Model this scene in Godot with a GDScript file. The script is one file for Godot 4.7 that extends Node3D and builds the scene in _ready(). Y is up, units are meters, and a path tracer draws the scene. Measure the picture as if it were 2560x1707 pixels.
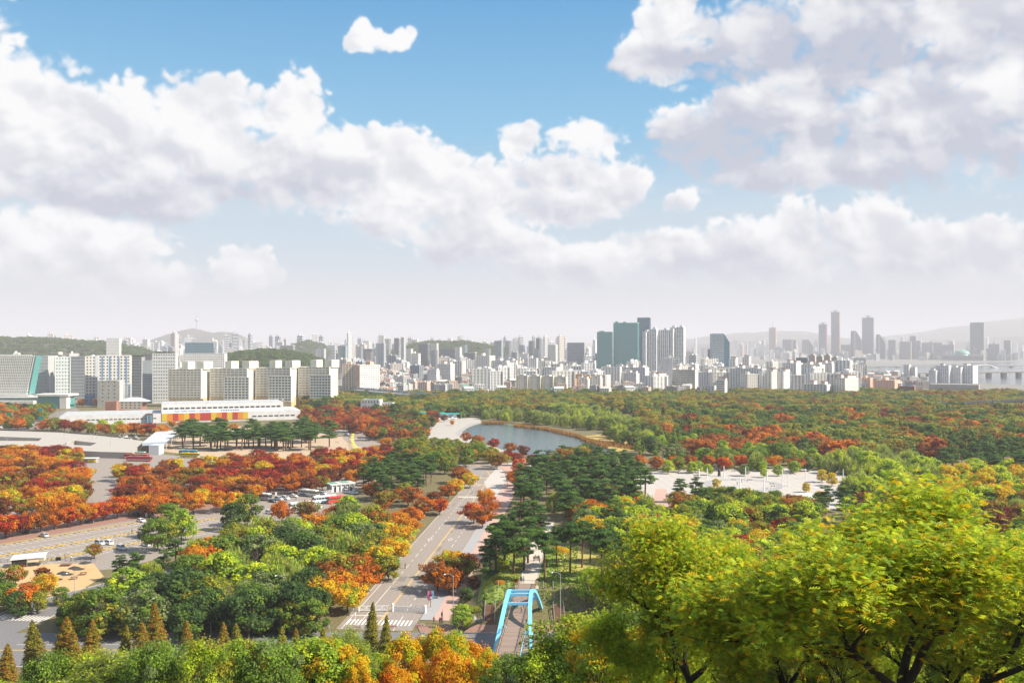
extends Node3D
# A hilltop view over an autumn park, a lake and a hazy city. Metres, y up. The camera stands at x = 0, z = 0, 70 m above the park and looks along -z.
# u, v are positions in the 2560 x 1707 photograph; EYE, FOCAL and HORIZON turn them into directions, the ground or a known size gives the distance.
const EYE := 70.0
const FOCAL := 2300.0
const HORIZON := 870.0
var rng := RandomNumberGenerator.new()
var M := {}
var taken := {}

func ground_at(u: float, v: float, h := 0.0) -> Vector3:
	var d := (EYE - h) * FOCAL / (v - HORIZON)
	return Vector3((u - 1280.0) / FOCAL * d, h, -d)

func point(u: float, v: float, d: float) -> Vector3:
	return Vector3((u - 1280.0) / FOCAL * d, EYE - (v - HORIZON) / FOCAL * d, -d)

func pixel(p: Vector3) -> Vector2:
	return Vector2(1280.0 + p.x / -p.z * FOCAL, HORIZON + (EYE - p.y) / -p.z * FOCAL)

# the lie of the land: the hill below the viewpoint and the bank behind the footbridge
func land(x: float, z: float) -> float:
	var d := -z
	var hill := 0.0
	if d < 176.0:
		hill = 68.2 - 0.392 * maxf(d, -60.0)
		hill += 1.6 * sin(x * 0.043 + 1.0) * clampf((176.0 - d) / 60.0, 0.0, 1.0) * smoothstep(8.0, 45.0, d)
		hill = maxf(hill, 0.0)
	var along := 0.08 * (d - 230.0)
	var mound := 6.0 * smoothstep(233.0, 249.0, d) * (1.0 - smoothstep(285.0, 370.0, d)) * smoothstep(-15.0, -5.5, x - along) * (1.0 - smoothstep(45.0, 80.0, x))
	return maxf(hill, mound)

func on_land(x: float, z: float, up := 0.0) -> Vector3:
	return Vector3(x, land(x, z) + up, z)

func numbered(called: String) -> String:
	var n: int = taken.get(called, 0)
	taken[called] = n + 1
	return called if n == 0 else "%s_%03d" % [called, n]

func tag(o: Node, label := "", category := "", group := "", kind := "") -> Node:
	if label: o.set_meta("label", label)
	if category: o.set_meta("category", category)
	if group: o.set_meta("group", group)
	if kind: o.set_meta("kind", kind)
	return o

func thing(called: String, label: String, category: String, at: Vector3, turn := 0.0, group := "") -> Node3D:
	var o := Node3D.new()
	o.name = numbered(called)
	add_child(o)
	o.position = at
	o.rotation.y = turn
	tag(o, label, category, group)
	return o

func copy_of(o: Node3D, at: Vector3, turn: float, size := 1.0, label := "") -> Node3D:
	var c: Node3D = o.duplicate()
	c.name = numbered(String(o.get_meta("called")))
	add_child(c)
	c.position = at
	c.rotation.y = turn
	c.scale = Vector3.ONE * size
	if label: c.set_meta("label", label)
	return c

func part(called: String, mesh: Mesh, m: Material, parent: Node = null) -> MeshInstance3D:
	var o := MeshInstance3D.new()
	o.mesh = mesh
	o.material_override = m
	if parent == null:
		o.name = numbered(called)
		add_child(o)
	else:
		o.name = called
		parent.add_child(o, true)
	return o

func structure(called: String, mesh: Mesh, m: Material, parent: Node = null) -> MeshInstance3D:
	var o := part(called, mesh, m, parent)
	if parent == null: o.set_meta("kind", "structure")
	return o

# ---- a mesh under construction
class Build:
	var p := PackedVector3Array()
	var n := PackedVector3Array()
	var c := PackedColorArray()
	var i := PackedInt32Array()
	var t := PackedVector2Array()
	var tint := Color.WHITE
	func quad(a: Vector3, b: Vector3, cc: Vector3, d: Vector3) -> void:
		# clockwise seen from outside
		var k := p.size()
		var nn := (cc - a).cross(b - a)
		if nn.length_squared() < 1e-12: nn = (d - a).cross(cc - a)
		nn = nn.normalized()
		for q in [a, b, cc, d]:
			p.push_back(q); n.push_back(nn); c.push_back(tint)
		for q in [0, 1, 2, 0, 2, 3]: i.push_back(k + q)
	func tri(a: Vector3, b: Vector3, cc: Vector3) -> void:
		var k := p.size()
		var nn := (cc - a).cross(b - a).normalized()
		for q in [a, b, cc]:
			p.push_back(q); n.push_back(nn); c.push_back(tint)
		for q in 3: i.push_back(k + q)
	func box(o: Vector3, s: Vector3, turn := Basis()) -> void:
		# o is the middle of the bottom face
		var e: Array[Vector3] = []
		for k in 8:
			e.append(o + turn * Vector3((-0.5 if k & 1 == 0 else 0.5) * s.x, 0.0 if k & 2 == 0 else s.y, (-0.5 if k & 4 == 0 else 0.5) * s.z))
		quad(e[4], e[6], e[7], e[5])
		quad(e[1], e[3], e[2], e[0])
		quad(e[5], e[7], e[3], e[1])
		quad(e[0], e[2], e[6], e[4])
		quad(e[6], e[2], e[3], e[7])
		quad(e[5], e[1], e[0], e[4])
	func bar(a: Vector3, b: Vector3, w: float, h: float) -> void:
		var z := (b - a)
		var l := z.length()
		z /= l
		var up := Vector3.UP if absf(z.y) < 0.98 else Vector3.RIGHT
		var x := up.cross(z).normalized()
		var y := z.cross(x)
		var e: Array[Vector3] = []
		for k in 8:
			e.append((a if k & 4 == 0 else b) + x * (-0.5 if k & 1 == 0 else 0.5) * w + y * (-0.5 if k & 2 == 0 else 0.5) * h)
		quad(e[4], e[6], e[7], e[5])
		quad(e[1], e[3], e[2], e[0])
		quad(e[5], e[7], e[3], e[1])
		quad(e[0], e[2], e[6], e[4])
		quad(e[6], e[2], e[3], e[7])
		quad(e[5], e[1], e[0], e[4])
	func tube(path: Array, radii: Array, sides := 6, cap := true) -> void:
		var k0 := p.size()
		for j in path.size():
			var dir: Vector3 = (path[mini(j + 1, path.size() - 1)] - path[maxi(j - 1, 0)]).normalized()
			var up := Vector3.UP if absf(dir.y) < 0.95 else Vector3.RIGHT
			var x := up.cross(dir).normalized()
			var y := dir.cross(x)
			for s in sides:
				var a := TAU * s / sides
				var nn := x * cos(a) + y * sin(a)
				p.push_back(path[j] + nn * radii[j]); n.push_back(nn); c.push_back(tint)
		for j in path.size() - 1:
			for s in sides:
				var a := k0 + j * sides + s
				var b := k0 + j * sides + (s + 1) % sides
				for q in [a, b + sides, b, a, a + sides, b + sides]: i.push_back(q)
		if cap:
			for end in 2:
				var dir: Vector3 = (path[-1] - path[-2]).normalized() if end else (path[0] - path[1]).normalized()
				var from := k0 + ((path.size() - 1) * sides if end else 0)
				var e := p.size()
				for q in sides: p.push_back(p[from + q]); n.push_back(dir); c.push_back(tint)
				for q in range(1, sides - 1):
					for w in ([e, e + q + 1, e + q] if end else [e, e + q, e + q + 1]): i.push_back(w)
	func lathe(o: Vector3, profile: Array, sides := 12, squash := Vector3.ONE) -> void:
		# profile of (radius, height) from the bottom up
		var k0 := p.size()
		for j in profile.size():
			var q: Vector2 = profile[j]
			var d: Vector2 = profile[mini(j + 1, profile.size() - 1)] - profile[maxi(j - 1, 0)]
			for s in sides:
				var a := TAU * s / sides
				p.push_back(o + Vector3(cos(a) * q.x, q.y, sin(a) * q.x) * squash)
				n.push_back(Vector3(cos(a) * d.y, -d.x, sin(a) * d.y).normalized()); c.push_back(tint)
		for j in profile.size() - 1:
			for s in sides:
				var a := k0 + j * sides + s
				var b := k0 + j * sides + (s + 1) % sides
				for q in [a, b + sides, a + sides, a, b, b + sides]: i.push_back(q)
	func leaf(at: Vector3, x: Vector3, y: Vector3) -> void:
		# a diamond of four points
		var k := p.size()
		var nn := x.cross(y).normalized()
		p.push_back(at - y); p.push_back(at + x); p.push_back(at + y); p.push_back(at - x)
		for q in 4: n.push_back(nn); c.push_back(tint)
		for q in [0, 2, 1, 0, 3, 2]: i.push_back(k + q)
	func done(with_uv := false) -> ArrayMesh:
		var a := []
		a.resize(Mesh.ARRAY_MAX)
		a[Mesh.ARRAY_VERTEX] = p
		a[Mesh.ARRAY_NORMAL] = n
		a[Mesh.ARRAY_COLOR] = c
		if with_uv: a[Mesh.ARRAY_TEX_UV] = t
		a[Mesh.ARRAY_INDEX] = i
		var m := ArrayMesh.new()
		if p.size(): m.add_surface_from_arrays(Mesh.PRIMITIVE_TRIANGLES, a)
		return m

# ---- materials
func lin(r: float, g: float, b: float) -> Color:
	return Color(r, g, b).linear_to_srgb()

func paint(r: float, g: float, b: float, rough := 0.7, metal := 0.0) -> StandardMaterial3D:
	var m := StandardMaterial3D.new()
	m.albedo_color = lin(r, g, b)
	m.roughness = rough
	m.metallic = metal
	return m

func noisy(r: float, g: float, b: float, amount: float, size: float, rough := 0.85, second := Color(0, 0, 0, 0), mix_scale := 0.15) -> StandardMaterial3D:
	# an uneven colour from two computed noises, laid in world space
	var m := paint(1, 1, 1, rough)
	var nt := NoiseTexture2D.new()
	var fn := FastNoiseLite.new()
	fn.noise_type = FastNoiseLite.TYPE_SIMPLEX_SMOOTH
	fn.frequency = 0.02
	fn.fractal_octaves = 6
	fn.fractal_gain = 0.62
	fn.seed = int(r * 977.0 + g * 431.0 + size * 7.0)
	nt.noise = fn
	nt.width = 512
	nt.height = 512
	nt.seamless = true
	var g1 := Gradient.new()
	var base := Color(r, g, b)
	var other := second if second.a > 0.0 else base
	g1.offsets = PackedFloat32Array([0.0, 0.35, 0.65, 1.0])
	g1.colors = PackedColorArray([
		(base * (1.0 - amount)).linear_to_srgb(), base.linear_to_srgb(),
		base.lerp(other, 0.7).linear_to_srgb(), (other * (1.0 + amount)).linear_to_srgb()])
	for k in 4: g1.set_color(k, Color(g1.get_color(k), 1.0))
	nt.color_ramp = g1
	m.albedo_texture = nt
	m.uv1_triplanar = true
	m.uv1_world_triplanar = true
	m.uv1_scale = Vector3.ONE / size
	return m

func foliage(rough := 0.55, through := 0.5) -> StandardMaterial3D:
	var m := paint(1, 1, 1, rough)
	m.vertex_color_use_as_albedo = true
	m.cull_mode = BaseMaterial3D.CULL_DISABLED
	m.metallic_specular = 0.22
	m.backlight_enabled = true
	m.backlight = Color(through, through, through).linear_to_srgb()
	return m

func tinted(rough := 0.7, metal := 0.0) -> StandardMaterial3D:
	var m := paint(1, 1, 1, rough, metal)
	m.vertex_color_use_as_albedo = true
	return m

func glass(r: float, g: float, b: float, rough := 0.12) -> StandardMaterial3D:
	var m := paint(r, g, b, rough)
	m.metallic_specular = 0.7
	return m

# ---- sky: clear air and cumulus, computed as radiance for every direction
func cloud_list() -> Array:
	# centre u, v, half width, height above and depth below the centre (photograph pixels), greyness of the body
	return [
		[-70, 290, 200, 215, 190, 0.15], [90, 310, 200, 160, 200, 0.25], [300, 330, 220, 135, 150, 0.35], [480, 330, 150, 120, 130, 0.3], [560, 250, 120, 75, 120, 0.15],
		[735, 270, 92, 120, 150, 0.1], [650, 420, 330, 130, 110, 0.55], [860, 410, 180, 95, 120, 0.45], [985, 405, 120, 95, 130, 0.25], [1085, 470, 100, 95, 110, 0.2],
		[250, 480, 380, 110, 60, 0.75], [430, 520, 120, 60, 45, 0.6], [960, 540, 130, 80, 80, 0.4], [1180, 490, 130, 95, 130, 0.35],
		[120, 600, 190, 95, 120, 0.35], [290, 620, 160, 65, 110, 0.35], [610, 665, 90, 55, 60, 0.3], [430, 690, 80, 40, 50, 0.3],
		[1302, 350, 58, 48, 40, 0.15], [1470, 350, 105, 62, 70, 0.2], [1400, 430, 150, 60, 60, 0.4], [1530, 455, 120, 60, 60, 0.35], [1360, 520, 210, 70, 50, 0.5], [1210, 600, 190, 90, 90, 0.5],
		[1708, 500, 50, 34, 36, 0.3],
		[1690, 95, 105, 130, 115, 0.55], [1600, 150, 70, 60, 55, 0.6], [1880, 100, 210, 135, 110, 0.85], [2140, 70, 260, 160, 150, 0.95], [2420, 90, 240, 190, 130, 0.7], [2680, 80, 200, 200, 170, 0.6],
		[1740, 345, 130, 95, 110, 1.0], [1850, 290, 130, 90, 160, 1.0], [1990, 300, 170, 80, 150, 0.75], [2170, 290, 160, 75, 160, 0.6], [2330, 330, 160, 90, 130, 0.8], [2500, 280, 170, 130, 175, 0.6], [2080, 420, 330, 80, 55, 0.65], [2680, 330, 160, 130, 130, 0.7],
		[1700, 625, 170, 62, 90, 0.55], [1860, 610, 170, 70, 110, 0.6], [2010, 580, 95, 85, 130, 0.4], [2160, 570, 110, 75, 130, 0.4], [2300, 625, 180, 70, 100, 0.55], [2490, 610, 150, 70, 110, 0.45], [1500, 650, 180, 45, 70, 0.55], [1340, 660, 150, 50, 60, 0.5], [2650, 620, 120, 70, 100, 0.5],
		[905, 78, 28, 42, 40, 0.05], [928, 96, 42, 26, 34, 0.1], [880, 108, 24, 26, 26, 0.1], [965, 104, 26, 16, 26, 0.1], [1004, 96, 24, 26, 26, 0.1], [1026, 80, 15, 18, 40, 0.1],
		[2050, 205, 190, 60, 70, 0.8], [2300, 215, 200, 70, 80, 0.55], [2540, 210, 160, 80, 90, 0.5],
	]

func make_sky() -> ImageTexture:
	# clouds as [azimuth, elevation, half width, up, down, grey] in degrees
	var clouds := []
	for c in cloud_list():
		var a := atan((c[0] - 1280.0) / FOCAL)
		var e := atan((HORIZON - c[1]) * cos(a) / FOCAL)
		clouds.append([rad_to_deg(a), rad_to_deg(e), c[2] * 0.0249 * cos(a), c[3] * 0.0249, c[4] * 0.0249, c[5]])
	var r := RandomNumberGenerator.new()
	r.seed = 41
	for k in 300:   # the same kind of weather all round; extra clouds overhead added for fill light
		var a := r.randf_range(38.0, 322.0)
		var e := r.randf_range(4.0, 24.0) if k < 130 else r.randf_range(24.0, 88.0)
		if k >= 130: a = r.randf_range(0.0, 360.0)
		if k >= 130 and e < 32.0 and (a < 50.0 or a > 310.0): e += 10.0
		var w := r.randf_range(2.5, 7.0) if k < 130 else r.randf_range(4.0, 10.0)
		clouds.append([fposmod(a + 180.0, 360.0) - 180.0, e, w / maxf(cos(deg_to_rad(e)), 0.2), w * r.randf_range(0.4, 0.7), w * r.randf_range(0.4, 0.6), r.randf_range(0.2, 0.9)])
	# low-resolution fields of cover and greyness
	var step := 0.4
	var nw := int(360.0 / step)
	var nh := int(92.0 / step)
	var cover := PackedFloat32Array(); cover.resize(nw * nh); cover.fill(-1.5)
	var grey := PackedFloat32Array(); grey.resize(nw * nh)
	for c in clouds:
		var a0 := int((c[0] - c[2] * 1.7 + 180.0) / step)
		var a1 := int((c[0] + c[2] * 1.7 + 180.0) / step)
		var e0 := maxi(0, int((c[1] - c[4] * 1.7) / step))
		var e1 := mini(nh - 1, int((c[1] + c[3] * 1.7) / step))
		for j in range(e0, e1 + 1):
			var de: float = j * step - c[1]
			var ve: float = de / (c[3] if de > 0.0 else c[4])
			for i in range(a0, a1 + 1):
				var da: float = (i * step - 180.0 - c[0]) / c[2]
				var f := 1.0 - da * da - ve * ve
				var k := j * nw + posmod(i, nw)
				var was := cover[k]
				# smooth union; greyness follows the body, its upper rim stays white
				var h := clampf(0.5 + 0.5 * (f - was) / 0.35, 0.0, 1.0)
				cover[k] = lerpf(was, f, h) + 0.35 * h * (1.0 - h)
				grey[k] = lerpf(grey[k], float(c[5]) * clampf(0.85 - 0.8 * ve, 0.0, 1.35), h)
	var big := FastNoiseLite.new(); big.seed = 5; big.frequency = 0.16; big.fractal_octaves = 4; big.fractal_gain = 0.55
	var puff := FastNoiseLite.new(); puff.seed = 9; puff.frequency = 0.42; puff.fractal_octaves = 5; puff.fractal_gain = 0.5
	var lump := FastNoiseLite.new(); lump.seed = 17; lump.frequency = 0.2; lump.fractal_octaves = 3; lump.fractal_gain = 0.45; lump.noise_type = FastNoiseLite.TYPE_SIMPLEX_SMOOTH
	puff.noise_type = FastNoiseLite.TYPE_SIMPLEX_SMOOTH
	var shade := func(a: float, e: float) -> Color:
		# air
		var s := clampf(e / 22.0, 0.0, 1.6)
		var air := Color(0.66, 0.655, 0.685)
		var lo := Color(0.50, 0.645, 0.76)
		var mid := Color(0.185, 0.495, 0.765)
		var hi := Color(0.055, 0.325, 0.66)
		if s < 0.34: air = air.lerp(lo, smoothstep(0.06, 0.34, s))
		elif s < 0.62: air = lo.lerp(mid, smoothstep(0.34, 0.62, s))
		else: air = mid.lerp(hi, clampf((s - 0.62) / 0.38, 0.0, 1.15))
		# cloud
		var x := (a + 180.0) / step
		var y := clampf(e / step, 0.0, nh - 1.001)
		var i0 := int(x); var j0 := int(y)
		var fx := x - i0; var fy := y - j0
		var k00 := j0 * nw + i0 % nw; var k10 := j0 * nw + (i0 + 1) % nw
		var j1 := mini(j0 + 1, nh - 1)
		var k01 := j1 * nw + i0 % nw; var k11 := j1 * nw + (i0 + 1) % nw
		var f := lerpf(lerpf(cover[k00], cover[k10], fx), lerpf(cover[k01], cover[k11], fx), fy)
		if f > -1.2:
			var g := lerpf(lerpf(grey[k00], grey[k10], fx), lerpf(grey[k01], grey[k11], fx), fy)
			var ca := cos(deg_to_rad(a)) * cos(deg_to_rad(e)) * 57.3; var sa := sin(deg_to_rad(a)) * cos(deg_to_rad(e)) * 57.3
			var q := Vector3(ca, e * 1.15, sa)
			var n1 := big.get_noise_3dv(q)
			var n2 := absf(puff.get_noise_3dv(q + Vector3(n1, n1, 0) * 1.5)) * 2.0
			var dens := f + n1 * 0.7 + n2 * 0.62 - 0.16
			if dens > 0.0:
				# light from the upper right: where the puffs fall away on that side they are bright
				var q2 := q + Vector3(0.0, 0.9, 0.6)
				var n3 := absf(puff.get_noise_3dv(q + Vector3(0.0, 0.4, 0.25) + Vector3(n1, n1, 0) * 1.5)) * 2.0
				var lit := clampf((lump.get_noise_3dv(q) - lump.get_noise_3dv(q2)) * 1.5 + (n2 - n3) * 0.4, -0.5, 0.6)
				var soft := (0.42 + 0.5 * clampf(g, 0.0, 1.0)) * (0.65 + 1.6 * absf(lump.get_noise_3dv(q * 1.7)))
				var cover_here := smoothstep(0.0, soft, dens)
				var rim := 1.0 - smoothstep(0.1, 0.6, dens)
				var w := clampf(1.02 - g * 1.15 + lit * 0.6 + rim * 0.4 * (1.0 - 0.7 * clampf(g - 0.4, 0.0, 1.0)), 0.0, 1.0)
				var cloud := Color(0.50, 0.53, 0.635).lerp(Color(0.95, 0.95, 0.955), w)
				var low := smoothstep(0.8, 6.0, e)
				cloud = Color(0.67, 0.665, 0.69).lerp(cloud, 0.25 + 0.75 * low)
				air = air.lerp(cloud, cover_here * (0.3 + 0.7 * low))
		return air
	var full := Image.create(1024, 512, false, Image.FORMAT_RGBF)
	for j in 256:
		var e := 90.0 - (j + 0.5) / 512.0 * 180.0
		for i in 1024:
			full.set_pixel((i + 512) % 1024, j, shade.call((i + 0.5) / 1024.0 * 360.0 - 180.0, e))
	full.fill_rect(Rect2i(0, 256, 1024, 256), Color(0.30, 0.29, 0.27))
	full.resize(4096, 2048, Image.INTERPOLATE_BILINEAR)
	# the same sky, finer, where the photograph looks
	var x0 := int((180.0 - 33.0) / 360.0 * 4096.0)
	var x1 := int((180.0 + 33.0) / 360.0 * 4096.0)
	var y0 := int((90.0 - 24.0) / 180.0 * 2048.0)
	for j in range(y0, 1024):
		var e := 90.0 - (j + 0.5) / 2048.0 * 180.0
		for i in range(x0, x1):
			full.set_pixel((i + 2048) % 4096, j, shade.call((i + 0.5) / 4096.0 * 360.0 - 180.0, e))
	return ImageTexture.create_from_image(full)

func _ready() -> void:
	# ---- camera, sky, sun, exposure
	var cam := Camera3D.new()
	cam.name = "camera"
	add_child(cam)
	cam.position = Vector3(0, EYE, 0)
	cam.rotation.x = atan((HORIZON - 853.5) / FOCAL)
	cam.fov = rad_to_deg(2.0 * atan(853.5 / FOCAL))
	cam.near = 0.5
	cam.far = 40000.0
	cam.current = true
	var env := Environment.new()
	env.background_mode = Environment.BG_SKY
	env.sky = Sky.new()
	var sm := PanoramaSkyMaterial.new()
	sm.panorama = make_sky()
	env.sky.sky_material = sm
	env.background_energy_multiplier = 0.46
	env.tonemap_mode = Environment.TONE_MAPPER_LINEAR
	env.tonemap_exposure = 2.25
	env.fog_enabled = true
	env.fog_density = 0.000103
	env.fog_light_color = Color(0.955, 0.96, 1.0)
	env.sdfgi_enabled = true
	env.ssao_enabled = true
	env.ssil_enabled = true
	var we := WorldEnvironment.new()
	we.name = "world_environment"
	we.environment = env
	add_child(we)
	var sun := DirectionalLight3D.new()
	sun.name = "sun"
	add_child(sun)
	sun.light_energy = 1.6
	sun.light_color = Color(1.0, 0.95, 0.87)
	sun.light_angular_distance = 0.6
	sun.shadow_enabled = true
	var sun_from := Vector3(sin(deg_to_rad(100.0)) * cos(deg_to_rad(41.0)), sin(deg_to_rad(41.0)), -cos(deg_to_rad(100.0)) * cos(deg_to_rad(41.0)))
	sun.look_at_from_position(Vector3.ZERO, -sun_from, Vector3.UP)
	rng.seed = 20241
	build_materials()
	build_all()

# ---- trees: a trunk with limbs, and a crown of many small leaf faces gathered in clumps
const HUES := {
	"crimson": [Color(0.339, 0.034, 0.021), Color(0.554, 0.077, 0.025), Color(0.231, 0.039, 0.025)],
	"maroon": [Color(0.194, 0.036, 0.024), Color(0.299, 0.053, 0.026), Color(0.150, 0.044, 0.020)],
	"scarlet": [Color(0.552, 0.069, 0.014), Color(0.632, 0.149, 0.017), Color(0.345, 0.046, 0.017)],
	"orange": [Color(0.600, 0.174, 0.014), Color(0.696, 0.264, 0.017), Color(0.384, 0.120, 0.017)],
	"rust": [Color(0.364, 0.111, 0.021), Color(0.468, 0.169, 0.023), Color(0.234, 0.091, 0.023)],
	"russet_brown": [Color(0.204, 0.084, 0.029), Color(0.288, 0.108, 0.029), Color(0.120, 0.078, 0.023)],
	"amber": [Color(0.598, 0.287, 0.014), Color(0.690, 0.391, 0.023), Color(0.414, 0.184, 0.017)],
	"golden": [Color(0.638, 0.407, 0.015), Color(0.720, 0.506, 0.022), Color(0.440, 0.286, 0.017)],
	"lime": [Color(0.44, 0.53, 0.03), Color(0.60, 0.64, 0.04), Color(0.27, 0.39, 0.03)],
	"olive": [Color(0.298, 0.298, 0.033), Color(0.421, 0.369, 0.038), Color(0.176, 0.211, 0.030)],
	"bronze_green": [Color(0.215, 0.173, 0.026), Color(0.388, 0.230, 0.026), Color(0.115, 0.129, 0.026)],
	"green": [Color(0.127, 0.211, 0.031), Color(0.220, 0.320, 0.043), Color(0.084, 0.143, 0.029)],
	"fresh_green": [Color(0.236, 0.371, 0.043), Color(0.371, 0.489, 0.057), Color(0.135, 0.236, 0.036)],
	"dark_green": [Color(0.060, 0.116, 0.034), Color(0.105, 0.176, 0.044), Color(0.039, 0.079, 0.028)],
	"pine_green": [Color(0.087, 0.178, 0.038), Color(0.186, 0.304, 0.052), Color(0.052, 0.109, 0.031)],
	"willow_green": [Color(0.274, 0.331, 0.076), Color(0.418, 0.446, 0.097), Color(0.144, 0.202, 0.048)],
	"grey_green": [Color(0.179, 0.235, 0.093), Color(0.276, 0.318, 0.132), Color(0.097, 0.152, 0.053)],
}
var TREES := {}
var tree_count := {}

func hue(name_: String, r: RandomNumberGenerator, lean: float) -> Color:
	var h: Array = HUES[name_]
	var c: Color = h[0].lerp(h[1], clampf(lean, 0.0, 1.0)) if lean > 0.0 else h[0].lerp(h[2], clampf(-lean, 0.0, 1.0))
	var k := r.randf_range(0.82, 1.18)
	return Color(c.r * k * r.randf_range(0.94, 1.06), c.g * k * r.randf_range(0.92, 1.08), c.b * k)

func outline(form: String, t: float) -> float:
	# how wide the crown is at t of its height, 0 below and 1 on top
	match form:
		"broom": return sqrt(clampf(1.0 - pow(absf(t - 0.52) / 0.52, 2.4), 0.0, 1.0)) * lerpf(0.72, 1.0, clampf(t * 1.8, 0.0, 1.0))
		"vase": return lerpf(0.22, 1.0, pow(t, 0.8)) * sqrt(clampf(1.0 - pow(maxf(t - 0.62, 0.0) / 0.42, 2.0), 0.0, 1.0))
		"cone": return pow(1.0 - t, 0.85) * 0.97 + 0.03
		"column": return sqrt(clampf(1.0 - pow(absf(t - 0.42) / 0.6, 2.2), 0.0, 1.0))
		"oval": return sqrt(clampf(1.0 - pow(absf(t - 0.45) / 0.56, 2.2), 0.0, 1.0))
	return sqrt(clampf(1.0 - pow(absf(t - 0.47) / 0.54, 2.0), 0.0, 1.0))

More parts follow.
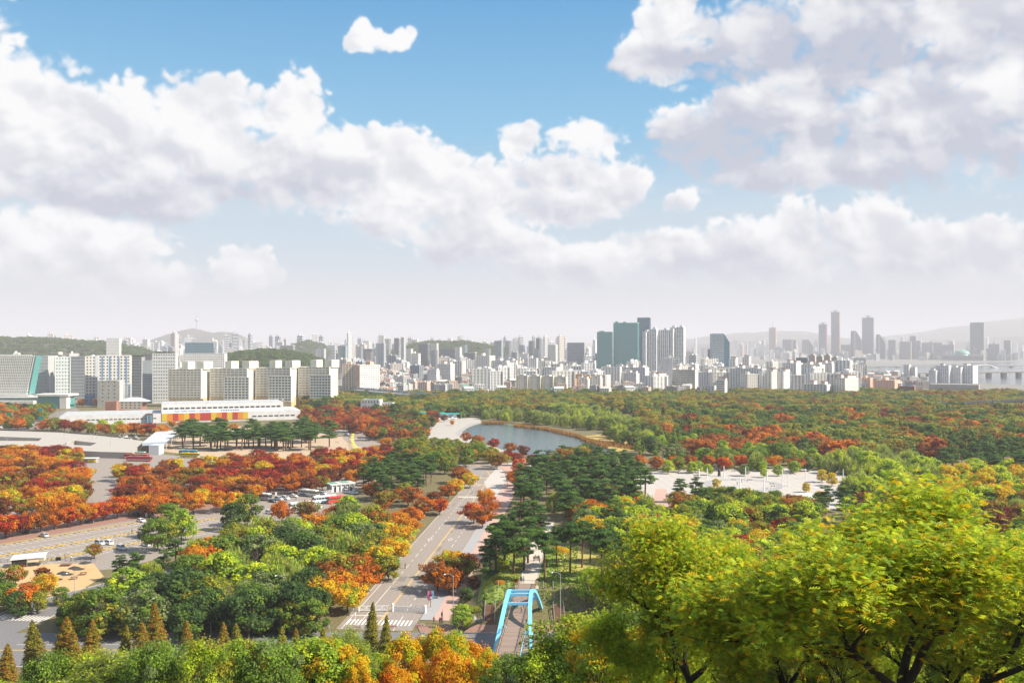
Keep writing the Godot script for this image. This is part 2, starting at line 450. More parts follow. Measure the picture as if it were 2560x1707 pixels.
func make_tree(form: String, hues: Array, h: float, width: float, bare: float, clumps: int, leaves: int, size: float, seed_: int, bark := Color(0.09, 0.07, 0.055)) -> Dictionary:
	var r := RandomNumberGenerator.new()
	r.seed = seed_
	var lf := Build.new()
	var wood := Build.new()
	wood.tint = bark
	var base := h * bare
	var ch := h - base
	var rad := width * 0.5
	var lean := Vector3(r.randf_range(-0.05, 0.05), 0, r.randf_range(-0.05, 0.05)) * h
	var fork := base * 0.92 + ch * (0.1 if form in ["broom", "vase", "round", "oval"] else 0.75)
	if form == "pine": fork = h * 0.9
	var tr := 0.018 * h + 0.05
	wood.tube([Vector3(0, -0.5, 0), Vector3(0, 0.25, 0), lean * 0.5 + Vector3(0, fork * 0.55, 0), lean + Vector3(0, fork, 0)], [tr * 1.5, tr * 1.15, tr * 0.9, tr * (0.7 if form in ["broom", "vase", "round", "oval"] else 0.25)], 6)
	if form == "cone":
		var whorl := FastNoiseLite.new()
		whorl.seed = seed_
		whorl.frequency = 0.55
		for k in clumps * leaves:
			var t := 1.0 - sqrt(r.randf())
			if r.randf() < 0.12: t = r.randf()
			var a := r.randf() * TAU
			var y := base + ch * t
			var lobe := whorl.get_noise_3d(cos(a) * 2.0, y * 1.3, sin(a) * 2.0)
			var w := rad * pow(1.0 - t, 0.72) * (0.86 + 0.55 * lobe + 0.12 * sin(y * 5.0)) + 0.06
			var q := pow(r.randf(), 0.38)
			var at := Vector3(cos(a) * w * q, y - w * q * 0.3, sin(a) * w * q) + lean * t
			var nn := (Vector3(cos(a), 0.5, sin(a)) + Vector3(r.randfn(), r.randfn(), r.randfn()) * 0.6).normalized()
			var ax := nn.cross(Vector3(r.randfn(), r.randfn(), r.randfn())).normalized()
			var pickn := int(clampf((whorl.get_noise_3d(a * 1.5, y * 0.5, 9.0) * 0.9 + 0.5 + r.randf_range(-0.15, 0.15)) * hues.size(), 0, hues.size() - 1))
			lf.tint = hue(hues[pickn], r, r.randf_range(-0.7, 0.6))
			var sz := size * r.randf_range(0.6, 1.3)
			lf.leaf(at, ax * sz * 0.34, nn.cross(ax) * sz * 0.7)
		return {"crown": lf.done(), "trunk": wood.done()}
	var made := 0
	var tries := 0
	var spots: Array[Vector3] = []
	while spots.size() < clumps and tries < clumps * 30:
		tries += 1
		var t := r.randf()
		var a := r.randf() * TAU
		var w := outline("round" if form == "pine" else form, t) * (1.0 + 0.3 * sin(a * 2.0 + seed_) * sin(t * 5.0 + seed_ * 2.0) + 0.1 * sin(a * 5.0 + t * 4.0))
		if form == "pine": w = lerpf(0.55, 1.0, pow(1.0 - absf(t - 0.35), 1.5)) * (1.0 if t < 0.75 else 0.75)
		var k := pow(r.randf(), 0.45) if form != "column" and form != "cone" else pow(r.randf(), 0.35)
		if form == "cone" and r.randf() > w + 0.25: continue
		var q := Vector3(cos(a) * k * w * rad, base + ch * lerpf(0.06, 0.95 if form != "cone" else 0.99, t), sin(a) * k * w * rad) + lean * t
		# keep clumps on the outside: an inner one is hidden anyway
		if form in ["broom", "round", "oval", "willow", "vase"] and k < 0.62 and t < 0.8: continue
		var clear := true
		for o in spots:
			if o.distance_squared_to(q) < pow(rad * (0.19 if clumps > 40 else 0.26), 2.0) and form != "column": clear = false
		if not clear and tries < clumps * 15: continue
		spots.append(q)
	for q in spots:
		var tt := clampf((q.y - base) / ch, 0.0, 1.0)
		var cr := rad * r.randf_range(0.22, 0.40)
		if form == "cone": cr = rad * r.randf_range(0.30, 0.48) * (1.1 - 0.85 * tt)
		if form == "column": cr = rad * r.randf_range(0.4, 0.6) * (1.1 - 0.5 * tt)
		if form == "pine": cr = rad * r.randf_range(0.30, 0.48)
		var squash := Vector3(1, 0.72, 1)
		if form == "pine": squash = Vector3(1, 0.30, 1)
		if form == "willow": squash = Vector3(0.8, 1.5, 0.8)
		if form == "cone": squash = Vector3(1, 0.5, 1)
		if form == "column": squash = Vector3(0.8, 1.3, 0.8)
		var mine: String = hues[r.randi() % hues.size()]
		var tone := r.randf_range(-0.8, 0.9)
		# a limb that reaches the clump
		if r.randf() < (0.5 if form != "pine" else 0.9) and form != "column":
			var y0 := clampf(q.y - r.randf_range(0.25, 0.45) * ch, fork * (0.75 if form != "pine" else 0.55), fork)
			if form in ["cone", "pine"]: y0 = clampf(q.y - 0.08 * ch, 0.2 * h, fork)
			var s := lean * (y0 / h) + Vector3(0, y0, 0)
			var mid := s.lerp(q, 0.5) + Vector3(0, (0.1 if form != "cone" else -0.03) * ch, 0) * r.randf()
			wood.tube([s, mid, q], [tr * 0.42, tr * 0.26, 0.02], 4, false)
		for k in leaves:
			var dv := Vector3(r.randfn(), r.randfn(), r.randfn()).normalized() * pow(r.randf(), 0.4)
			var at := q + dv * cr * squash
			if form == "willow": at.y -= r.randf() * r.randf() * ch * 0.28 * (0.3 + Vector2(q.x, q.z).length() / rad)
			if form == "cone": at.y -= Vector2(at.x - q.x, at.z - q.z).length() * 0.35
			if at.y < 0.25: at.y = 0.25 + r.randf() * 0.4
			var out := (at - Vector3(lean.x * tt, base + ch * 0.35, lean.z * tt)).normalized()
			var nn := (dv * 0.7 + out * 0.5 + Vector3(0, 0.45, 0) + Vector3(r.randfn(), r.randfn(), r.randfn()) * 0.55).normalized()
			var ax := nn.cross(Vector3(r.randfn(), r.randfn(), r.randfn())).normalized()
			var ay := nn.cross(ax)
			var sz := size * r.randf_range(0.6, 1.35)
			if form == "willow":
				ay = (Vector3(r.randfn() * 0.25, -1.0, r.randfn() * 0.25)).normalized()
				ax = ay.cross(Vector3(r.randfn(), 0.1, r.randfn())).normalized()
				lf.tint = hue(mine, r, tone + r.randf_range(-0.35, 0.35))
				lf.leaf(at, ax * sz * 0.22, ay * sz * 1.05)
				continue
			lf.tint = hue(mine, r, tone + r.randf_range(-0.4, 0.4))
			if form in ["pine", "cone"]: lf.leaf(at, ax * sz * 0.34, ay * sz * 0.7)
			else: lf.leaf(at, ax * sz * 0.42, ay * sz * 0.55)
	return {"crown": lf.done(), "trunk": wood.done()}

func pinnate_tree(hues: Array, h: float, spread: float, fronds: int, seed_: int, frond_len := 0.42) -> Dictionary:
	# a black-barked locust close by: crooked limbs, twigs, and compound leaves of paired leaflets
	var r := RandomNumberGenerator.new()
	r.seed = seed_
	var lf := Build.new()
	var wood := Build.new()
	wood.tint = Color(0.022, 0.018, 0.015)
	var tips := []
	var todo := [[Vector3(0, -1.0, 0), Vector3(0.05, 1, 0), h * 0.2, 0.14, 0]]
	while todo.size():
		var s: Array = todo.pop_back()
		var at: Vector3 = s[0]
		var dir: Vector3 = s[1].normalized()
		var n := 5
		var path := [at]
		var radii := [s[3]]
		for k in n:
			dir = (dir + Vector3(r.randfn(), r.randfn() * 0.6, r.randfn()) * 0.17 + Vector3(0, 0.05, 0)).normalized()
			at += dir * s[2] / n
			path.append(at)
			radii.append(lerpf(s[3], s[3] * 0.62, (k + 1.0) / n))
			if s[4] >= 1 and k > 1 or s[4] >= 2: tips.append([at, dir, s[4]])
		wood.tube(path, radii, 7 if s[4] < 2 else 4, false)
		if s[4] < 5:
			var kids := 4 if s[4] == 1 else 3 if s[4] < 4 else 2
			for k in kids:
				var a := TAU * (k + r.randf() * 0.7) / kids
				var side := Vector3(cos(a), 0, sin(a))
				var open := 0.75 if s[4] == 0 else 0.7
				var d2 := (dir * (1.0 - open * 0.5) + side * open * spread * r.randf_range(0.45, 1.1) + Vector3(0, r.randf_range(-0.28, 0.2), 0)).normalized()
				if k == 0 and s[4] < 4: d2 = (dir + Vector3(r.randfn(), 0.4, r.randfn()) * 0.25).normalized()
				todo.append([at, d2, s[2] * r.randf_range(0.62, 0.86), s[3] * 0.58, s[4] + 1])
	var tufts := []
	for t in tips:
		if r.randf() < (0.55 if t[2] >= 4 else 0.3): tufts.append(t)
	for k in fronds:
		var t: Array = tufts[r.randi() % tufts.size()]
		var at: Vector3 = t[0] + Vector3(r.randfn(), r.randfn() * 0.7, r.randfn()) * 0.21
		var dir: Vector3 = (t[1] * 0.5 + Vector3(r.randfn(), r.randfn() * 0.5, r.randfn())).normalized()
		var droop := Vector3(0, -0.35, 0)
		var l := frond_len * r.randf_range(0.6, 1.3)
		var side: Vector3 = dir.cross(Vector3(0, 1, 0) + Vector3(r.randfn(), 0, r.randfn()) * 0.4).normalized()
		var mine: String = hues[r.randi() % hues.size()]
		lf.tint = hue(mine, r, clampf(r.randfn() * 0.5, -1.0, 1.0))
		for j in 4:
			var q: Vector3 = at + dir * l * (j + 0.8) / 4.0 + droop * l * pow((j + 1.0) / 4.0, 2.0) * 0.6
			for sd in [-1.0, 1.0]:
				var tip: Vector3 = q + (side * sd + dir * 0.35 + droop * 0.3) * l * 0.36
				var w: Vector3 = dir * l * 0.115
				var i0 := lf.p.size()
				var nn := (tip - q).cross(w).normalized()
				lf.p.push_back(q - w * 0.6); lf.p.push_back(q + w); lf.p.push_back(tip)
				for z in 3: lf.n.push_back(nn); lf.c.push_back(lf.tint); lf.i.push_back(i0 + z)
	return {"crown": lf.done(), "trunk": wood.done()}

# registers a kind of tree and keeps its shared meshes
func kind_of_tree(key: String, d: Dictionary) -> void:
	TREES[key] = d

func plant(called: String, key: String, at: Vector3, size: float, label: String, group: String, tall := 1.0, turn := -1.0) -> Node3D:
	var o := thing(called, label, "tree", at, rng.randf() * TAU if turn < 0.0 else turn, group)
	o.scale = Vector3(size, size * tall, size)
	tree_count[group] = tree_count.get(group, 0) + 1
	part("trunk", TREES[key].trunk, M.bark, o)
	part("crown", TREES[key].crown, M.leaf, o)
	return o

func tree_kinds() -> void:
	# form, hues, height, width, bare trunk share, clumps, leaves per clump, leaf size
	var zel := {"crimson": ["crimson", "crimson", "maroon"], "maroon": ["maroon", "maroon", "russet_brown"], "scarlet": ["scarlet", "crimson", "orange"], "orange": ["orange", "orange", "rust"], "amber": ["amber", "amber", "orange"], "golden": ["golden", "amber", "lime"], "bronze": ["bronze_green", "rust", "olive"], "rust": ["rust", "russet_brown", "orange"], "olive": ["olive", "bronze_green", "green"]}
	var k := 0
	for n in zel:
		for v in 2:
			k += 1
			kind_of_tree("zelkova_%s_%d" % [n, v], make_tree("broom", zel[n], 8.0, 8.4, 0.24, 46, 62, 0.50, 100 + k, Color(0.07, 0.055, 0.045)))
	for n in ["green", "fresh_green", "dark_green", "olive", "lime", "golden", "grey_green", "amber"]:
		for v in 2:
			k += 1
			kind_of_tree("broad_%s_%d" % [n, v], make_tree("round" if v == 0 else "oval", [n, n, n, {"green": "olive", "fresh_green": "lime", "dark_green": "green", "olive": "green", "lime": "fresh_green", "golden": "lime", "grey_green": "green", "amber": "golden"}[n]], 9.0, 8.4 if v == 0 else 7.0, 0.13, 56, 64, 0.48, 200 + k))
	for v in 4:
		kind_of_tree("pine_%d" % v, make_tree("pine", ["pine_green", "pine_green", "pine_green", "dark_green"], 12.0, 7.0, [0.5, 0.42, 0.36, 0.58][v], 26, 140, 0.42, 300 + v, Color(0.13, 0.07, 0.045)))
	for v in 3:
		kind_of_tree("willow_%d" % v, make_tree("willow", ["willow_green", "willow_green", ["lime", "grey_green", "fresh_green"][v]], 9.5, 9.5, 0.12, 52, 80, 0.62, 330 + v))
	for v in 2:
		kind_of_tree("spire_%d" % v, make_tree("cone", [["rust", "olive", "rust"], ["bronze_green", "olive", "green"]][v], 15.0, 4.6, 0.06, 90, 62, 0.40, 350 + v, Color(0.10, 0.06, 0.045)))
	kind_of_tree("spire_dark", make_tree("cone", ["dark_green", "dark_green"], 9.0, 4.6, 0.03, 60, 60, 0.40, 359))
	for v in 2:
		kind_of_tree("poplar_%d" % v, make_tree("column", [["fresh_green", "willow_green"], ["green", "dark_green"]][v], 14.0, 3.4, 0.05, 50, 50, 0.50, 360 + v))
	# coarser ones for the woods beyond the lake
	var far := {"green": ["green", "olive"], "dark_green": ["dark_green", "green"], "olive": ["olive", "bronze_green"], "rust": ["rust", "orange"], "maroon": ["maroon", "rust"], "russet": ["russet_brown", "bronze_green"], "amber": ["amber", "rust"], "willow": ["willow_green", "green"]}
	for n in far:
		k += 1
		kind_of_tree("far_" + n, make_tree("round", far[n], 9.5, 12.5, 0.05, 44, 32, 1.05, 400 + k))
	kind_of_tree("far_pine", make_tree("pine", ["dark_green", "pine_green"], 11.0, 8.5, 0.3, 22, 44, 0.95, 450))
	kind_of_tree("far_spire", make_tree("cone", ["bronze_green", "olive"], 14.0, 6.0, 0.03, 40, 30, 0.8, 451))
	kind_of_tree("far_poplar", make_tree("column", ["dark_green", "green"], 15.0, 4.0, 0.03, 30, 34, 0.8, 452))
	# nearer, finer trees on the hillside
	kind_of_tree("near_olive", make_tree("round", ["olive", "green", "lime"], 9.0, 8.5, 0.1, 90, 150, 0.26, 500))
	kind_of_tree("near_golden", make_tree("oval", ["golden", "lime", "golden", "amber"], 8.5, 6.0, 0.06, 80, 150, 0.25, 501))
	kind_of_tree("near_amber", make_tree("round", ["amber", "orange", "golden"], 7.5, 6.5, 0.06, 80, 130, 0.25, 502))
	kind_of_tree("near_lime", make_tree("round", ["lime", "fresh_green", "golden"], 8.5, 7.5, 0.06, 90, 150, 0.25, 503))
	kind_of_tree("near_green", make_tree("round", ["green", "grey_green", "fresh_green"], 9.0, 8.5, 0.1, 90, 150, 0.27, 504))
	kind_of_tree("near_spire", make_tree("cone", ["bronze_green", "olive", "rust", "olive", "bronze_green"], 15.0, 5.4, 0.04, 130, 110, 0.24, 505, Color(0.10, 0.06, 0.045)))
	kind_of_tree("near_spire_green", make_tree("cone", ["olive", "bronze_green", "olive"], 15.0, 4.8, 0.04, 130, 110, 0.24, 506, Color(0.10, 0.06, 0.045)))
	kind_of_tree("locust_0", pinnate_tree(["lime", "lime", "fresh_green", "lime", "lime", "fresh_green", "golden"], 9.0, 1.15, 40000, 601, 0.115))
	kind_of_tree("locust_1", pinnate_tree(["fresh_green", "lime", "lime", "fresh_green", "lime"], 9.0, 1.0, 38000, 602, 0.115))
	kind_of_tree("locust_2", pinnate_tree(["grey_green", "willow_green", "lime"], 9.0, 1.1, 34000, 603, 0.13))

func build_materials() -> void:
	M.leaf = foliage(0.55, 1.0)
	M.bark = tinted(0.95)
	M.many = tinted(0.75)
	M.gloss = tinted(0.25)
	M.ground = noisy(0.085, 0.085, 0.035, 0.5, 9.0, 0.95, Color(0.17, 0.12, 0.05))
	M.hillside = noisy(0.05, 0.055, 0.02, 0.5, 6.0, 0.95, Color(0.10, 0.075, 0.03))
	M.city_ground = noisy(0.15, 0.15, 0.14, 0.3, 60.0, 0.9, Color(0.19, 0.185, 0.17))
	M.asphalt = noisy(0.145, 0.135, 0.13, 0.16, 5.0, 0.85, Color(0.19, 0.175, 0.16))
	M.old_asphalt = noisy(0.205, 0.18, 0.162, 0.24, 11.0, 0.85, Color(0.24, 0.21, 0.19))
	M.street = noisy(0.125, 0.125, 0.135, 0.18, 5.0, 0.85, Color(0.16, 0.155, 0.16))
	M.concrete = noisy(0.30, 0.285, 0.265, 0.12, 7.0, 0.85, Color(0.36, 0.335, 0.31))
	M.pale_paving = noisy(0.35, 0.33, 0.315, 0.10, 3.0, 0.85, Color(0.41, 0.385, 0.365))
	M.pink_paving = noisy(0.36, 0.235, 0.20, 0.14, 2.5, 0.85, Color(0.42, 0.29, 0.25))
	M.brick_walk = noisy(0.20, 0.115, 0.09, 0.22, 2.0, 0.9, Color(0.27, 0.16, 0.12))
	M.grey_paving = noisy(0.24, 0.24, 0.25, 0.12, 3.0, 0.85, Color(0.30, 0.30, 0.31))
	M.sand = noisy(0.40, 0.26, 0.125, 0.16, 4.0, 0.95, Color(0.46, 0.31, 0.155))
	M.tan = noisy(0.34, 0.26, 0.185, 0.14, 8.0, 0.95, Color(0.40, 0.305, 0.215))
	M.lawn = noisy(0.22, 0.23, 0.035, 0.3, 5.0, 0.95, Color(0.40, 0.30, 0.09))
	M.green_lawn = noisy(0.14, 0.20, 0.03, 0.3, 3.0, 0.95, Color(0.22, 0.25, 0.045))
	M.dry_grass = noisy(0.36, 0.24, 0.07, 0.3, 3.0, 0.95, Color(0.30, 0.25, 0.06))
	M.white_line = noisy(0.60, 0.58, 0.55, 0.15, 1.5, 0.8)
	M.yellow_line = noisy(0.62, 0.40, 0.07, 0.15, 1.5, 0.8)
	M.water = paint(0.035, 0.085, 0.10, 0.08)
	M.water.metallic_specular = 0.6
	var rip := NoiseTexture2D.new()
	rip.noise = FastNoiseLite.new()
	rip.noise.frequency = 0.03
	rip.noise.fractal_octaves = 4
	rip.seamless = true
	rip.as_normal_map = true
	rip.bump_strength = 5.0
	M.water.normal_enabled = true
	M.water.normal_texture = rip
	M.water.normal_scale = 0.5
	M.water.uv1_triplanar = true
	M.water.uv1_world_triplanar = true
	M.water.uv1_scale = Vector3(0.035, 0.035, 0.06)
	M.river = M.water.duplicate()
	M.river.albedo_color = lin(0.10, 0.13, 0.14)
	M.river.uv1_scale = Vector3(0.008, 0.008, 0.012)
	M.white_paint = paint(0.74, 0.74, 0.75, 0.45)
	M.steel = paint(0.42, 0.43, 0.44, 0.4, 0.6)
	M.dark_steel = paint(0.05, 0.05, 0.055, 0.5)
	M.wood_brown = noisy(0.16, 0.085, 0.05, 0.3, 1.0, 0.85)
	M.blue_paint = noisy(0.16, 0.50, 0.74, 0.06, 6.0, 0.38, Color(0.18, 0.53, 0.76))
	M.window = glass(0.035, 0.045, 0.055)
	M.teal = paint(0.02, 0.36, 0.34, 0.5)
	M.rubber = paint(0.018, 0.018, 0.02, 0.8)
	M.lamp_grey = paint(0.34, 0.34, 0.33, 0.5)
	M.rust = paint(0.22, 0.07, 0.03, 0.7)
	M.stone = noisy(0.22, 0.21, 0.20, 0.3, 1.2, 0.9)
	M.grey_metal = paint(0.16, 0.15, 0.14, 0.6)
	M.roof_metal = tinted(0.45)
	M.footpath = noisy(0.40, 0.36, 0.31, 0.12, 3.0, 0.85, Color(0.46, 0.42, 0.36))
	M.girder = noisy(0.20, 0.28, 0.27, 0.15, 8.0, 0.6)
	M.teal_dark = paint(0.03, 0.12, 0.12, 0.4)
	M.patch = noisy(0.155, 0.14, 0.13, 0.2, 3.0, 0.9)

# ---- the setting: ground, roads, paving, water
func sheet(points: Array, lift: float) -> ArrayMesh:
	# a flat patch whose outline is given by ground positions in the photograph
	var flat := PackedVector2Array()
	for q in points:
		var g: Vector3 = ground_at(q[0], q[1]) if q is Array else q
		flat.append(Vector2(g.x, g.z))
	return flat_sheet(flat, lift)

func flat_sheet(flat: PackedVector2Array, lift: float) -> ArrayMesh:
	var b := Build.new()
	var tris := Geometry2D.triangulate_polygon(flat)
	for q in flat:
		b.p.push_back(Vector3(q.x, lift, q.y)); b.n.push_back(Vector3.UP); b.c.push_back(Color.WHITE)
	for k in range(0, tris.size(), 3):
		var a := flat[tris[k]]; var c := flat[tris[k + 1]]; var d := flat[tris[k + 2]]
		var order := [0, 1, 2] if (c - a).cross(d - a) > 0.0 else [0, 2, 1]
		for o in order: b.i.push_back(tris[k + o])
	return b.done()

func ribbon(b: Build, path: Array, left: float, right: float, lift: float) -> void:
	# a strip along a path of (x, z) points; left and right are offsets from it
	for k in path.size() - 1:
		var e := []
		for q in [k, k + 1]:
			var dir: Vector2 = (path[mini(q + 1, path.size() - 1)] - path[maxi(q - 1, 0)]).normalized()
			var side := Vector2(-dir.y, dir.x)
			for o in [left, right]:
				var s: Vector2 = path[q] + side * o
				e.append(Vector3(s.x, lift, s.y))
		b.quad(e[0], e[2], e[3], e[1]) if (e[2] - e[0]).cross(e[1] - e[0]).y < 0.0 else b.quad(e[0], e[1], e[3], e[2])

func kerb(b: Build, path: Array, off: float, lift := 0.0) -> void:
	for k in path.size() - 1:
		var dir: Vector2 = (path[k + 1] - path[k]).normalized()
		var side := Vector2(-dir.y, dir.x) * off
		b.bar(Vector3(path[k].x + side.x, lift + 0.08, path[k].y + side.y), Vector3(path[k + 1].x + side.x, lift + 0.08, path[k + 1].y + side.y), 0.25, 0.16)

func smooth(points: Array, n := 6) -> Array:
	var c := Curve2D.new()
	for k in points.size():
		var t: Vector2 = (points[mini(k + 1, points.size() - 1)] - points[maxi(k - 1, 0)]) / 6.0
		c.add_point(points[k], -t, t)
	var out := []
	for k in (points.size() - 1) * n + 1: out.append(c.sample(mini(k / n, points.size() - 2), float(k - mini(k / n, points.size() - 2) * n) / n))
	return out

func dashes(b: Build, path: Array, off: float, width: float, on: float, gap: float, lift: float, from := 0.0, to := 1e9) -> void:
	var at := 0.0
	for k in path.size() - 1:
		var l: float = path[k].distance_to(path[k + 1])
		var dir: Vector2 = (path[k + 1] - path[k]) / l
		var side := Vector2(-dir.y, dir.x)
		var s := 0.0
		while s < l:
			var e := minf(l, s + (on if gap > 0.0 else l))
			if at + s >= from and at + e <= to:
				var p0: Vector2 = path[k] + dir * s + side * off
				var p1: Vector2 = path[k] + dir * e + side * off
				ribbon(b, [p0, p1], -width / 2.0, width / 2.0, lift)
			s = e + gap
		at += l

func build_ground() -> void:
	# land
	var xs := [-30000.0, -8000.0, -2500.0, -900.0, -500.0]
	for k in range(-70, 71): xs.append(k * 4.5)
	xs.append_array([500.0, 900.0, 2500.0, 8000.0, 30000.0])
	var zs := [600.0, 200.0]
	for k in range(12, -96, -1): zs.append(k * 4.5)
	zs.append_array([-520.0, -700.0, -1180.0])
	var g := Build.new()
	for z in zs:
		for x in xs:
			g.p.push_back(Vector3(x, land(x, z), z)); g.c.push_back(Color.WHITE)
			g.n.push_back(Vector3(land(x - 2.0, z) - land(x + 2.0, z), 4.0, land(x, z - 2.0) - land(x, z + 2.0)).normalized())
	for j in zs.size() - 1:
		for i in xs.size() - 1:
			var a: int = j * xs.size() + i
			var b: int = a + xs.size()
			for q in [a, b, b + 1, a, b + 1, a + 1]: g.i.push_back(q)
	structure("ground", g.done(), M.ground)
	var c := Build.new()
	c.quad(Vector3(-30000, 0, -1180), Vector3(-30000, 0, -32000), Vector3(30000, 0, -32000), Vector3(30000, 0, -1180))
	structure("city_ground", c.done(), M.city_ground)
	# water
	structure("lake", sheet([[1158, 1081], [1168, 1072], [1184, 1065], [1202, 1060], [1264, 1060], [1292, 1066], [1360, 1073], [1410, 1086], [1446, 1094], [1480, 1113], [1520, 1120], [1540, 1130], [1440, 1140], [1330, 1140], [1250, 1122], [1200, 1100]], 0.03), M.water)
	structure("river", sheet([[2140, 916], [2300, 911], [2600, 902], [3400, 902], [3400, 985], [2560, 963], [2440, 958], [2300, 946], [2215, 929]], 0.05), M.river)
	# paving
	structure("promenade", sheet([[1030, 1100], [1050, 1075], [1090, 1052], [1130, 1040], [1200, 1046], [1203, 1058], [1184, 1063], [1166, 1071], [1154, 1081], [1180, 1098], [1240, 1118], [1300, 1140], [1200, 1128], [1120, 1108]], 0.02), M.concrete)
	structure("lake_steps", sheet([[1138, 1084], [1150, 1072], [1170, 1062], [1196, 1055], [1203, 1058], [1184, 1063], [1166, 1071], [1154, 1081], [1180, 1098], [1165, 1098]], 0.06), M.grey_paving)
	structure("car_park", sheet([[-700, 1440], [-700, 1120], [0, 1118], [200, 1125], [470, 1140], [700, 1160], [960, 1130], [1010, 1160], [960, 1195], [890, 1225], [860, 1280], [640, 1340], [420, 1390], [300, 1420], [150, 1432], [-100, 1425]], 0.015), M.old_asphalt)
	structure("tan_plaza", sheet([[400, 1085], [640, 1062], [860, 1085], [985, 1125], [880, 1150], [700, 1160], [520, 1142], [405, 1128]], 0.03), M.tan)
	structure("brick_walkway", sheet([[-60, 1345], [140, 1312], [300, 1287], [420, 1268], [560, 1250], [700, 1228], [640, 1250], [570, 1262], [420, 1290], [300, 1304], [140, 1334], [-60, 1372]], 0.03), M.brick_walk)
	structure("dog_yard", sheet([[-40, 1432], [30, 1415], [130, 1409], [235, 1408], [260, 1440], [200, 1475], [120, 1490], [20, 1470]], 0.03), M.sand)
	structure("plaza", sheet([[1560, 1192], [1660, 1175], [1800, 1170], [2000, 1170], [2190, 1182], [2200, 1230], [2130, 1268], [1980, 1285], [1840, 1262], [1700, 1240], [1660, 1300], [1610, 1290], [1600, 1230]], 0.02), M.pale_paving)
	var joints := Build.new()
	for k in 26:
		var a := ground_at(1610, 1192)
		ribbon(joints, [Vector2(a.x + k * 5.0, a.z - 8.0), Vector2(a.x + k * 5.0 + 6.0, a.z + 90.0)], -0.12, 0.12, 0.032)
		if k < 18: ribbon(joints, [Vector2(a.x + 2.0, a.z - 4.0 + k * 5.0), Vector2(a.x + 132.0, a.z - 8.0 + k * 5.0)], -0.12, 0.12, 0.036)
	structure("paving_joints", joints.done(), M.grey_paving)
	structure("plaza_terrace", sheet([[1640, 1222], [1665, 1222], [1680, 1255], [1690, 1300], [1660, 1330], [1640, 1300], [1630, 1255]], 0.04), M.pink_paving)
	var ring := Build.new()
	var mid := ground_at(1858, 1211)
	var ra := 20.5
	for k in 40:
		var a0 := TAU * k / 40.0; var a1 := TAU * (k + 1) / 40.0
		ring.quad(mid + Vector3(cos(a0) * ra, 0.05, sin(a0) * ra), mid + Vector3(cos(a1) * ra, 0.05, sin(a1) * ra), mid + Vector3(cos(a1), 0, sin(a1)) * (ra - 4.0) + Vector3(0, 0.05, 0), mid + Vector3(cos(a0), 0, sin(a0)) * (ra - 4.0) + Vector3(0, 0.05, 0))
	structure("plaza_ring", ring.done(), M.grey_paving)
	structure("lawn", sheet_on_bank([[1395, 1375], [1440, 1368], [1560, 1378], [1660, 1400], [1660, 1470], [1540, 1480], [1470, 1452], [1400, 1430]], 0.05), M.lawn)
	structure("bank_lawn", sheet_on_bank([[1180, 1445], [1230, 1400], [1290, 1372], [1318, 1385], [1300, 1440], [1275, 1466], [1215, 1505], [1182, 1500]], 0.04), M.green_lawn)
	structure("bank_lawn", sheet_on_bank([[1362, 1388], [1400, 1374], [1440, 1390], [1450, 1452], [1420, 1475], [1352, 1452]], 0.04), M.green_lawn)
	structure("park_lawn", sheet([[2100, 1185], [2300, 1172], [2420, 1160], [2700, 1165], [2700, 1230], [2450, 1240], [2300, 1225], [2180, 1220]], 0.02), M.lawn)
	structure("meadow", sheet([[1660, 1130], [1800, 1122], [1900, 1128], [1900, 1150], [1660, 1160]], 0.02), M.green_lawn)
	structure("reed_bank", sheet([[1446, 1092], [1500, 1086], [1560, 1100], [1600, 1125], [1540, 1128], [1490, 1112]], 0.04), M.dry_grass)
	# the park avenue: from the gate up to the lake and round to the left
	var road := smooth([Vector2(-36.4, -205), Vector2(-33.6, -238), Vector2(-26.0, -326), Vector2(-18.5, -415), Vector2(-13.5, -475), Vector2(-12.5, -510), Vector2(-20, -548), Vector2(-44, -590), Vector2(-88, -640), Vector2(-120, -710), Vector2(-130, -800), Vector2(-128, -900)])
	var rb := Build.new()
	ribbon(rb, road.slice(5), -9.6, 9.6, 0.034)
	var avenue := structure("park_avenue", rb.done(), M.old_asphalt)
	var mk := Build.new()
	dashes(mk, road, -4.9, 0.16, 3.0, 4.0, 0.042, 60.0, 300.0)
	dashes(mk, road, 4.9, 0.16, 3.0, 4.0, 0.042, 20.0, 300.0)
	dashes(mk, road, -4.9, 0.16, 99.0, 0.0, 0.042, 20.0, 75.0)
	dashes(mk, road, -8.3, 0.16, 99.0, 0.0, 0.042, 20.0, 75.0)
	for d in [[130.0, -5.0], [130.0, 2.5], [175.0, 2.6], [175.0, 7.0], [262.0, 3.0], [262.0, -3.0]]:   # white diamonds
		diamond(mk, road, d[0], d[1])
	zebra(mk, road, 226.0, 17.0, 4.0, 0.042)
	zebra(mk, road, 28.0, 17.0, 4.5, 0.042)
	zebra(mk, road, 530.0, 16.0, 4.0, 0.042)
	ribbon(mk, [along(road, 36.0, -9.2), along(road, 36.0, 0.0)], -0.2, 0.2, 0.042)
	turn_arrow(mk, along(road, 42.0, -6.5), 0.09)
	turn_arrow(mk, along(road, 42.0, -2.5), 0.09)
	part("white_markings", mk.done(), M.white_line, avenue)
	var my := Build.new()
	dashes(my, road, -0.18, 0.14, 99.0, 0.0, 0.042, 10.0, 560.0)
	dashes(my, road, 0.18, 0.14, 99.0, 0.0, 0.042, 10.0, 560.0)
	ribbon(my, [along(road, 268.0, -9.0), along(road, 268.0, 9.0)], -0.5, 0.5, 0.042)
	ribbon(my, [along(road, 292.0, -9.0), along(road, 292.0, 9.0)], -0.5, 0.5, 0.042)
	part("yellow_markings", my.done(), M.yellow_line, avenue)
	var fix := Build.new()
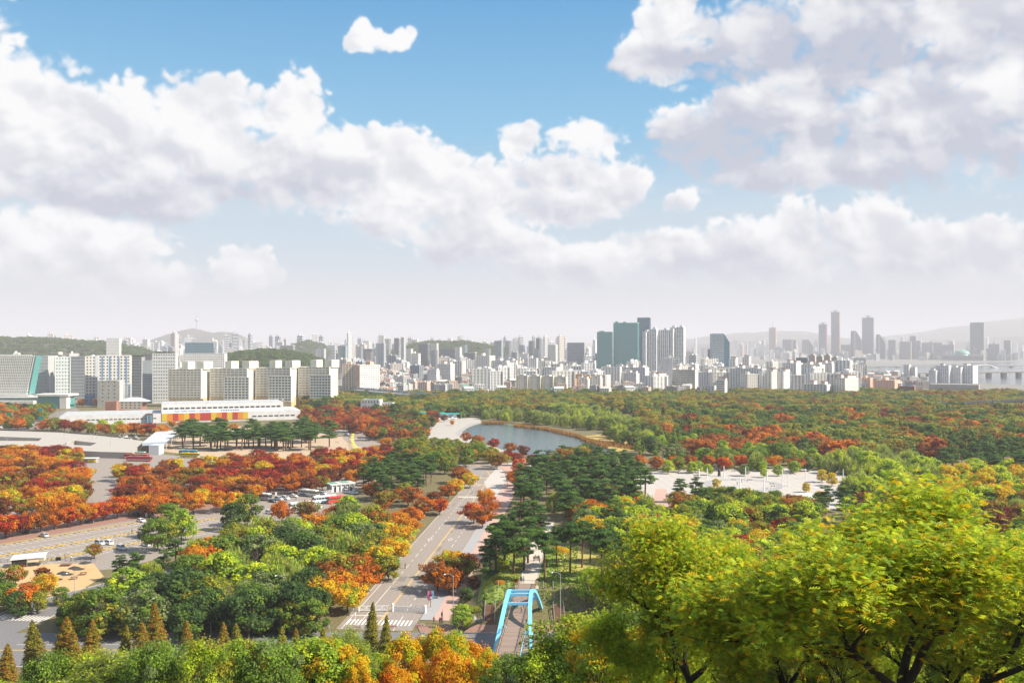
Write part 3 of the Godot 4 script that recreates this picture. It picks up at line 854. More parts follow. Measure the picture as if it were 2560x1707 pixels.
	for k in 16:   # repaired patches and trench lines
		var at := 70.0 + k * 15.0 + rng.randf_range(-5, 5)
		var off := rng.randf_range(-8.0, 6.0)
		ribbon(fix, [along(road, at, off), along(road, at + rng.randf_range(2.0, 9.0), off)], 0.0, rng.randf_range(0.6, 2.6), 0.038)
	part("repaired_patches", fix.done(), M.patch, avenue)
	var kb := Build.new()
	kerb(kb, road.slice(7), -9.7)
	kerb(kb, road.slice(7), 9.7)
	structure("kerb", kb.done(), M.concrete)
	# pavement on the right of the avenue, with a strip of slate paving
	var walk := Build.new()
	ribbon(walk, road.slice(6, 38), 9.85, 17.5, 0.10)
	structure("pavement", walk.done(), M.pink_paving)
	var slate := Build.new()
	ribbon(slate, road.slice(6, 16), 9.85, 13.2, 0.115)
	structure("slate_strip", slate.done(), M.grey_paving)
	var plz := sheet([[1210, 1205], [1250, 1160], [1330, 1150], [1345, 1180], [1300, 1215], [1260, 1245], [1225, 1240]], 0.05)
	structure("crossing_square", plz, M.pale_paving)
	# the street at the foot of the hill
	var st := Build.new()
	var street_path := [Vector2(-320, -212), Vector2(-60, -214), Vector2(60, -214), Vector2(300, -206)]
	ribbon(st, street_path, -13.0, 11.5, 0.026)
	var street := structure("street", st.done(), M.street)
	var sm := Build.new()
	dashes(sm, street_path, -4.0, 0.15, 3.0, 4.0, 0.036)
	dashes(sm, street_path, 4.0, 0.15, 3.0, 4.0, 0.036)
	dashes(sm, street_path, 11.0, 0.15, 99.0, 0.0, 0.036)
	part("white_markings", sm.done(), M.white_line, street)
	var sy := Build.new()
	dashes(sy, street_path, 0.2, 0.15, 99.0, 0.0, 0.036)
	dashes(sy, street_path, -0.2, 0.15, 99.0, 0.0, 0.036)
	part("yellow_markings", sy.done(), M.yellow_line, street)
	var sk := Build.new()
	kerb(sk, [Vector2(-21.5, -226), Vector2(60, -227.5), Vector2(300, -220)], 0.0)
	structure("kerb", sk.done(), M.concrete)
	structure("pavement", flat_sheet(PackedVector2Array([Vector2(-22.5, -226.2), Vector2(60, -227.7), Vector2(300, -220.2), Vector2(300, -226), Vector2(60, -233.4), Vector2(-24, -232.5)]), 0.12), M.brick_walk)
	# the side road on the left with its crossing
	var side := smooth([Vector2(-131, -200), Vector2(-128, -232), Vector2(-124, -250), Vector2(-112, -272), Vector2(-92, -292), Vector2(-75, -300)])
	var sr := Build.new()
	ribbon(sr, side, -8.5, 6.5, 0.030)
	var side_road := structure("side_road", sr.done(), M.street)
	var sz := Build.new()
	zebra(sz, side, 37.0, 14.5, 4.5, 0.038)
	dashes(sz, side, -3.6, 0.15, 3.0, 4.0, 0.038, 46.0, 200.0)
	ribbon(sz, [along(side, 44.0, -8.0), along(side, 44.0, 0.0)], -0.25, 0.25, 0.038)
	part("white_markings", sz.done(), M.white_line, side_road)
	var sq := Build.new()
	dashes(sq, side, 0.0, 0.15, 99.0, 0.0, 0.038, 44.0, 200.0)
	part("yellow_markings", sq.done(), M.yellow_line, side_road)
	var kk := Build.new()
	kerb(kk, side.slice(6), -8.6)
	kerb(kk, side.slice(6), 6.6)
	structure("kerb", kk.done(), M.concrete)
	# parking bays of the open car park
	parking_bays()

func sheet_on_bank(points: Array, lift: float) -> ArrayMesh:
	# a patch that follows the bank: a fine grid cut to the outline
	var flat := PackedVector2Array()
	for q in points:
		var h := 5.0
		for k in 4:
			var g := ground_at(q[0], q[1], h)
			h = land(g.x, g.z)
		var g2 := ground_at(q[0], q[1], h)
		flat.append(Vector2(g2.x, g2.z))
	var b := Build.new()
	var lo := flat[0]; var hi := flat[0]
	for q in flat: lo = lo.min(q); hi = hi.max(q)
	var s := 2.5
	for j in int((hi.y - lo.y) / s) + 1:
		for i in int((hi.x - lo.x) / s) + 1:
			var x := lo.x + i * s; var z := lo.y + j * s
			if Geometry2D.is_point_in_polygon(Vector2(x + s / 2, z + s / 2), flat):
				b.quad(on_land(x, z, lift), on_land(x + s, z, lift), on_land(x + s, z + s, lift), on_land(x, z + s, lift))
	return b.done()

func along(path: Array, at: float, off: float) -> Vector2:
	for k in path.size() - 1:
		var l: float = path[k].distance_to(path[k + 1])
		if at <= l or k == path.size() - 2:
			var dir: Vector2 = (path[k + 1] - path[k]) / l
			return path[k] + dir * at + Vector2(-dir.y, dir.x) * off
		at -= l
	return path[-1]

func diamond(b: Build, path: Array, at: float, off: float) -> void:
	var e := [along(path, at, off), along(path, at + 2.6, off - 0.8), along(path, at + 5.2, off), along(path, at + 2.6, off + 0.8)]
	for k in 4: ribbon(b, [e[k], e[(k + 1) % 4]], -0.1, 0.1, 0.042)

func zebra(b: Build, path: Array, at: float, width: float, deep: float, lift: float) -> void:
	var n := int(width / 1.0)
	for k in n:
		var off := -width / 2.0 + (k + 0.5) * width / n
		ribbon(b, [along(path, at, off), along(path, at + deep, off)], -0.24, 0.24, lift)

func turn_arrow(b: Build, at: Vector2, lean: float) -> void:
	ribbon(b, [at, at + Vector2(lean * 3.0, -3.2)], -0.1, 0.1, 0.042)
	ribbon(b, [at, at + Vector2(-1.1, 0.9)], -0.12, 0.12, 0.042)
	var t := at + Vector2(-1.1, 0.9)
	b.tri(Vector3(t.x - 0.8, 0.042, t.y + 0.5), Vector3(t.x + 0.5, 0.042, t.y - 0.7), Vector3(t.x + 0.5, 0.042, t.y + 0.6))

var BAY := []   # origin, direction along the row, direction across

func parking_bays() -> void:
	var o := ground_at(0, 1362)
	var e := ground_at(380, 1299)
	var row := Vector2(e.x - o.x, e.z - o.z).normalized()
	var across := Vector2(-row.y, row.x)   # towards the camera
	if across.y < 0.0: across = -across
	BAY = [Vector2(o.x, o.z), row, across]
	var w := Build.new()
	var y := Build.new()
	var stops := Build.new()
	var grass := Build.new()
	# rows of bays: distance across at which each row's back lies, and which way it opens
	for r in [[0.6, 1.0], [17.2, -1.0], [18.8, 1.0], [35.4, -1.0], [37.0, 1.0]]:
		var back: float = r[0]
		var open: float = r[1]
		var front: Vector2 = BAY[0] + across * (back + open * 5.2)
		ribbon(w, [front - row * 30.0, front + row * 75.0], -0.07, 0.07, 0.024)
		for k in range(-11, 28):
			var at: Vector2 = BAY[0] + row * (k * 2.75) + across * back
			ribbon(w, [at, at + across * open * 5.2], -0.07, 0.07, 0.024)
			for q in 2:
				var m: Vector2 = at + row * (0.8 + 1.1 * q) + across * open * 0.5
				stops.tint = Color(0.03, 0.03, 0.03) if (k + q) % 2 == 0 else Color(0.55, 0.33, 0.03)
				stops.bar(Vector3(m.x - row.x * 0.35, 0.08, m.y - row.y * 0.35), Vector3(m.x + row.x * 0.35, 0.08, m.y + row.y * 0.35), 0.14, 0.12)
	for b in [[16.9, 19.1], [35.1, 37.3], [-1.6, 0.2]]:
		ribbon(grass, [BAY[0] + across * (b[0] + b[1]) * 0.5 - row * 34.0, BAY[0] + across * (b[0] + b[1]) * 0.5 + row * 78.0], -(b[1] - b[0]) * 0.42, (b[1] - b[0]) * 0.42, 0.10)
	var lot := structure("parking_bays", w.done(), M.white_line)
	tag(part("wheel_stops", stops.done(), M.many, lot), "", "", "", "stuff")
	structure("grass_strips", grass.done(), M.dry_grass)

# ---- planting
var KEEP_CLEAR := []   # ground outlines (x, z) where nothing is planted

func clear_here(points: Array) -> void:
	var flat := PackedVector2Array()
	for q in points:
		var g: Vector3 = ground_at(q[0], q[1])
		flat.append(Vector2(g.x, g.z))
	KEEP_CLEAR.append(flat)

func may_plant(x: float, z: float) -> bool:
	for f in KEEP_CLEAR:
		if Geometry2D.is_point_in_polygon(Vector2(x, z), f): return false
	return true

const TONE_WORDS := {"crimson": "crimson-leaved", "maroon": "dark maroon", "scarlet": "bright scarlet", "orange": "orange-leaved", "amber": "amber-yellow", "golden": "golden-yellow", "bronze": "bronze and green", "rust": "rust-brown", "olive": "olive-green", "green": "mid-green", "fresh_green": "fresh green", "dark_green": "dark green", "lime": "lime-yellow", "grey_green": "grey-green"}

func described(key: String, where: String) -> Array:
	# the name, the look and the label of a tree of this kind growing somewhere
	var k := key.trim_prefix("near_").trim_prefix("far_")
	if k.begins_with("zelkova"):
		var tone := k.split("_", true, 1)[1].rsplit("_", true, 1)[0]
		var red := tone in ["crimson", "maroon", "scarlet"]
		return ["maple_tree" if red else "oak_tree" if tone in ["olive", "bronze"] else "zelkova_tree", "%s round-headed %s %s" % [TONE_WORDS[tone], "maple tree" if red else "tree" if tone in ["olive", "bronze"] else "zelkova tree", where]]
	if k.begins_with("broad"): return ["ginkgo_tree" if "golden" in k or "lime" in k else "broadleaf_tree", "%s broad-leaved tree %s" % [TONE_WORDS[k.trim_prefix("broad_").rsplit("_", true, 1)[0]], where]]
	if k.begins_with("pine"): return ["pine_tree", "dark green layered pine tree %s" % where]
	if k.begins_with("willow"): return ["willow_tree", "pale green drooping willow tree %s" % where]
	if k.begins_with("spire"): return ["conifer_tree", "%s pointed conifer tree %s" % ["russet" if key.ends_with("_0") or key == "near_spire" else "dark green", where]]
	if k.begins_with("poplar"): return ["poplar_tree", "%s slender columnar poplar tree %s" % ["light green" if key.ends_with("0") else "dark green", where]]
	if k.begins_with("locust"): return ["locust_tree", "locust tree with %s feathery leaves %s" % [["bright yellow-lime", "green and lime", "silvery grey-green"][int(k[-1])], where]]
	return ["autumn_tree" if k in ["rust", "maroon", "russet", "amber"] else "broadleaf_tree", "%s leafy tree %s" % [{"green": "mid-green", "dark_green": "dark green", "olive": "olive-green", "rust": "rust-orange", "maroon": "dark maroon", "russet": "russet-brown", "amber": "amber", "golden": "golden-yellow", "lime": "lime-yellow"}.get(k, "green"), where]]

var drift: FastNoiseLite

func pick(kinds: Array, at := Vector2.INF) -> String:
	var total := 0.0
	for k in kinds: total += k[1]
	var x := rng.randf() * total
	if at.x < 1e8:   # kinds drift over the ground, so that like stands by like
		if drift == null:
			drift = FastNoiseLite.new()
			drift.seed = 77
			drift.frequency = 0.007
			drift.fractal_octaves = 2
		x = clampf(0.5 + drift.get_noise_2d(at.x, at.y) * 1.1 + rng.randf_range(-0.14, 0.14), 0.0, 0.999) * total
	for k in kinds:
		x -= k[1]
		if x <= 0.0:
			var key: String = k[0]
			return key if TREES.has(key) else key + "_%d" % (rng.randi() % k[2])
	return kinds[0][0]

func nominal(key: String) -> float:
	return TREES[key].crown.get_aabb().end.y

func scatter(outline_px: Array, gap: float, tall: Vector2, kinds: Array, where: String, group: String, stuff_name := "", mass := []) -> int:
	var key_drift := stuff_name != ""
	# trees whose tops fall inside an outline in the photograph, on a loose grid on the ground
	var poly := PackedVector2Array()
	var v0 := 1e9; var v1 := -1e9; var u0 := 1e9; var u1 := -1e9
	for q in outline_px:
		poly.append(Vector2(q[0], q[1]))
		v0 = minf(v0, q[1]); v1 = maxf(v1, q[1]); u0 = minf(u0, q[0]); u1 = maxf(u1, q[0])
	if not stuff_name or mass:
		gap *= 1.42
		tall *= 1.05
		tall *= 1.08
	var hm := (tall.x + tall.y) * 0.5
	var d0 := (EYE - hm) * FOCAL / (v1 - HORIZON) * 0.9
	var d1 := (EYE - hm) * FOCAL / (v0 - HORIZON) * 1.1
	var n := 0
	var piles := {}
	var d := d0
	var odd := 0.0
	while d < d1:
		odd = 0.5 - odd
		var x := (u0 - 1280.0) / FOCAL * d + odd * gap
		var xe := (u1 - 1280.0) / FOCAL * d
		while x < xe:
			var px := x + rng.randf_range(-0.34, 0.34) * gap
			var pz := -(d + rng.randf_range(-0.34, 0.34) * gap)
			var key := pick(kinds, Vector2(px, pz) if key_drift else Vector2.INF)
			var h := rng.randf_range(tall.x, tall.y) * (1.0 if rng.randf() < 0.8 else rng.randf_range(0.7, 1.2))
			x += gap
			var y := land(px, pz)
			if not Geometry2D.is_point_in_polygon(pixel(Vector3(px, y + h, pz)), poly) or not may_plant(px, pz): continue
			var size := h / nominal(key)
			var dd := described(key, where)
			n += 1
			var massed := stuff_name != "" and mass.is_empty()
			for w in mass:
				if key.begins_with(w): massed = true
			if massed:
				if not piles.has(key): piles[key] = []
				piles[key].append(Transform3D(Basis(Vector3.UP, rng.randf() * TAU).scaled(Vector3(size * rng.randf_range(0.7, 1.35), size * rng.randf_range(0.9, 1.1), size * rng.randf_range(0.7, 1.35))), Vector3(px, y, pz)))
			else:
				plant(dd[0], key, Vector3(px, y, pz), size * 1.12, dd[1], group, rng.randf_range(0.84, 0.95))
		d += gap * 0.87
	for key in piles:
		for p in ["crown"]:
			var mm := MultiMesh.new()
			mm.transform_format = MultiMesh.TRANSFORM_3D
			mm.mesh = TREES[key][p]
			mm.instance_count = piles[key].size()
			for k in piles[key].size(): mm.set_instance_transform(k, piles[key][k])
			var o := MultiMeshInstance3D.new()
			o.multimesh = mm
			o.material_override = M.leaf
			o.name = numbered(stuff_name)
			add_child(o)
			tag(o, described(key, where)[1].replace(" tree ", " tree crowns massed "), "wood", "", "stuff")
	return n

func stand(key: String, u: float, v: float, h: float, where: String, group := "", wide := 1.0, turn := -1.0) -> Node3D:
	# one tree whose top is at u, v
	var d := 0.0
	var y := 0.0
	for k in 8:
		d = (EYE - y - h) * FOCAL / (v - HORIZON)
		y = lerpf(y, land((u - 1280.0) / FOCAL * d, -d), 0.6)
	var dd := described(key, where)
	var size := h / nominal(key)
	var o := plant(dd[0], key, on_land((u - 1280.0) / FOCAL * d, -d), size, dd[1], group, 1.0, turn)
	o.scale.x *= wide
	o.scale.z *= wide
	return o

func on_hill(key: String, u: float, v: float, h: float, where: String, group := "", wide := 1.0, turn := -1.0) -> Node3D:
	# one tree on the slope below the viewpoint whose top is at u, v
	var k := (v - HORIZON) / FOCAL
	var d := (h - 1.8) / (0.392 - k)
	var x := (u - 1280.0) / FOCAL * d
	var dd := described(key, where)
	var size := h / nominal(key)
	var o := plant(dd[0], key, on_land(x, -d, -0.2), size, dd[1], group, 1.0, turn)
	o.scale.x *= wide
	o.scale.z *= wide
	return o

func build_plants() -> void:
	tree_count = {}
	clear_here([[830, 1600], [1055, 1600], [1170, 1361], [1262, 1190], [1200, 1150], [1100, 1200], [1030, 1361]])
	clear_here([[190, 1300], [215, 1240], [200, 1145], [262, 1150], [280, 1200], [300, 1260], [300, 1330]])
	clear_here([[-60, 1366], [430, 1290], [440, 1420], [-60, 1440]])
	clear_here([[560, 1330], [600, 1275], [700, 1240], [900, 1225], [900, 1260], [740, 1320], [640, 1345]])
	clear_here([[395, 1090], [640, 1062], [860, 1085], [985, 1125], [880, 1150], [700, 1160], [560, 1150], [405, 1132]])
	clear_here([[1138, 1086], [1200, 1050], [1500, 1080], [1540, 1135], [1330, 1145], [1230, 1125]])
	clear_here([[1060, 1100], [1090, 1052], [1200, 1040], [1203, 1060], [1150, 1084], [1180, 1100], [1120, 1110]])
	clear_here([[1640, 1195], [2120, 1190], [2130, 1262], [1980, 1280], [1840, 1258], [1700, 1240], [1680, 1330], [1630, 1330], [1620, 1240]])
	clear_here([[-90, 1139], [-90, 1090], [420, 1106], [430, 1140], [300, 1150], [150, 1141]])
	clear_here([[130, 1080], [760, 1075], [760, 1010], [130, 1020]])
	# car park maples
	var autumn := [["zelkova_crimson", 2.0, 2], ["zelkova_maroon", 1.5, 2], ["zelkova_orange", 2.5, 2], ["zelkova_amber", 2.2, 2], ["zelkova_golden", 1.2, 2], ["zelkova_rust", 1.6, 2], ["zelkova_bronze", 1.0, 2]]
	scatter([[-30, 1106], [130, 1102], [200, 1118], [300, 1195], [320, 1222], [-30, 1250]], 8.2, Vector2(6.8, 8.8), [["zelkova_amber", 3.0, 2], ["zelkova_maroon", 2.0, 2], ["zelkova_orange", 2.0, 2], ["zelkova_golden", 1.5, 2], ["zelkova_bronze", 2.0, 2], ["zelkova_crimson", 1.6, 2]], "in the shaded rows of the car park", "car park trees")
	scatter([[258, 1172], [330, 1150], [440, 1140], [560, 1125], [700, 1112], [790, 1098], [970, 1105], [985, 1140], [880, 1185], [700, 1205], [620, 1222], [500, 1238], [340, 1245]], 8.6, Vector2(6.5, 8.6), autumn, "between the parked cars", "trees between the parked cars")
	# the front row along the open bays: base points on a line
	for k in 15:
		var b := ground_at(lerpf(-20, 420, k / 14.0) + rng.randf_range(-4, 4), lerpf(1351, 1274, k / 14.0))
		var key := "zelkova_%s_%d" % [["scarlet", "crimson", "scarlet", "rust", "orange", "amber"][rng.randi() % 6], k % 2]
		plant(described(key, "")[0], key, b, rng.randf_range(0.92, 1.12), described(key, "in the row beside the open parking bays")[1], "trees beside the parking bays")
	for k in 9:
		var b := ground_at(lerpf(440, 760, k / 8.0) + rng.randf_range(-5, 5), lerpf(1262, 1222, k / 8.0))
		var key := "zelkova_%s_%d" % [["crimson", "maroon", "crimson", "scarlet", "rust"][rng.randi() % 5], k % 2]
		plant(described(key, "")[0], key, b, rng.randf_range(0.9, 1.1), described(key, "in the row beside the coaches")[1], "trees beside the coaches")
	# in front of the long hall
	for k in 22:
		var u := lerpf(108, 408, k / 21.0) + rng.randf_range(-6, 6)
		var key: String = ["zelkova_rust_0", "zelkova_orange_0", "broad_olive_0", "zelkova_scarlet_0", "zelkova_amber_1", "broad_lime_1", "zelkova_crimson_1"][rng.randi() % 7]
		var b := ground_at(u, lerpf(1076, 1096, k / 21.0) + rng.randf_range(-5, 3))
		plant(described(key, "")[0], key, b, rng.randf_range(0.95, 1.3), described(key, "in front of the long white hall")[1], "trees in front of the hall")
	for q in [[430, 1050, "zelkova_amber_0"], [455, 1052, "zelkova_orange_1"], [408, 1060, "zelkova_amber_1"], [560, 1060, "zelkova_amber_1"], [585, 1058, "zelkova_orange_0"]]:
		stand(q[2], q[0], q[1], 7.0, "between the hall and the pine grove", "trees beside the hall")
	# pine grove on the tan plaza
	for k in 64:
		var u := rng.randf_range(440, 835)
		var v := rng.randf_range(1086, 1127) if k > 20 else rng.randf_range(1118, 1128)
		if u > 780 and v > 1118: v -= 12.0
		plant("pine_tree", "pine_%d" % [[0, 3, 3, 0][k % 4]], ground_at(u, v), rng.randf_range(1.25, 1.5), "tall bare-stemmed pine tree in the grove on the sandy plaza", "pine grove on the sandy plaza", 0.84).scale *= Vector3(1.3, 1, 1.3)
	# maples and mixed trees round the lake end of the avenue
	scatter([[690, 1015], [800, 1000], [900, 1005], [1000, 1040], [960, 1075], [830, 1070], [740, 1040]], 11.0, Vector2(7.0, 9.5), [["zelkova_rust", 3.0, 2], ["zelkova_crimson", 2.5, 2], ["zelkova_maroon", 2.0, 2], ["zelkova_orange", 0.8, 2], ["broad_dark_green", 0.8, 2]], "between the hall and the lake", "maples between the hall and the lake")
	scatter([[930, 1010], [1100, 1012], [1130, 1035], [1080, 1060], [1060, 1085], [960, 1082], [920, 1050]], 11.5, Vector2(7.0, 9.5), [["zelkova_olive", 2.0, 2], ["zelkova_rust", 1.8, 2], ["broad_dark_green", 1.5, 2], ["zelkova_maroon", 1.2, 2], ["broad_olive", 1.0, 2]], "beside the lake promenade", "trees beside the lake promenade")
	for q in [[930, 1056, 7.5, "zelkova_golden_0"], [1000, 1075, 8, "broad_olive_0"], [1085, 1042, 8, "zelkova_rust_0"], [1060, 1050, 8, "zelkova_rust_1"], [1110, 1036, 7, "zelkova_maroon_0"], [1130, 1050, 5, "zelkova_amber_0"]]:
		stand(q[3], q[0], q[1], q[2], "standing on the paved lake promenade", "promenade trees")
	scatter([[985, 1090], [1030, 1085], [1110, 1092], [1200, 1100], [1250, 1120], [1260, 1150], [1200, 1145], [1120, 1140], [1000, 1120]], 9.0, Vector2(7.5, 9.5), [["broad_olive", 3.0, 2], ["zelkova_olive", 2.0, 2], ["broad_green", 1.5, 2], ["zelkova_bronze", 1.0, 2]], "at the bend of the avenue before the lake", "trees at the bend of the avenue")
	for q in [[965, 1092, 8, "zelkova_amber_0"], [1000, 1095, 8, "zelkova_rust_1"], [1165, 1080, 8, "zelkova_rust_0"], [1195, 1085, 8, "zelkova_rust_1"], [1235, 1095, 8, "zelkova_crimson_1"], [1275, 1105, 8, "zelkova_rust_0"], [1310, 1112, 8, "zelkova_maroon_1"], [1290, 1130, 8, "zelkova_crimson_0"], [1120, 1118, 8, "zelkova_golden_0"], [1140, 1115, 8, "zelkova_scarlet_0"], [1180, 1122, 8, "zelkova_amber_0"], [1245, 1128, 7, "zelkova_bronze_0"], [1270, 1125, 7, "zelkova_crimson_1"], [1300, 1145, 8, "zelkova_scarlet_1"], [1330, 1135, 8, "zelkova_maroon_0"], [1285, 1175, 8, "zelkova_orange_0"], [1295, 1160, 7, "zelkova_scarlet_0"]]:
		stand(q[3], q[0], q[1], q[2], "where the avenue meets the lake", "trees where the avenue meets the lake")
	# conifers and mixed trees left of the avenue, above the coaches
	scatter([[905, 1150], [990, 1118], [1080, 1130], [1105, 1160], [1060, 1185], [960, 1190], [905, 1185]], 8.0, Vector2(9.0, 11.0), [["pine", 3.0, 4]], "on the bank left of the avenue", "pines left of the avenue")
	for q in [[1150, 1165, 9, "zelkova_rust_0"], [1175, 1180, 8, "zelkova_golden_0"], [1140, 1195, 8, "zelkova_golden_1"], [1120, 1205, 8, "zelkova_rust_1"], [1085, 1228, 8, "zelkova_maroon_0"], [1060, 1240, 8, "zelkova_orange_1"], [1100, 1245, 7, "zelkova_scarlet_0"], [1025, 1265, 8.5, "zelkova_orange_0"], [990, 1275, 8.5, "zelkova_amber_1"], [1020, 1290, 8, "zelkova_amber_0"], [960, 1300, 9, "zelkova_golden_0"], [1000, 1310, 9, "zelkova_golden_1"], [930, 1320, 10, "broad_olive_0"], [985, 1340, 9, "zelkova_golden_1"], [905, 1345, 10, "zelkova_olive_0"], [950, 1360, 9.5, "zelkova_golden_0"], [970, 1385, 8, "broad_olive_1"],
			[880, 1385, 9, "zelkova_orange_0"], [915, 1410, 8, "zelkova_orange_1"], [845, 1425, 9, "zelkova_amber_0"], [800, 1440, 9, "zelkova_golden_0"], [870, 1450, 8.5, "zelkova_golden_1"], [800, 1462, 7, "broad_amber_0"], [930, 1200, 9, "zelkova_rust_1"], [1010, 1205, 9, "broad_olive_1"], [960, 1225, 9, "zelkova_bronze_1"], [1020, 1215, 9, "zelkova_rust_0"]]:
		stand(q[3], q[0], q[1], q[2], "lining the left side of the avenue", "trees lining the avenue", 1.12)
	scatter([[470, 1330], [560, 1300], [700, 1270], [860, 1245], [960, 1245], [960, 1300], [880, 1350], [830, 1400], [760, 1430], [560, 1400], [480, 1380]], 8.2, Vector2(8.0, 11.5), [["broad_olive", 1.6, 2], ["broad_green", 1.2, 2], ["willow", 2.2, 3], ["broad_lime", 1.6, 2], ["broad_grey_green", 1.0, 2], ["zelkova_amber", 0.7, 2], ["broad_dark_green", 0.8, 2], ["zelkova_bronze", 0.8, 2]], "in the belt between avenue and car park", "trees between avenue and car park")
	for q in [[420, 1255, 13, "broad_green_1"], [455, 1268, 12, "broad_fresh_green_1"], [395, 1290, 12, "broad_green_0"], [620, 1232, 13, "broad_green_1"], [580, 1255, 11, "broad_dark_green_1"], [640, 1312, 12, "broad_lime_1"], [690, 1330, 10, "broad_lime_0"], [545, 1340, 10, "zelkova_bronze_0"], [500, 1345, 10, "broad_olive_1"], [705, 1250, 9, "zelkova_orange_0"], [765, 1248, 9, "zelkova_bronze_1"], [840, 1262, 9, "zelkova_orange_1"], [870, 1235, 10, "broad_lime_0"], [800, 1370, 10, "broad_dark_green_0"], [760, 1385, 9, "pine_1"], [830, 1395, 9, "pine_2"], [440, 1345, 10, "pine_1"], [410, 1375, 9, "pine_2"], [340, 1378, 9, "pine_1"], [300, 1385, 8, "pine_2"], [380, 1395, 8, "willow_0"], [700, 1345, 11, "willow_0"]]:
		stand(q[3], q[0], q[1], q[2], "at the edge of the car park belt", "trees at the edge of the car park belt")
	scatter([[175, 1440], [250, 1415], [330, 1400], [560, 1412], [700, 1415], [800, 1445], [780, 1475], [560, 1480], [300, 1475], [180, 1475]], 7.6, Vector2(9.5, 12.0), [["broad_green", 3.0, 2], ["broad_fresh_green", 1.2, 2], ["broad_dark_green", 1.2, 2], ["broad_olive", 1.5, 2], ["broad_grey_green", 1.2, 2]], "in the dense row along the street", "dense row of trees along the street")
	scatter([[170, 1476], [480, 1482], [790, 1484], [790, 1512], [480, 1508], [170, 1506]], 5.0, Vector2(6.5, 8.0), [["broad_green", 2.0, 2], ["broad_dark_green", 2.0, 2], ["broad_olive", 1.0, 2]], "at the kerb of the street", "low trees at the kerb of the street")
	for q in [[40, 1408, 6.5, "zelkova_bronze_0"], [237, 1358, 5, "zelkova_bronze_1"], [108, 1418, 5, "zelkova_maroon_0"], [115, 1432, 7, "zelkova_golden_1"], [10, 1450, 8, "broad_green_0"], [60, 1455, 8, "zelkova_orange_0"], [95, 1475, 6, "broad_olive_0"], [150, 1465, 5, "broad_green_0"], [-20, 1420, 8, "broad_dark_green_0"], [45, 1475, 7, "broad_dark_green_1"]]:
		stand(q[3], q[0], q[1], q[2], "round the sandy dog yard", "trees round the dog yard")
	# right of the avenue
	for q in [[1215, 1220, 8.5, "zelkova_amber_0"], [1225, 1238, 8, "zelkova_orange_1"], [1185, 1255, 8.5, "zelkova_scarlet_0"], [1205, 1268, 8, "zelkova_rust_0"], [1130, 1372, 9, "zelkova_golden_0"], [1150, 1385, 8.5, "zelkova_bronze_1"], [1095, 1403, 8.5, "zelkova_rust_0"], [1125, 1415, 8, "zelkova_rust_1"], [1165, 1378, 8, "zelkova_maroon_1"]]:
		stand(q[3], q[0], q[1], q[2], "on the verge right of the avenue", "verge trees right of the avenue", 1.1)
	for q in [[1300, 1255, 14], [1250, 1288, 13], [1335, 1250, 13], [1285, 1310, 14], [1240, 1325, 12], [1262, 1300, 13], [1320, 1290, 14], [1225, 1345, 11], [1345, 1275, 12], [1310, 1330, 11]]:
		stand("pine_%d" % [2 if int(q[0]) % 3 else 1], q[0], q[1], q[2], "between the avenue and the footpath", "pines between avenue and footpath", 1.05)
	scatter([[1290, 1160], [1330, 1125], [1400, 1110], [1480, 1105], [1560, 1120], [1630, 1165], [1650, 1210], [1560, 1215], [1450, 1225], [1350, 1235], [1300, 1215]], 8.0, Vector2(10.0, 13.0), [["pine", 6.0, 4], ["zelkova_bronze", 0.35, 2]], "in the wood before the plaza", "pine wood before the plaza")
	for q in [[1362, 1325, 14], [1392, 1315, 12], [1425, 1300, 15], [1455, 1298, 14], [1475, 1305, 12], [1505, 1318, 15], [1520, 1316, 14], [1555, 1330, 12]]:
		stand("pine_3", q[0], q[1], q[2], "with a tall bare stem by the lawn", "slender pines by the lawn", 0.85)
	for q in [[1390, 1225, 9, "willow_0"], [1430, 1245, 8, "zelkova_bronze_0"], [1490, 1248, 9, "zelkova_bronze_1"], [1535, 1215, 9, "zelkova_crimson_0"], [1505, 1222, 8, "zelkova_rust_0"], [1590, 1225, 8, "zelkova_orange_1"], [1560, 1262, 9, "zelkova_orange_0"], [1520, 1262, 9, "zelkova_amber_1"], [1615, 1228, 11, "willow_0"], [1650, 1255, 9, "willow_0"], [1600, 1285, 10, "broad_golden_0"], [1560, 1295, 9, "broad_lime_0"], [1650, 1290, 9, "broad_lime_1"], [1690, 1292, 9, "broad_lime_0"], [1530, 1320, 8, "pine_1"], [1575, 1325, 9, "pine_2"], [1620, 1310, 9, "broad_lime_1"], [1740, 1280, 10, "broad_grey_green_0"], [1790, 1265, 9, "broad_lime_1"], [1760, 1310, 11, "pine_1"], [1800, 1300, 10, "broad_grey_green_0"], [1840, 1315, 10, "pine_2"], [1860, 1325, 10, "pine_1"], [1930, 1268, 10, "zelkova_crimson_0"], [1960, 1290, 9, "zelkova_crimson_1"], [1915, 1260, 7, "zelkova_orange_0"], [1895, 1320, 5, "zelkova_scarlet_1"], [1700, 1195, 11, "pine_1"], [1740, 1190, 11, "pine_2"], [1765, 1218, 9, "broad_olive_1"], [1850, 1220, 10, "broad_lime_0"], [1880, 1225, 10, "broad_olive_0"], [1935, 1222, 9, "broad_green_0"], [1975, 1235, 9, "zelkova_maroon_0"], [1990, 1240, 9, "broad_olive_1"], [2020, 1245, 9, "broad_olive_0"], [2050, 1225, 9, "broad_golden_1"], [1820, 1235, 8, "pine_2"], [1700, 1385, 8, "pine_2"], [1800, 1385, 8, "pine_1"], [1890, 1380, 8, "broad_dark_green_0"], [1960, 1345, 9, "broad_grey_green_0"]]:
		stand(q[3], q[0], q[1], q[2], "in the grove below the plaza", "grove below the plaza")
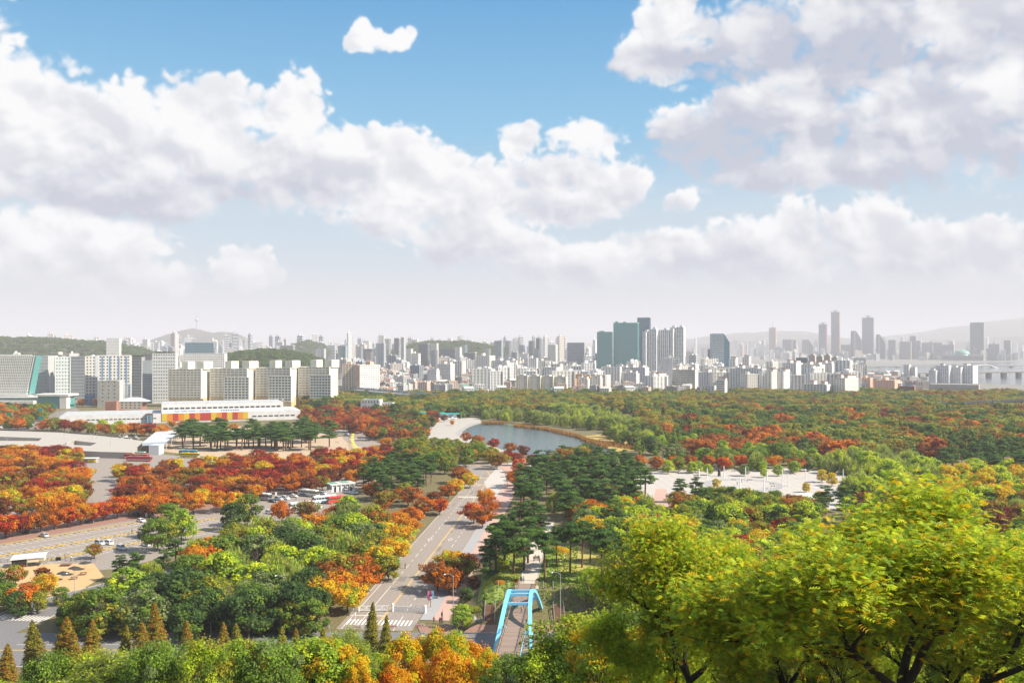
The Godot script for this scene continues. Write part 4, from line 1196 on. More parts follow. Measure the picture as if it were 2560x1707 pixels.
	scatter([[1700, 1330], [1850, 1310], [2000, 1290], [2250, 1270], [2600, 1260], [2600, 1420], [2200, 1400], [1800, 1420]], 10.0, Vector2(8.0, 10.0), [["broad_green", 1.5, 2], ["broad_olive", 1.5, 2], ["pine", 1.5, 4], ["zelkova_maroon", 0.6, 2], ["zelkova_bronze", 0.8, 2], ["spire", 0.8, 2]], "behind the big locusts", "mixed trees behind the locusts")
	scatter([[1480, 1445], [1700, 1430], [2000, 1430], [2600, 1440], [2600, 1530], [1900, 1530], [1480, 1520]], 10.0, Vector2(7.0, 9.0), [["broad_green", 2.0, 2], ["broad_fresh_green", 2.0, 2], ["broad_olive", 1.0, 2]], "beside the stairs bank", "trees on the bank right of the stairs")
	for q in [[1470, 1415, 9, "broad_fresh_green_0"], [1515, 1440, 8, "broad_grey_green_0"], [1550, 1445, 8, "broad_fresh_green_1"], [1600, 1450, 8, "broad_lime_0"], [1155, 1505, 6.5, "broad_fresh_green_0"], [1150, 1420, 4, "spire_dark"], [1185, 1440, 4.0, "zelkova_maroon_0"], [1165, 1465, 4.5, "broad_dark_green_0"]]:
		stand(q[3], q[0], q[1], q[2], "on the bank beside the stairs", "trees on the bank beside the stairs")
	scatter([[1690, 1215], [1760, 1205], [1900, 1222], [2060, 1232], [2060, 1265], [1900, 1265], [1760, 1260], [1690, 1260]], 6.2, Vector2(9.0, 12.0), [["pine", 2.0, 4], ["broad_olive", 2.0, 2], ["broad_lime", 1.4, 2], ["zelkova_bronze", 0.8, 2], ["broad_green", 1.0, 2], ["zelkova_maroon", 0.4, 2]], "in the screen before the plaza", "screen of trees before the plaza")
	scatter([[1420, 1245], [1560, 1228], [1660, 1280], [1900, 1295], [1990, 1330], [1960, 1400], [1720, 1390], [1620, 1345], [1480, 1300]], 6.0, Vector2(7.5, 9.5), [["broad_lime", 2.2, 2], ["broad_golden", 0.9, 2], ["pine", 1.8, 4], ["broad_green", 1.0, 2], ["zelkova_orange", 0.7, 2], ["zelkova_crimson", 0.5, 2], ["broad_grey_green", 0.8, 2], ["zelkova_bronze", 0.7, 2]], "in the grove between lawn and plaza", "grove between lawn and plaza")
	# plaza trees
	for k in 11:
		var key: String = ["zelkova_scarlet_0", "zelkova_rust_0", "zelkova_orange_1", "zelkova_scarlet_1", "zelkova_crimson_0", "zelkova_amber_0"][[2, 2, 0, 1, 2, 3, 3, 4, 5, 1, 2][k]]
		stand(key, lerpf(1600, 2030, k / 10.0) + rng.randf_range(-8, 8), 1136 + rng.randf_range(-4, 4) + (k % 2) * 4, 8.0, "in the row along the far side of the plaza", "trees along the plaza", 1.1)
	for q in [[1640, 1138, 7.5], [1670, 1148, 8], [1695, 1140, 9], [1730, 1152, 7], [1745, 1150, 7], [1770, 1158, 6.5], [1860, 1160, 6.5], [1910, 1168, 5.5], [1945, 1160, 6.5], [1985, 1150, 7.5], [2020, 1140, 8.5], [1905, 1152, 6.0]]:
		stand("broad_%s" % ["grey_green_0", "fresh_green_0", "lime_1", "green_0"][int(q[0]) % 4], q[0], q[1], q[2], "standing on the pale plaza", "trees standing on the plaza")
	for q in [[2055, 1172, 7], [2080, 1180, 7], [1790, 1195, 5], [2015, 1205, 5]]:
		stand("broad_golden_1", q[0], q[1], q[2], "at the edge of the plaza", "yellow trees at the plaza edge")
	# willows and yellow-green trees on the right
	scatter([[2030, 1140], [2110, 1110], [2200, 1105], [2330, 1125], [2340, 1165], [2260, 1195], [2130, 1200], [2060, 1175]], 9.5, Vector2(9.0, 12.0), [["willow", 5.0, 3], ["broad_lime", 1.2, 2], ["broad_fresh_green", 1.0, 2]], "right of the plaza", "willows right of the plaza")
	scatter([[2330, 1170], [2400, 1145], [2560, 1135], [2620, 1140], [2620, 1225], [2440, 1215], [2360, 1200]], 9.0, Vector2(8.0, 10.0), [["broad_golden", 4.0, 2], ["broad_lime", 2.0, 2]], "on the lawn right of the willows", "yellow trees on the lawn")
	scatter([[2050, 1205], [2300, 1205], [2600, 1230], [2600, 1275], [2250, 1265], [2060, 1250]], 9.0, Vector2(8.0, 10.0), [["pine", 2.5, 4], ["willow", 2.0, 3], ["broad_green", 1.0, 2], ["zelkova_maroon", 0.5, 2], ["zelkova_bronze", 0.6, 2]], "between the lawn and the locusts", "trees between lawn and locusts")
	for q in [[2190, 1275, 12, "spire_1"], [2240, 1262, 13, "spire_1"], [2380, 1265, 13, "spire_1"], [2500, 1258, 14, "spire_1"], [2320, 1275, 9, "zelkova_maroon_1"], [2440, 1280, 9, "zelkova_bronze_0"]]:
		stand(q[3], q[0], q[1], q[2], "rising behind the locusts", "dark trees rising behind the locusts")
	scatter([[2310, 1105], [2420, 1085], [2620, 1090], [2620, 1140], [2480, 1145], [2360, 1135]], 9.0, Vector2(9.0, 11.0), [["pine", 5.0, 4]], "in the dark pine stand", "dark pine stand")
	# woods round the lake
	scatter([[1200, 1015], [1300, 1005], [1440, 1000], [1560, 1020], [1640, 1040], [1640, 1095], [1560, 1075], [1450, 1062], [1300, 1050], [1230, 1042]], 11.5, Vector2(8.5, 12.0), [["willow", 3.5, 3], ["broad_green", 2.0, 2], ["broad_dark_green", 1.5, 2], ["broad_olive", 1.0, 2]], "on the far shore of the lake", "trees on the far shore of the lake", "lakeside_wood", ["broad"])
	scatter([[1560, 1075], [1640, 1060], [1800, 1075], [1900, 1095], [2060, 1100], [2060, 1128], [1900, 1125], [1700, 1118], [1600, 1110]], 10.0, Vector2(8.0, 11.0), [["willow", 2.5, 3], ["broad_green", 1.5, 2], ["broad_fresh_green", 1.2, 2], ["broad_grey_green", 1.0, 2], ["poplar", 0.8, 2], ["zelkova_rust", 0.7, 2]], "between the lake and the wood", "trees between lake and wood", "lakeside_wood", ["broad"])
	for q in [[1528, 1010, 17, 1], [1655, 1015, 18, 1], [1685, 1070, 13, 0], [1700, 1075, 13, 0], [1750, 1080, 12, 0], [1585, 1032, 12, 1], [1720, 1035, 15, 1]]:
		stand("poplar_%d" % q[3], q[0], q[1], q[2], "rising from the lakeside wood", "poplars in the lakeside wood")
	for q in [[1725, 1038, 17], [1745, 1035, 16], [1988, 1052, 17], [1580, 1075, 8]]:
		stand("spire_1", q[0], q[1], q[2], "rising from the autumn wood", "conifers in the autumn wood", 1.5)
	# the big autumn wood on the right: nearer trees singly, the rest as a mass
	scatter([[1640, 1052], [1800, 1048], [2000, 1052], [2300, 1062], [2600, 1070], [2600, 1110], [2330, 1105], [2100, 1102], [1900, 1090], [1700, 1078]], 10.5, Vector2(8.0, 10.5), [["far_green", 2.2, 1], ["far_willow", 0.8, 1], ["far_olive", 2.2, 1], ["far_rust", 1.8, 1], ["far_maroon", 1.0, 1], ["far_amber", 0.5, 1], ["far_russet", 1.4, 1], ["far_dark_green", 2.6, 1], ["far_spire", 0.4, 1]], "in the near part of the big autumn wood", "trees of the big autumn wood", "autumn_wood", ["far_green", "far_olive", "far_dark"])
	scatter([[1600, 1005], [1800, 1003], [2100, 1008], [2300, 1020], [2620, 1025], [2620, 1075], [2300, 1064], [2000, 1054], [1800, 1050], [1620, 1054]], 12.0, Vector2(7.5, 13.5), [["far_dark_green", 2.2, 1], ["far_spire", 0.3, 1], ["far_olive", 2.0, 1], ["far_rust", 1.0, 1], ["far_maroon", 0.7, 1], ["far_russet", 1.4, 1], ["far_green", 3.0, 1], ["far_dark_green", 2.0, 1]], "in the far part of the big autumn wood", "", "far_wood")
	scatter([[1050, 985], [1300, 978], [1600, 982], [1700, 988], [1650, 1010], [1450, 1005], [1200, 1015], [1100, 1010]], 10.5, Vector2(9.0, 13.0), [["far_green", 2.4, 1], ["far_dark_green", 2.4, 1], ["far_olive", 2.4, 1], ["far_russet", 0.7, 1], ["far_spire", 0.6, 1]], "between the lake and the apartments", "", "far_wood")
	scatter([[1650, 985], [1900, 990], [2200, 988], [2620, 992], [2620, 1030], [2300, 1020], [2000, 1010], [1700, 1006]], 11.0, Vector2(9.0, 13.0), [["far_green", 2.0, 1], ["far_dark_green", 2.8, 1], ["far_olive", 2.2, 1], ["far_russet", 1.6, 1], ["far_spire", 0.6, 1]], "below the right-hand apartments", "", "far_wood")
	scatter([[620, 1000], [700, 985], [860, 985], [1050, 990], [1100, 1012], [900, 1012], [760, 1010], [660, 1020]], 10.5, Vector2(9.0, 13.0), [["far_green", 2.0, 1], ["far_dark_green", 3.0, 1], ["far_olive", 1.6, 1], ["far_russet", 1.2, 1], ["far_spire", 0.8, 1], ["far_pine", 1.0, 1]], "below the beige apartments", "", "far_wood")
	scatter([[390, 1003], [560, 995], [640, 992], [640, 1003], [560, 1003], [400, 1010]], 10.0, Vector2(8.0, 11.0), [["far_dark_green", 2.0, 1], ["far_green", 1.0, 1]], "between the long hall and the beige apartments", "", "far_wood")
	scatter([[-40, 1000], [90, 1008], [130, 1000], [250, 990], [290, 1000], [260, 1012], [120, 1020], [60, 1045], [-40, 1050]], 11.0, Vector2(8.0, 11.0), [["zelkova_rust", 2.0, 2], ["zelkova_orange", 1.0, 2], ["broad_dark_green", 2.0, 2], ["broad_green", 1.6, 2], ["broad_olive", 1.0, 2], ["zelkova_amber", 0.7, 2]], "beside the wide road at the left", "trees beside the wide road")
	scatter([[1840, 966], [2000, 972], [2150, 966], [2300, 972], [2620, 968], [2620, 995], [2300, 992], [1840, 990]], 15.0, Vector2(9.0, 12.0), [["far_dark_green", 2.0, 1], ["far_olive", 2.0, 1], ["far_green", 2.0, 1], ["far_russet", 1.0, 1]], "along the streets below the right-hand apartments", "", "street_trees")
	scatter([[640, 975], [860, 972], [1100, 972], [1400, 968], [1840, 968], [1840, 988], [1400, 984], [1100, 988], [640, 990]], 19.0, Vector2(8.0, 11.0), [["far_dark_green", 2.0, 1], ["far_olive", 1.5, 1], ["far_green", 1.5, 1]], "between the park and the dense quarter", "", "street_trees")
	for k in 26:
		var u := rng.randf_range(2270, 2620)
		stand("far_%s" % ["olive", "green", "russet"][k % 3], u, rng.randf_range(992, 1012), 15.0, "in the tall grove by the elevated road", "tall grove by the elevated road", 0.8)
	# hillside below the viewpoint
	for q in [[155, 1538, 14], [105, 1560, 13], [25, 1592, 11], [235, 1532, 14], [395, 1512, 15], [462, 1534, 14], [552, 1562, 12.5], [300, 1548, 13], [190, 1565, 12], [705, 1556, 13], [735, 1580, 11.5], [790, 1575, 11.5], [640, 1590, 11], [345, 1560, 12.5], [600, 1572, 12]]:
		stand("near_spire" if rng.randf() < 0.6 else "near_spire_green", q[0] + rng.randf_range(-14, 14), q[1] + rng.randf_range(-14, 16), q[2] * rng.randf_range(0.9, 1.08), "at the foot of the hill", "russet conifers at the foot of the hill", rng.randf_range(1.3, 1.8))
	for q in [[922, 1503, 16], [958, 1535, 14], [880, 1575, 11]]:
		stand("near_spire_green", q[0], q[1], q[2], "rising in front of the avenue gate", "green conifers before the avenue", 1.2)
	for q in [[1005, 1585, 10, "near_golden", 0.6], [1050, 1598, 10, "near_golden", 0.55], [1030, 1635, 8, "near_golden", 0.7], [1095, 1575, 11, "near_golden", 0.55], [1165, 1602, 10, "near_amber", 0.7], [1125, 1640, 7, "near_amber", 0.7], [1215, 1640, 7, "near_golden", 0.6], [960, 1635, 8, "near_lime", 0.7], [850, 1605, 9, "near_lime", 0.7], [785, 1632, 8, "near_lime", 0.75], [900, 1650, 6.5, "near_golden", 0.7], [1075, 1665, 6.5, "near_amber", 0.7], [1180, 1672, 6, "near_golden", 0.7], [1130, 1590, 10, "near_lime", 0.5], [985, 1668, 6, "near_amber", 0.7]]:
		on_hill(q[3], q[0], q[1], q[2], "on the slope below the viewpoint", "trees on the slope below the viewpoint", q[4])
	for q in [[1445, 1560, 9, "near_olive"], [1375, 1618, 7, "near_olive"], [1470, 1600, 8, "near_green"], [1480, 1585, 9, "near_lime"], [1550, 1600, 8, "near_lime"], [1290, 1662, 5.5, "near_green"], [1460, 1650, 6, "near_lime"], [1600, 1560, 10, "near_green"], [1370, 1650, 6, "near_olive"]]:
		on_hill(q[3], q[0], q[1], q[2], "on the slope in front of the footbridge", "trees in front of the footbridge")
	for q in [[330, 1635, 7, "near_green"], [600, 1625, 8, "near_green"], [520, 1620, 8, "near_lime"], [720, 1625, 8, "near_lime"], [820, 1640, 7, "near_green"]]:
		on_hill(q[3], q[0], q[1], q[2], "behind the left-hand locusts", "trees behind the left-hand locusts")
	for q in [[255, 1625, 8, "near_green"], [520, 1600, 8.5, "near_green"], [600, 1605, 8.5, "near_olive"], [670, 1600, 8.5, "near_green"], [745, 1605, 8.5, "near_olive"], [825, 1590, 9, "near_lime"], [60, 1655, 6.5, "near_green"], [150, 1665, 6, "near_olive"]]:
		on_hill(q[3], q[0], q[1], q[2], "among the russet conifers below the street", "trees among the russet conifers")
	for k in 13:
		var kind: String = ["near_green", "near_olive", "locust_2", "near_lime", "near_green"][k % 5]
		on_hill(kind, lerpf(150, 860, k / 12.0) + rng.randf_range(-20, 20), rng.randf_range(1562, 1600), rng.randf_range(8.5, 10.5), "scattered above the street", "trees scattered above the street", rng.randf_range(0.6, 0.85))
	for q in [[310, 1575, 9, "locust_2"], [470, 1590, 8.5, "locust_2"], [590, 1640, 7, "locust_1"], [690, 1650, 7, "locust_1"], [90, 1655, 7, "locust_2"], [210, 1645, 7, "locust_2"], [400, 1660, 6.5, "locust_1"], [-20, 1670, 6.5, "locust_1"]]:
		on_hill(q[3], q[0], q[1], q[2], "on the left of the slope", "locusts on the left of the slope", 1.1)
	for k in 26:
		var kind: String = ["near_lime", "near_green", "locust_2", "near_lime", "locust_1", "near_olive"][k % 6]
		on_hill(kind, lerpf(1500, 2580, k / 25.0) + rng.randf_range(-18, 18), rng.randf_range(1588, 1648), rng.randf_range(6.0, 8.5), "low under the tall locusts", "undergrowth under the tall locusts", rng.randf_range(0.7, 0.95))
	for q in [[2010, 1475, 8.6, "locust_0", 3.6, 0.85], [2140, 1245, 10.5, "locust_0", 0.4, 1.15], [1720, 1350, 9.5, "locust_0", 2.2, 0.8], [1640, 1450, 9.0, "locust_1", 1.0, 0.75], [2500, 1345, 10.0, "locust_1", 3.0, 1.1], [1880, 1420, 9.0, "locust_1", 4.4, 0.9], [2330, 1470, 8.4, "locust_0", 5.4, 1.0], [2640, 1450, 9.0, "locust_0", 1.7, 1.0], [1780, 1545, 8.0, "locust_0", 0.2, 0.9], [2080, 1560, 7.6, "locust_1", 2.9, 1.0], [1960, 1600, 7.0, "locust_2", 0.9, 0.9], [2480, 1580, 7.4, "locust_1", 2.0, 1.0], [1640, 1590, 7.4, "locust_2", 4.0, 0.8], [2250, 1620, 6.6, "locust_2", 3.7, 1.0], [1860, 1660, 5.6, "locust_1", 4.1, 1.0], [1700, 1650, 6.0, "locust_2", 1.1, 0.9]]:
		var loc := on_hill(q[3], q[0], q[1], q[2], "in the thicket right of the viewpoint", "locusts right of the viewpoint", q[5], q[4])
		if q[2] >= 9.5 or q[0] == 1640 and q[1] == 1450: loc.set_meta("label", {2140: "tallest locust tree, its broad lime crown rising above all others of the thicket", 1720: "tall yellow-lime locust tree, second from the footbridge", 2500: "tall green-lime locust tree beside the tallest one", 1640: "green-lime locust tree growing nearest the footbridge"}[q[0]])

# ---- buildings: a glass core behind a frame of piers and floor bands, blind ends, roofs with lift towers
func frame(b: Build, w: float, h: float, dp: float, floors: int, bays: int, sides: Array, pier := 0.35, band := 0.42, y0 := 0.0) -> void:
	# sides: 0 front, 1 right, 2 back, 3 left; each gets floor bands and piers in front of the core
	var fh := (h - y0) / floors
	for s in sides:
		var turn := Basis(Vector3.UP, PI * 0.5 * s)
		var l := w if s % 2 == 0 else dp
		var out := (dp if s % 2 == 0 else w) * 0.5
		for k in floors + 1:
			var bh := fh * band if k < floors else fh * 0.3
			b.box(turn * Vector3(0, y0 + k * fh - (fh * band * 0.3 if k > 0 else 0.0), out), Vector3(l + 0.3, bh, 0.5), turn)
		var n := bays if s % 2 == 0 else maxi(2, int(bays * dp / w))
		if pier > 0.0:
			for k in n + 1:
				b.box(turn * Vector3(-l * 0.5 + l * k / n, y0, out - 0.03), Vector3(l / n * pier, h - y0, 0.5), turn)

# uL..um is the front and um..uR the right end (yaw > 0), or uL..um the left end and um..uR the front (yaw < 0)
func block(called: String, label: String, category: String, uL: float, um: float, uR: float, vtop: float, d: float, yaw: float, o := {}) -> Node3D:
	var ya := deg_to_rad(absf(yaw))
	var px := d / FOCAL
	var wf := (um - uL) if yaw >= 0.0 else (uR - um)
	var we := (uR - um) if yaw >= 0.0 else (um - uL)
	var w := maxf(4.0, wf * px / cos(ya))
	var dp: float = clampf(we * px / maxf(sin(ya), 0.05), 8.0, 60.0)
	var h := EYE - (vtop - HORIZON) * px
	# the building is turned as seen along its own line of sight
	var turn := -deg_to_rad(yaw) - atan((um - 1280.0) / FOCAL)
	var basis_ := Basis(Vector3.UP, turn)
	var corner := point(um if absf(yaw) > 0.1 else (uL + uR) * 0.5, HORIZON, d)
	corner.y = 0.0
	var off := Vector3((w * 0.5 if yaw >= 0.0 else -w * 0.5) if absf(yaw) > 0.1 else 0.0, 0, dp * 0.5)
	var t := thing(called, label, category, corner - basis_ * off, turn, o.get("group", ""))
	var wall: Color = o.get("wall", Color(0.62, 0.60, 0.56))
	var floors: int = o.get("floors", maxi(3, int(h / 3.0)))
	var bays: int = o.get("bays", maxi(2, int(w / 4.0)))
	var style: String = o.get("style", "grid")
	var core := Build.new()
	core.box(Vector3.ZERO, Vector3(w - 0.3, h - 0.6, dp - 0.3))
	part("window_glass", core.done(), o.get("glass", M.window), t)
	var f := Build.new()
	f.tint = wall
	var blind: bool = o.get("blind", true)
	var base_floors: float = o.get("base", 0.0)
	var sides := [0, 1, 2, 3]
	if blind and style != "glass":
		# the front here; the back is a wall of its own between the ends
		sides = [0]
		var bk := Build.new()
		bk.tint = wall
		frame(bk, w, h, dp, floors, bays, [2], 0.5, 0.56)
		part("back_wall", bk.done(), M.wall, t)
	match style:
		"grid": frame(f, w, h, dp, floors, bays, sides, o.get("pier", 0.5), o.get("band", 0.56))
		"bands": frame(f, w, h, dp, floors, bays, sides, 0.0, o.get("band", 0.55))
		"glass": frame(f, w, h, dp, maxi(2, floors / 2), bays * 2, sides, 0.12, 0.10)
	part("wall", f.done(), M.wall, t)
	if blind and style != "glass":
		for s in [-1.0, 1.0]:
			var e := Build.new()
			e.tint = o.get("end", wall)
			e.box(Vector3(s * (w * 0.5 - 0.1), 0, 0), Vector3(0.8, h + 0.3, dp + 0.45))
			part("end_wall", e.done(), M.wall, t)
	var rf := Build.new()
	rf.tint = o.get("roof", Color(0.40, 0.40, 0.39))
	rf.box(Vector3(0, h - 0.55, 0), Vector3(w - 0.9, 0.5, dp - 0.9))
	var roof := part("roof", rf.done(), M.wall, t)
	for q in o.get("cores", []):
		# [share along the front 0..1, width, height above the roof, depth share, whether flush with the front]
		var cb := Build.new()
		cb.tint = o.get("core_wall", wall)
		var cz: float = (dp * (1.0 - q[3]) * 0.5 + 0.5) if q.size() > 4 else -dp * 0.1
		cb.box(Vector3((q[0] - 0.5) * w, h - 0.3 if q.size() <= 4 else 0.0, cz), Vector3(q[1], q[2] + 0.3 + (h if q.size() > 4 else 0.0), dp * q[3]))
		if o.has("cap"):
			cb.tint = o.cap
			cb.box(Vector3((q[0] - 0.5) * w, h + q[2], cz), Vector3(q[1] + 0.8, 0.7, dp * q[3] + 0.8))
		part("lift_tower", cb.done(), M.wall, roof)
	if o.has("trim"):
		var tb := Build.new()
		tb.tint = o.trim
		for k in [0.12, 0.36, 0.64, 0.88]:
			tb.box(Vector3((k - 0.5) * w, 0, dp * 0.5 + 0.12), Vector3(w * 0.05, h - 1.0, 0.5))
		part("colour_stripe", tb.done(), M.wall, t)
	if base_floors > 0.0:
		var bb := Build.new()
		bb.tint = o.get("base_wall", Color(0.55, 0.38, 0.16))
		frame(bb, w + 0.3, h * base_floors, dp + 0.3, maxi(1, int(floors * base_floors)), bays, [0, 1, 2, 3], 0.42, 0.6)
		for s in [-1.0, 1.0]: bb.box(Vector3(s * (w * 0.5 + 0.05), 0, 0), Vector3(0.9, h * base_floors, dp + 0.75))
		part("painted_base", bb.done(), M.wall, t)
	if o.get("greenery", false):
		var gr := Build.new()
		for k in 60:
			gr.tint = hue("dark_green", rng, rng.randf())
			gr.leaf(Vector3(rng.randf_range(-0.45, 0.45) * w, h + rng.randf() * 2.0, rng.randf_range(-0.4, 0.4) * dp), Vector3(1.2, rng.randf(), 0.3), Vector3(0.2, 1.0, rng.randf()))
		tag(part("roof_garden", gr.done(), M.leaf, roof), "", "", "", "stuff")
	return t

func ridge(called: String, label: String, profile: Array, d: float, deep: float, m: Material, rough_ := 6.0, trees := 0.0) -> void:
	# a hill: a ridge line read from the photograph at one distance, falling to the ground in front and behind
	var b := Build.new()
	var fn := FastNoiseLite.new()
	fn.seed = int(d)
	fn.frequency = 3.0 / deep
	fn.fractal_octaves = 5
	var rows := 14
	var n := 0
	var cols := []
	for k in profile.size() - 1:
		var steps := maxi(2, int((profile[k + 1][0] - profile[k][0]) / 8.0))
		for s in steps:
			cols.append(Vector2(lerpf(profile[k][0], profile[k + 1][0], float(s) / steps), lerpf(profile[k][1], profile[k + 1][1], smoothstep(0.0, 1.0, float(s) / steps) * 0.5 + 0.5 * float(s) / steps)))
	cols.append(Vector2(profile[-1][0], profile[-1][1]))
	for c in cols:
		var top := point(c.x, c.y, d)
		for r in rows + 1:
			var q := float(r) / rows * 2.0 - 1.0
			var fall := pow(cos(q * PI * 0.5), 0.8)
			var z := top.z - q * deep
			var x := top.x
			var bump := fn.get_noise_2d(x, z)
			b.p.push_back(Vector3(x, -2.0 + (top.y + 2.0) * fall * (1.0 + 0.14 * bump * (1.0 - fall)) + bump * rough_ * sqrt(fall), z))
			b.n.push_back(Vector3.UP); b.c.push_back(Color.WHITE)
	for i in cols.size() - 1:
		for r in rows:
			var a := i * (rows + 1) + r
			var e := a + rows + 1
			for q in [a, a + 1, e + 1, a, e + 1, e]: b.i.push_back(q)
	var st := SurfaceTool.new()
	st.create_from(b.done(), 0)
	st.generate_normals()
	var o := structure(called, st.commit(), m)
	if label: o.set_meta("label", label)
	if trees > 0.0:
		var spots := []
		for k in b.p.size():
			for j in 2:
				if k % (rows + 1) < rows / 2 + 2 and b.p[k].y > 3.0: spots.append(b.p[k] + Vector3(rng.randf_range(-1, 1) * 10.0, -3.0, rng.randf_range(-1, 1) * deep / rows))
		var mm := MultiMesh.new()
		mm.transform_format = MultiMesh.TRANSFORM_3D
		mm.mesh = TREES["far_dark_green"].crown
		mm.instance_count = spots.size()
		for k in spots.size(): mm.set_instance_transform(k, Transform3D(Basis(Vector3.UP, rng.randf() * TAU).scaled(Vector3(trees, trees * 0.8, trees) * rng.randf_range(0.8, 1.2)), spots[k]))
		var w := MultiMeshInstance3D.new()
		w.multimesh = mm
		w.material_override = M.leaf
		w.name = numbered("hill_wood")
		add_child(w)
		tag(w, "tree crowns covering the " + label, "wood", "", "stuff")

func house_shapes() -> Array:
	# low houses and walk-up flats of the dense quarter, each one mesh with its own wall, window and roof tints
	var out := []
	for k in 14:
		var r := RandomNumberGenerator.new()
		r.seed = 900 + k
		var b := Build.new()
		var w := r.randf_range(9.0, 17.0)
		var dp := r.randf_range(9.0, 14.0)
		var floors := 2 + r.randi() % 4
		var h := floors * 3.0
		var wall: Color = [Color(0.64, 0.62, 0.59), Color(0.46, 0.46, 0.47), Color(0.54, 0.43, 0.36), Color(0.68, 0.67, 0.66), Color(0.36, 0.22, 0.17), Color(0.55, 0.54, 0.50), Color(0.30, 0.29, 0.29)][k % 7]
		b.tint = wall
		b.box(Vector3.ZERO, Vector3(w, h, dp))
		for s in 4:
			var turn := Basis(Vector3.UP, PI * 0.5 * s)
			var l := w if s % 2 == 0 else dp
			var f := (dp if s % 2 == 0 else w) * 0.5
			for j in floors:
				var n := int(l / 3.2)
				b.tint = Color(0.05, 0.06, 0.075)
				for i in n: b.box(turn * Vector3((i + 0.5) / n * l - l * 0.5, j * 3.0 + 0.9, f + 0.02), Vector3(1.7, 1.35, 0.1), turn)
				b.tint = wall
				b.box(turn * Vector3(0, j * 3.0 + 2.7, f + 0.05), Vector3(l + 0.2, 0.3, 0.25), turn)
		var roof: Color = [Color(0.36, 0.37, 0.38), Color(0.10, 0.24, 0.17), Color(0.45, 0.44, 0.42), Color(0.30, 0.15, 0.11), Color(0.40, 0.41, 0.42)][k % 5]
		b.tint = roof
		if k % 4 == 3:
			for s in [-1.0, 1.0]:
				b.quad(Vector3(-w / 2 - 0.5, h, s * (dp / 2 + 0.5)), Vector3(-w / 2 - 0.5, h + 3.0, 0), Vector3(w / 2 + 0.5, h + 3.0, 0), Vector3(w / 2 + 0.5, h, s * (dp / 2 + 0.5)))
			b.tint = wall
			for s in [-1.0, 1.0]: b.tri(Vector3(s * w / 2, h, -dp / 2), Vector3(s * w / 2, h + 2.9, 0), Vector3(s * w / 2, h, dp / 2))
		else:
			b.box(Vector3(0, h, 0), Vector3(w - 0.6, 0.12, dp - 0.6))
			b.tint = wall
			for s in 4:
				var turn := Basis(Vector3.UP, PI * 0.5 * s)
				b.box(turn * Vector3(0, h, (dp if s % 2 == 0 else w) * 0.5 - 0.15), Vector3((w if s % 2 == 0 else dp), 1.0, 0.3), turn)
			b.tint = wall
			b.box(Vector3(r.randf_range(-0.25, 0.25) * w, h, r.randf_range(-0.2, 0.2) * dp), Vector3(3.4, 2.7, 3.6))
			b.tint = Color(0.08, 0.22, 0.45) if k % 3 == 0 else Color(0.5, 0.4, 0.12)
			b.lathe(Vector3(r.randf_range(-0.3, 0.3) * w, h, r.randf_range(-0.3, 0.3) * dp), [Vector2(0.9, 0), Vector2(0.9, 1.6), Vector2(0.0, 2.0)], 8)
		out.append(b.done())
	return out

func tower_shapes() -> Array:
	# plain apartment and office blocks for the far rows: unit footprint 20 x 14 m, 45 m tall
	var out := []
	for k in 10:
		var b := Build.new()
		var wall: Color = [Color(0.67, 0.67, 0.66), Color(0.65, 0.63, 0.59), Color(0.48, 0.50, 0.52), Color(0.60, 0.55, 0.50), Color(0.36, 0.39, 0.42), Color(0.68, 0.68, 0.68), Color(0.28, 0.33, 0.37), Color(0.55, 0.57, 0.60), Color(0.50, 0.46, 0.43), Color(0.65, 0.64, 0.61)][k]
		var w: float = [20, 28, 18, 34, 22, 16, 20, 26, 24, 30][k]
		b.tint = Color(0.07, 0.09, 0.11)
		b.box(Vector3.ZERO, Vector3(w - 0.4, 44.6, 13.6))
		b.tint = wall
		frame(b, w, 45.0, 14.0, [15, 14, 11, 15, 9, 15, 12, 11, 13, 15][k], maxi(4, int(w / 4.5)), [0, 1, 3], [0.45, 0.5, 0.0, 0.4, 0.2, 0.5, 0.15, 0.0, 0.5, 0.45][k], [0.5, 0.5, 0.5, 0.45, 0.3, 0.5, 0.2, 0.55, 0.5, 0.5][k])
		b.box(Vector3(0, 44.5, 0), Vector3(w, 0.6, 14.0))
		b.box(Vector3(-w * 0.2, 45, 0), Vector3(5.0, 4.5, 6.0))
		if k % 2 == 0: b.box(Vector3(w * 0.25, 45, 0), Vector3(4.0, 3.5, 5.0))
		out.append(b.done())
	return out

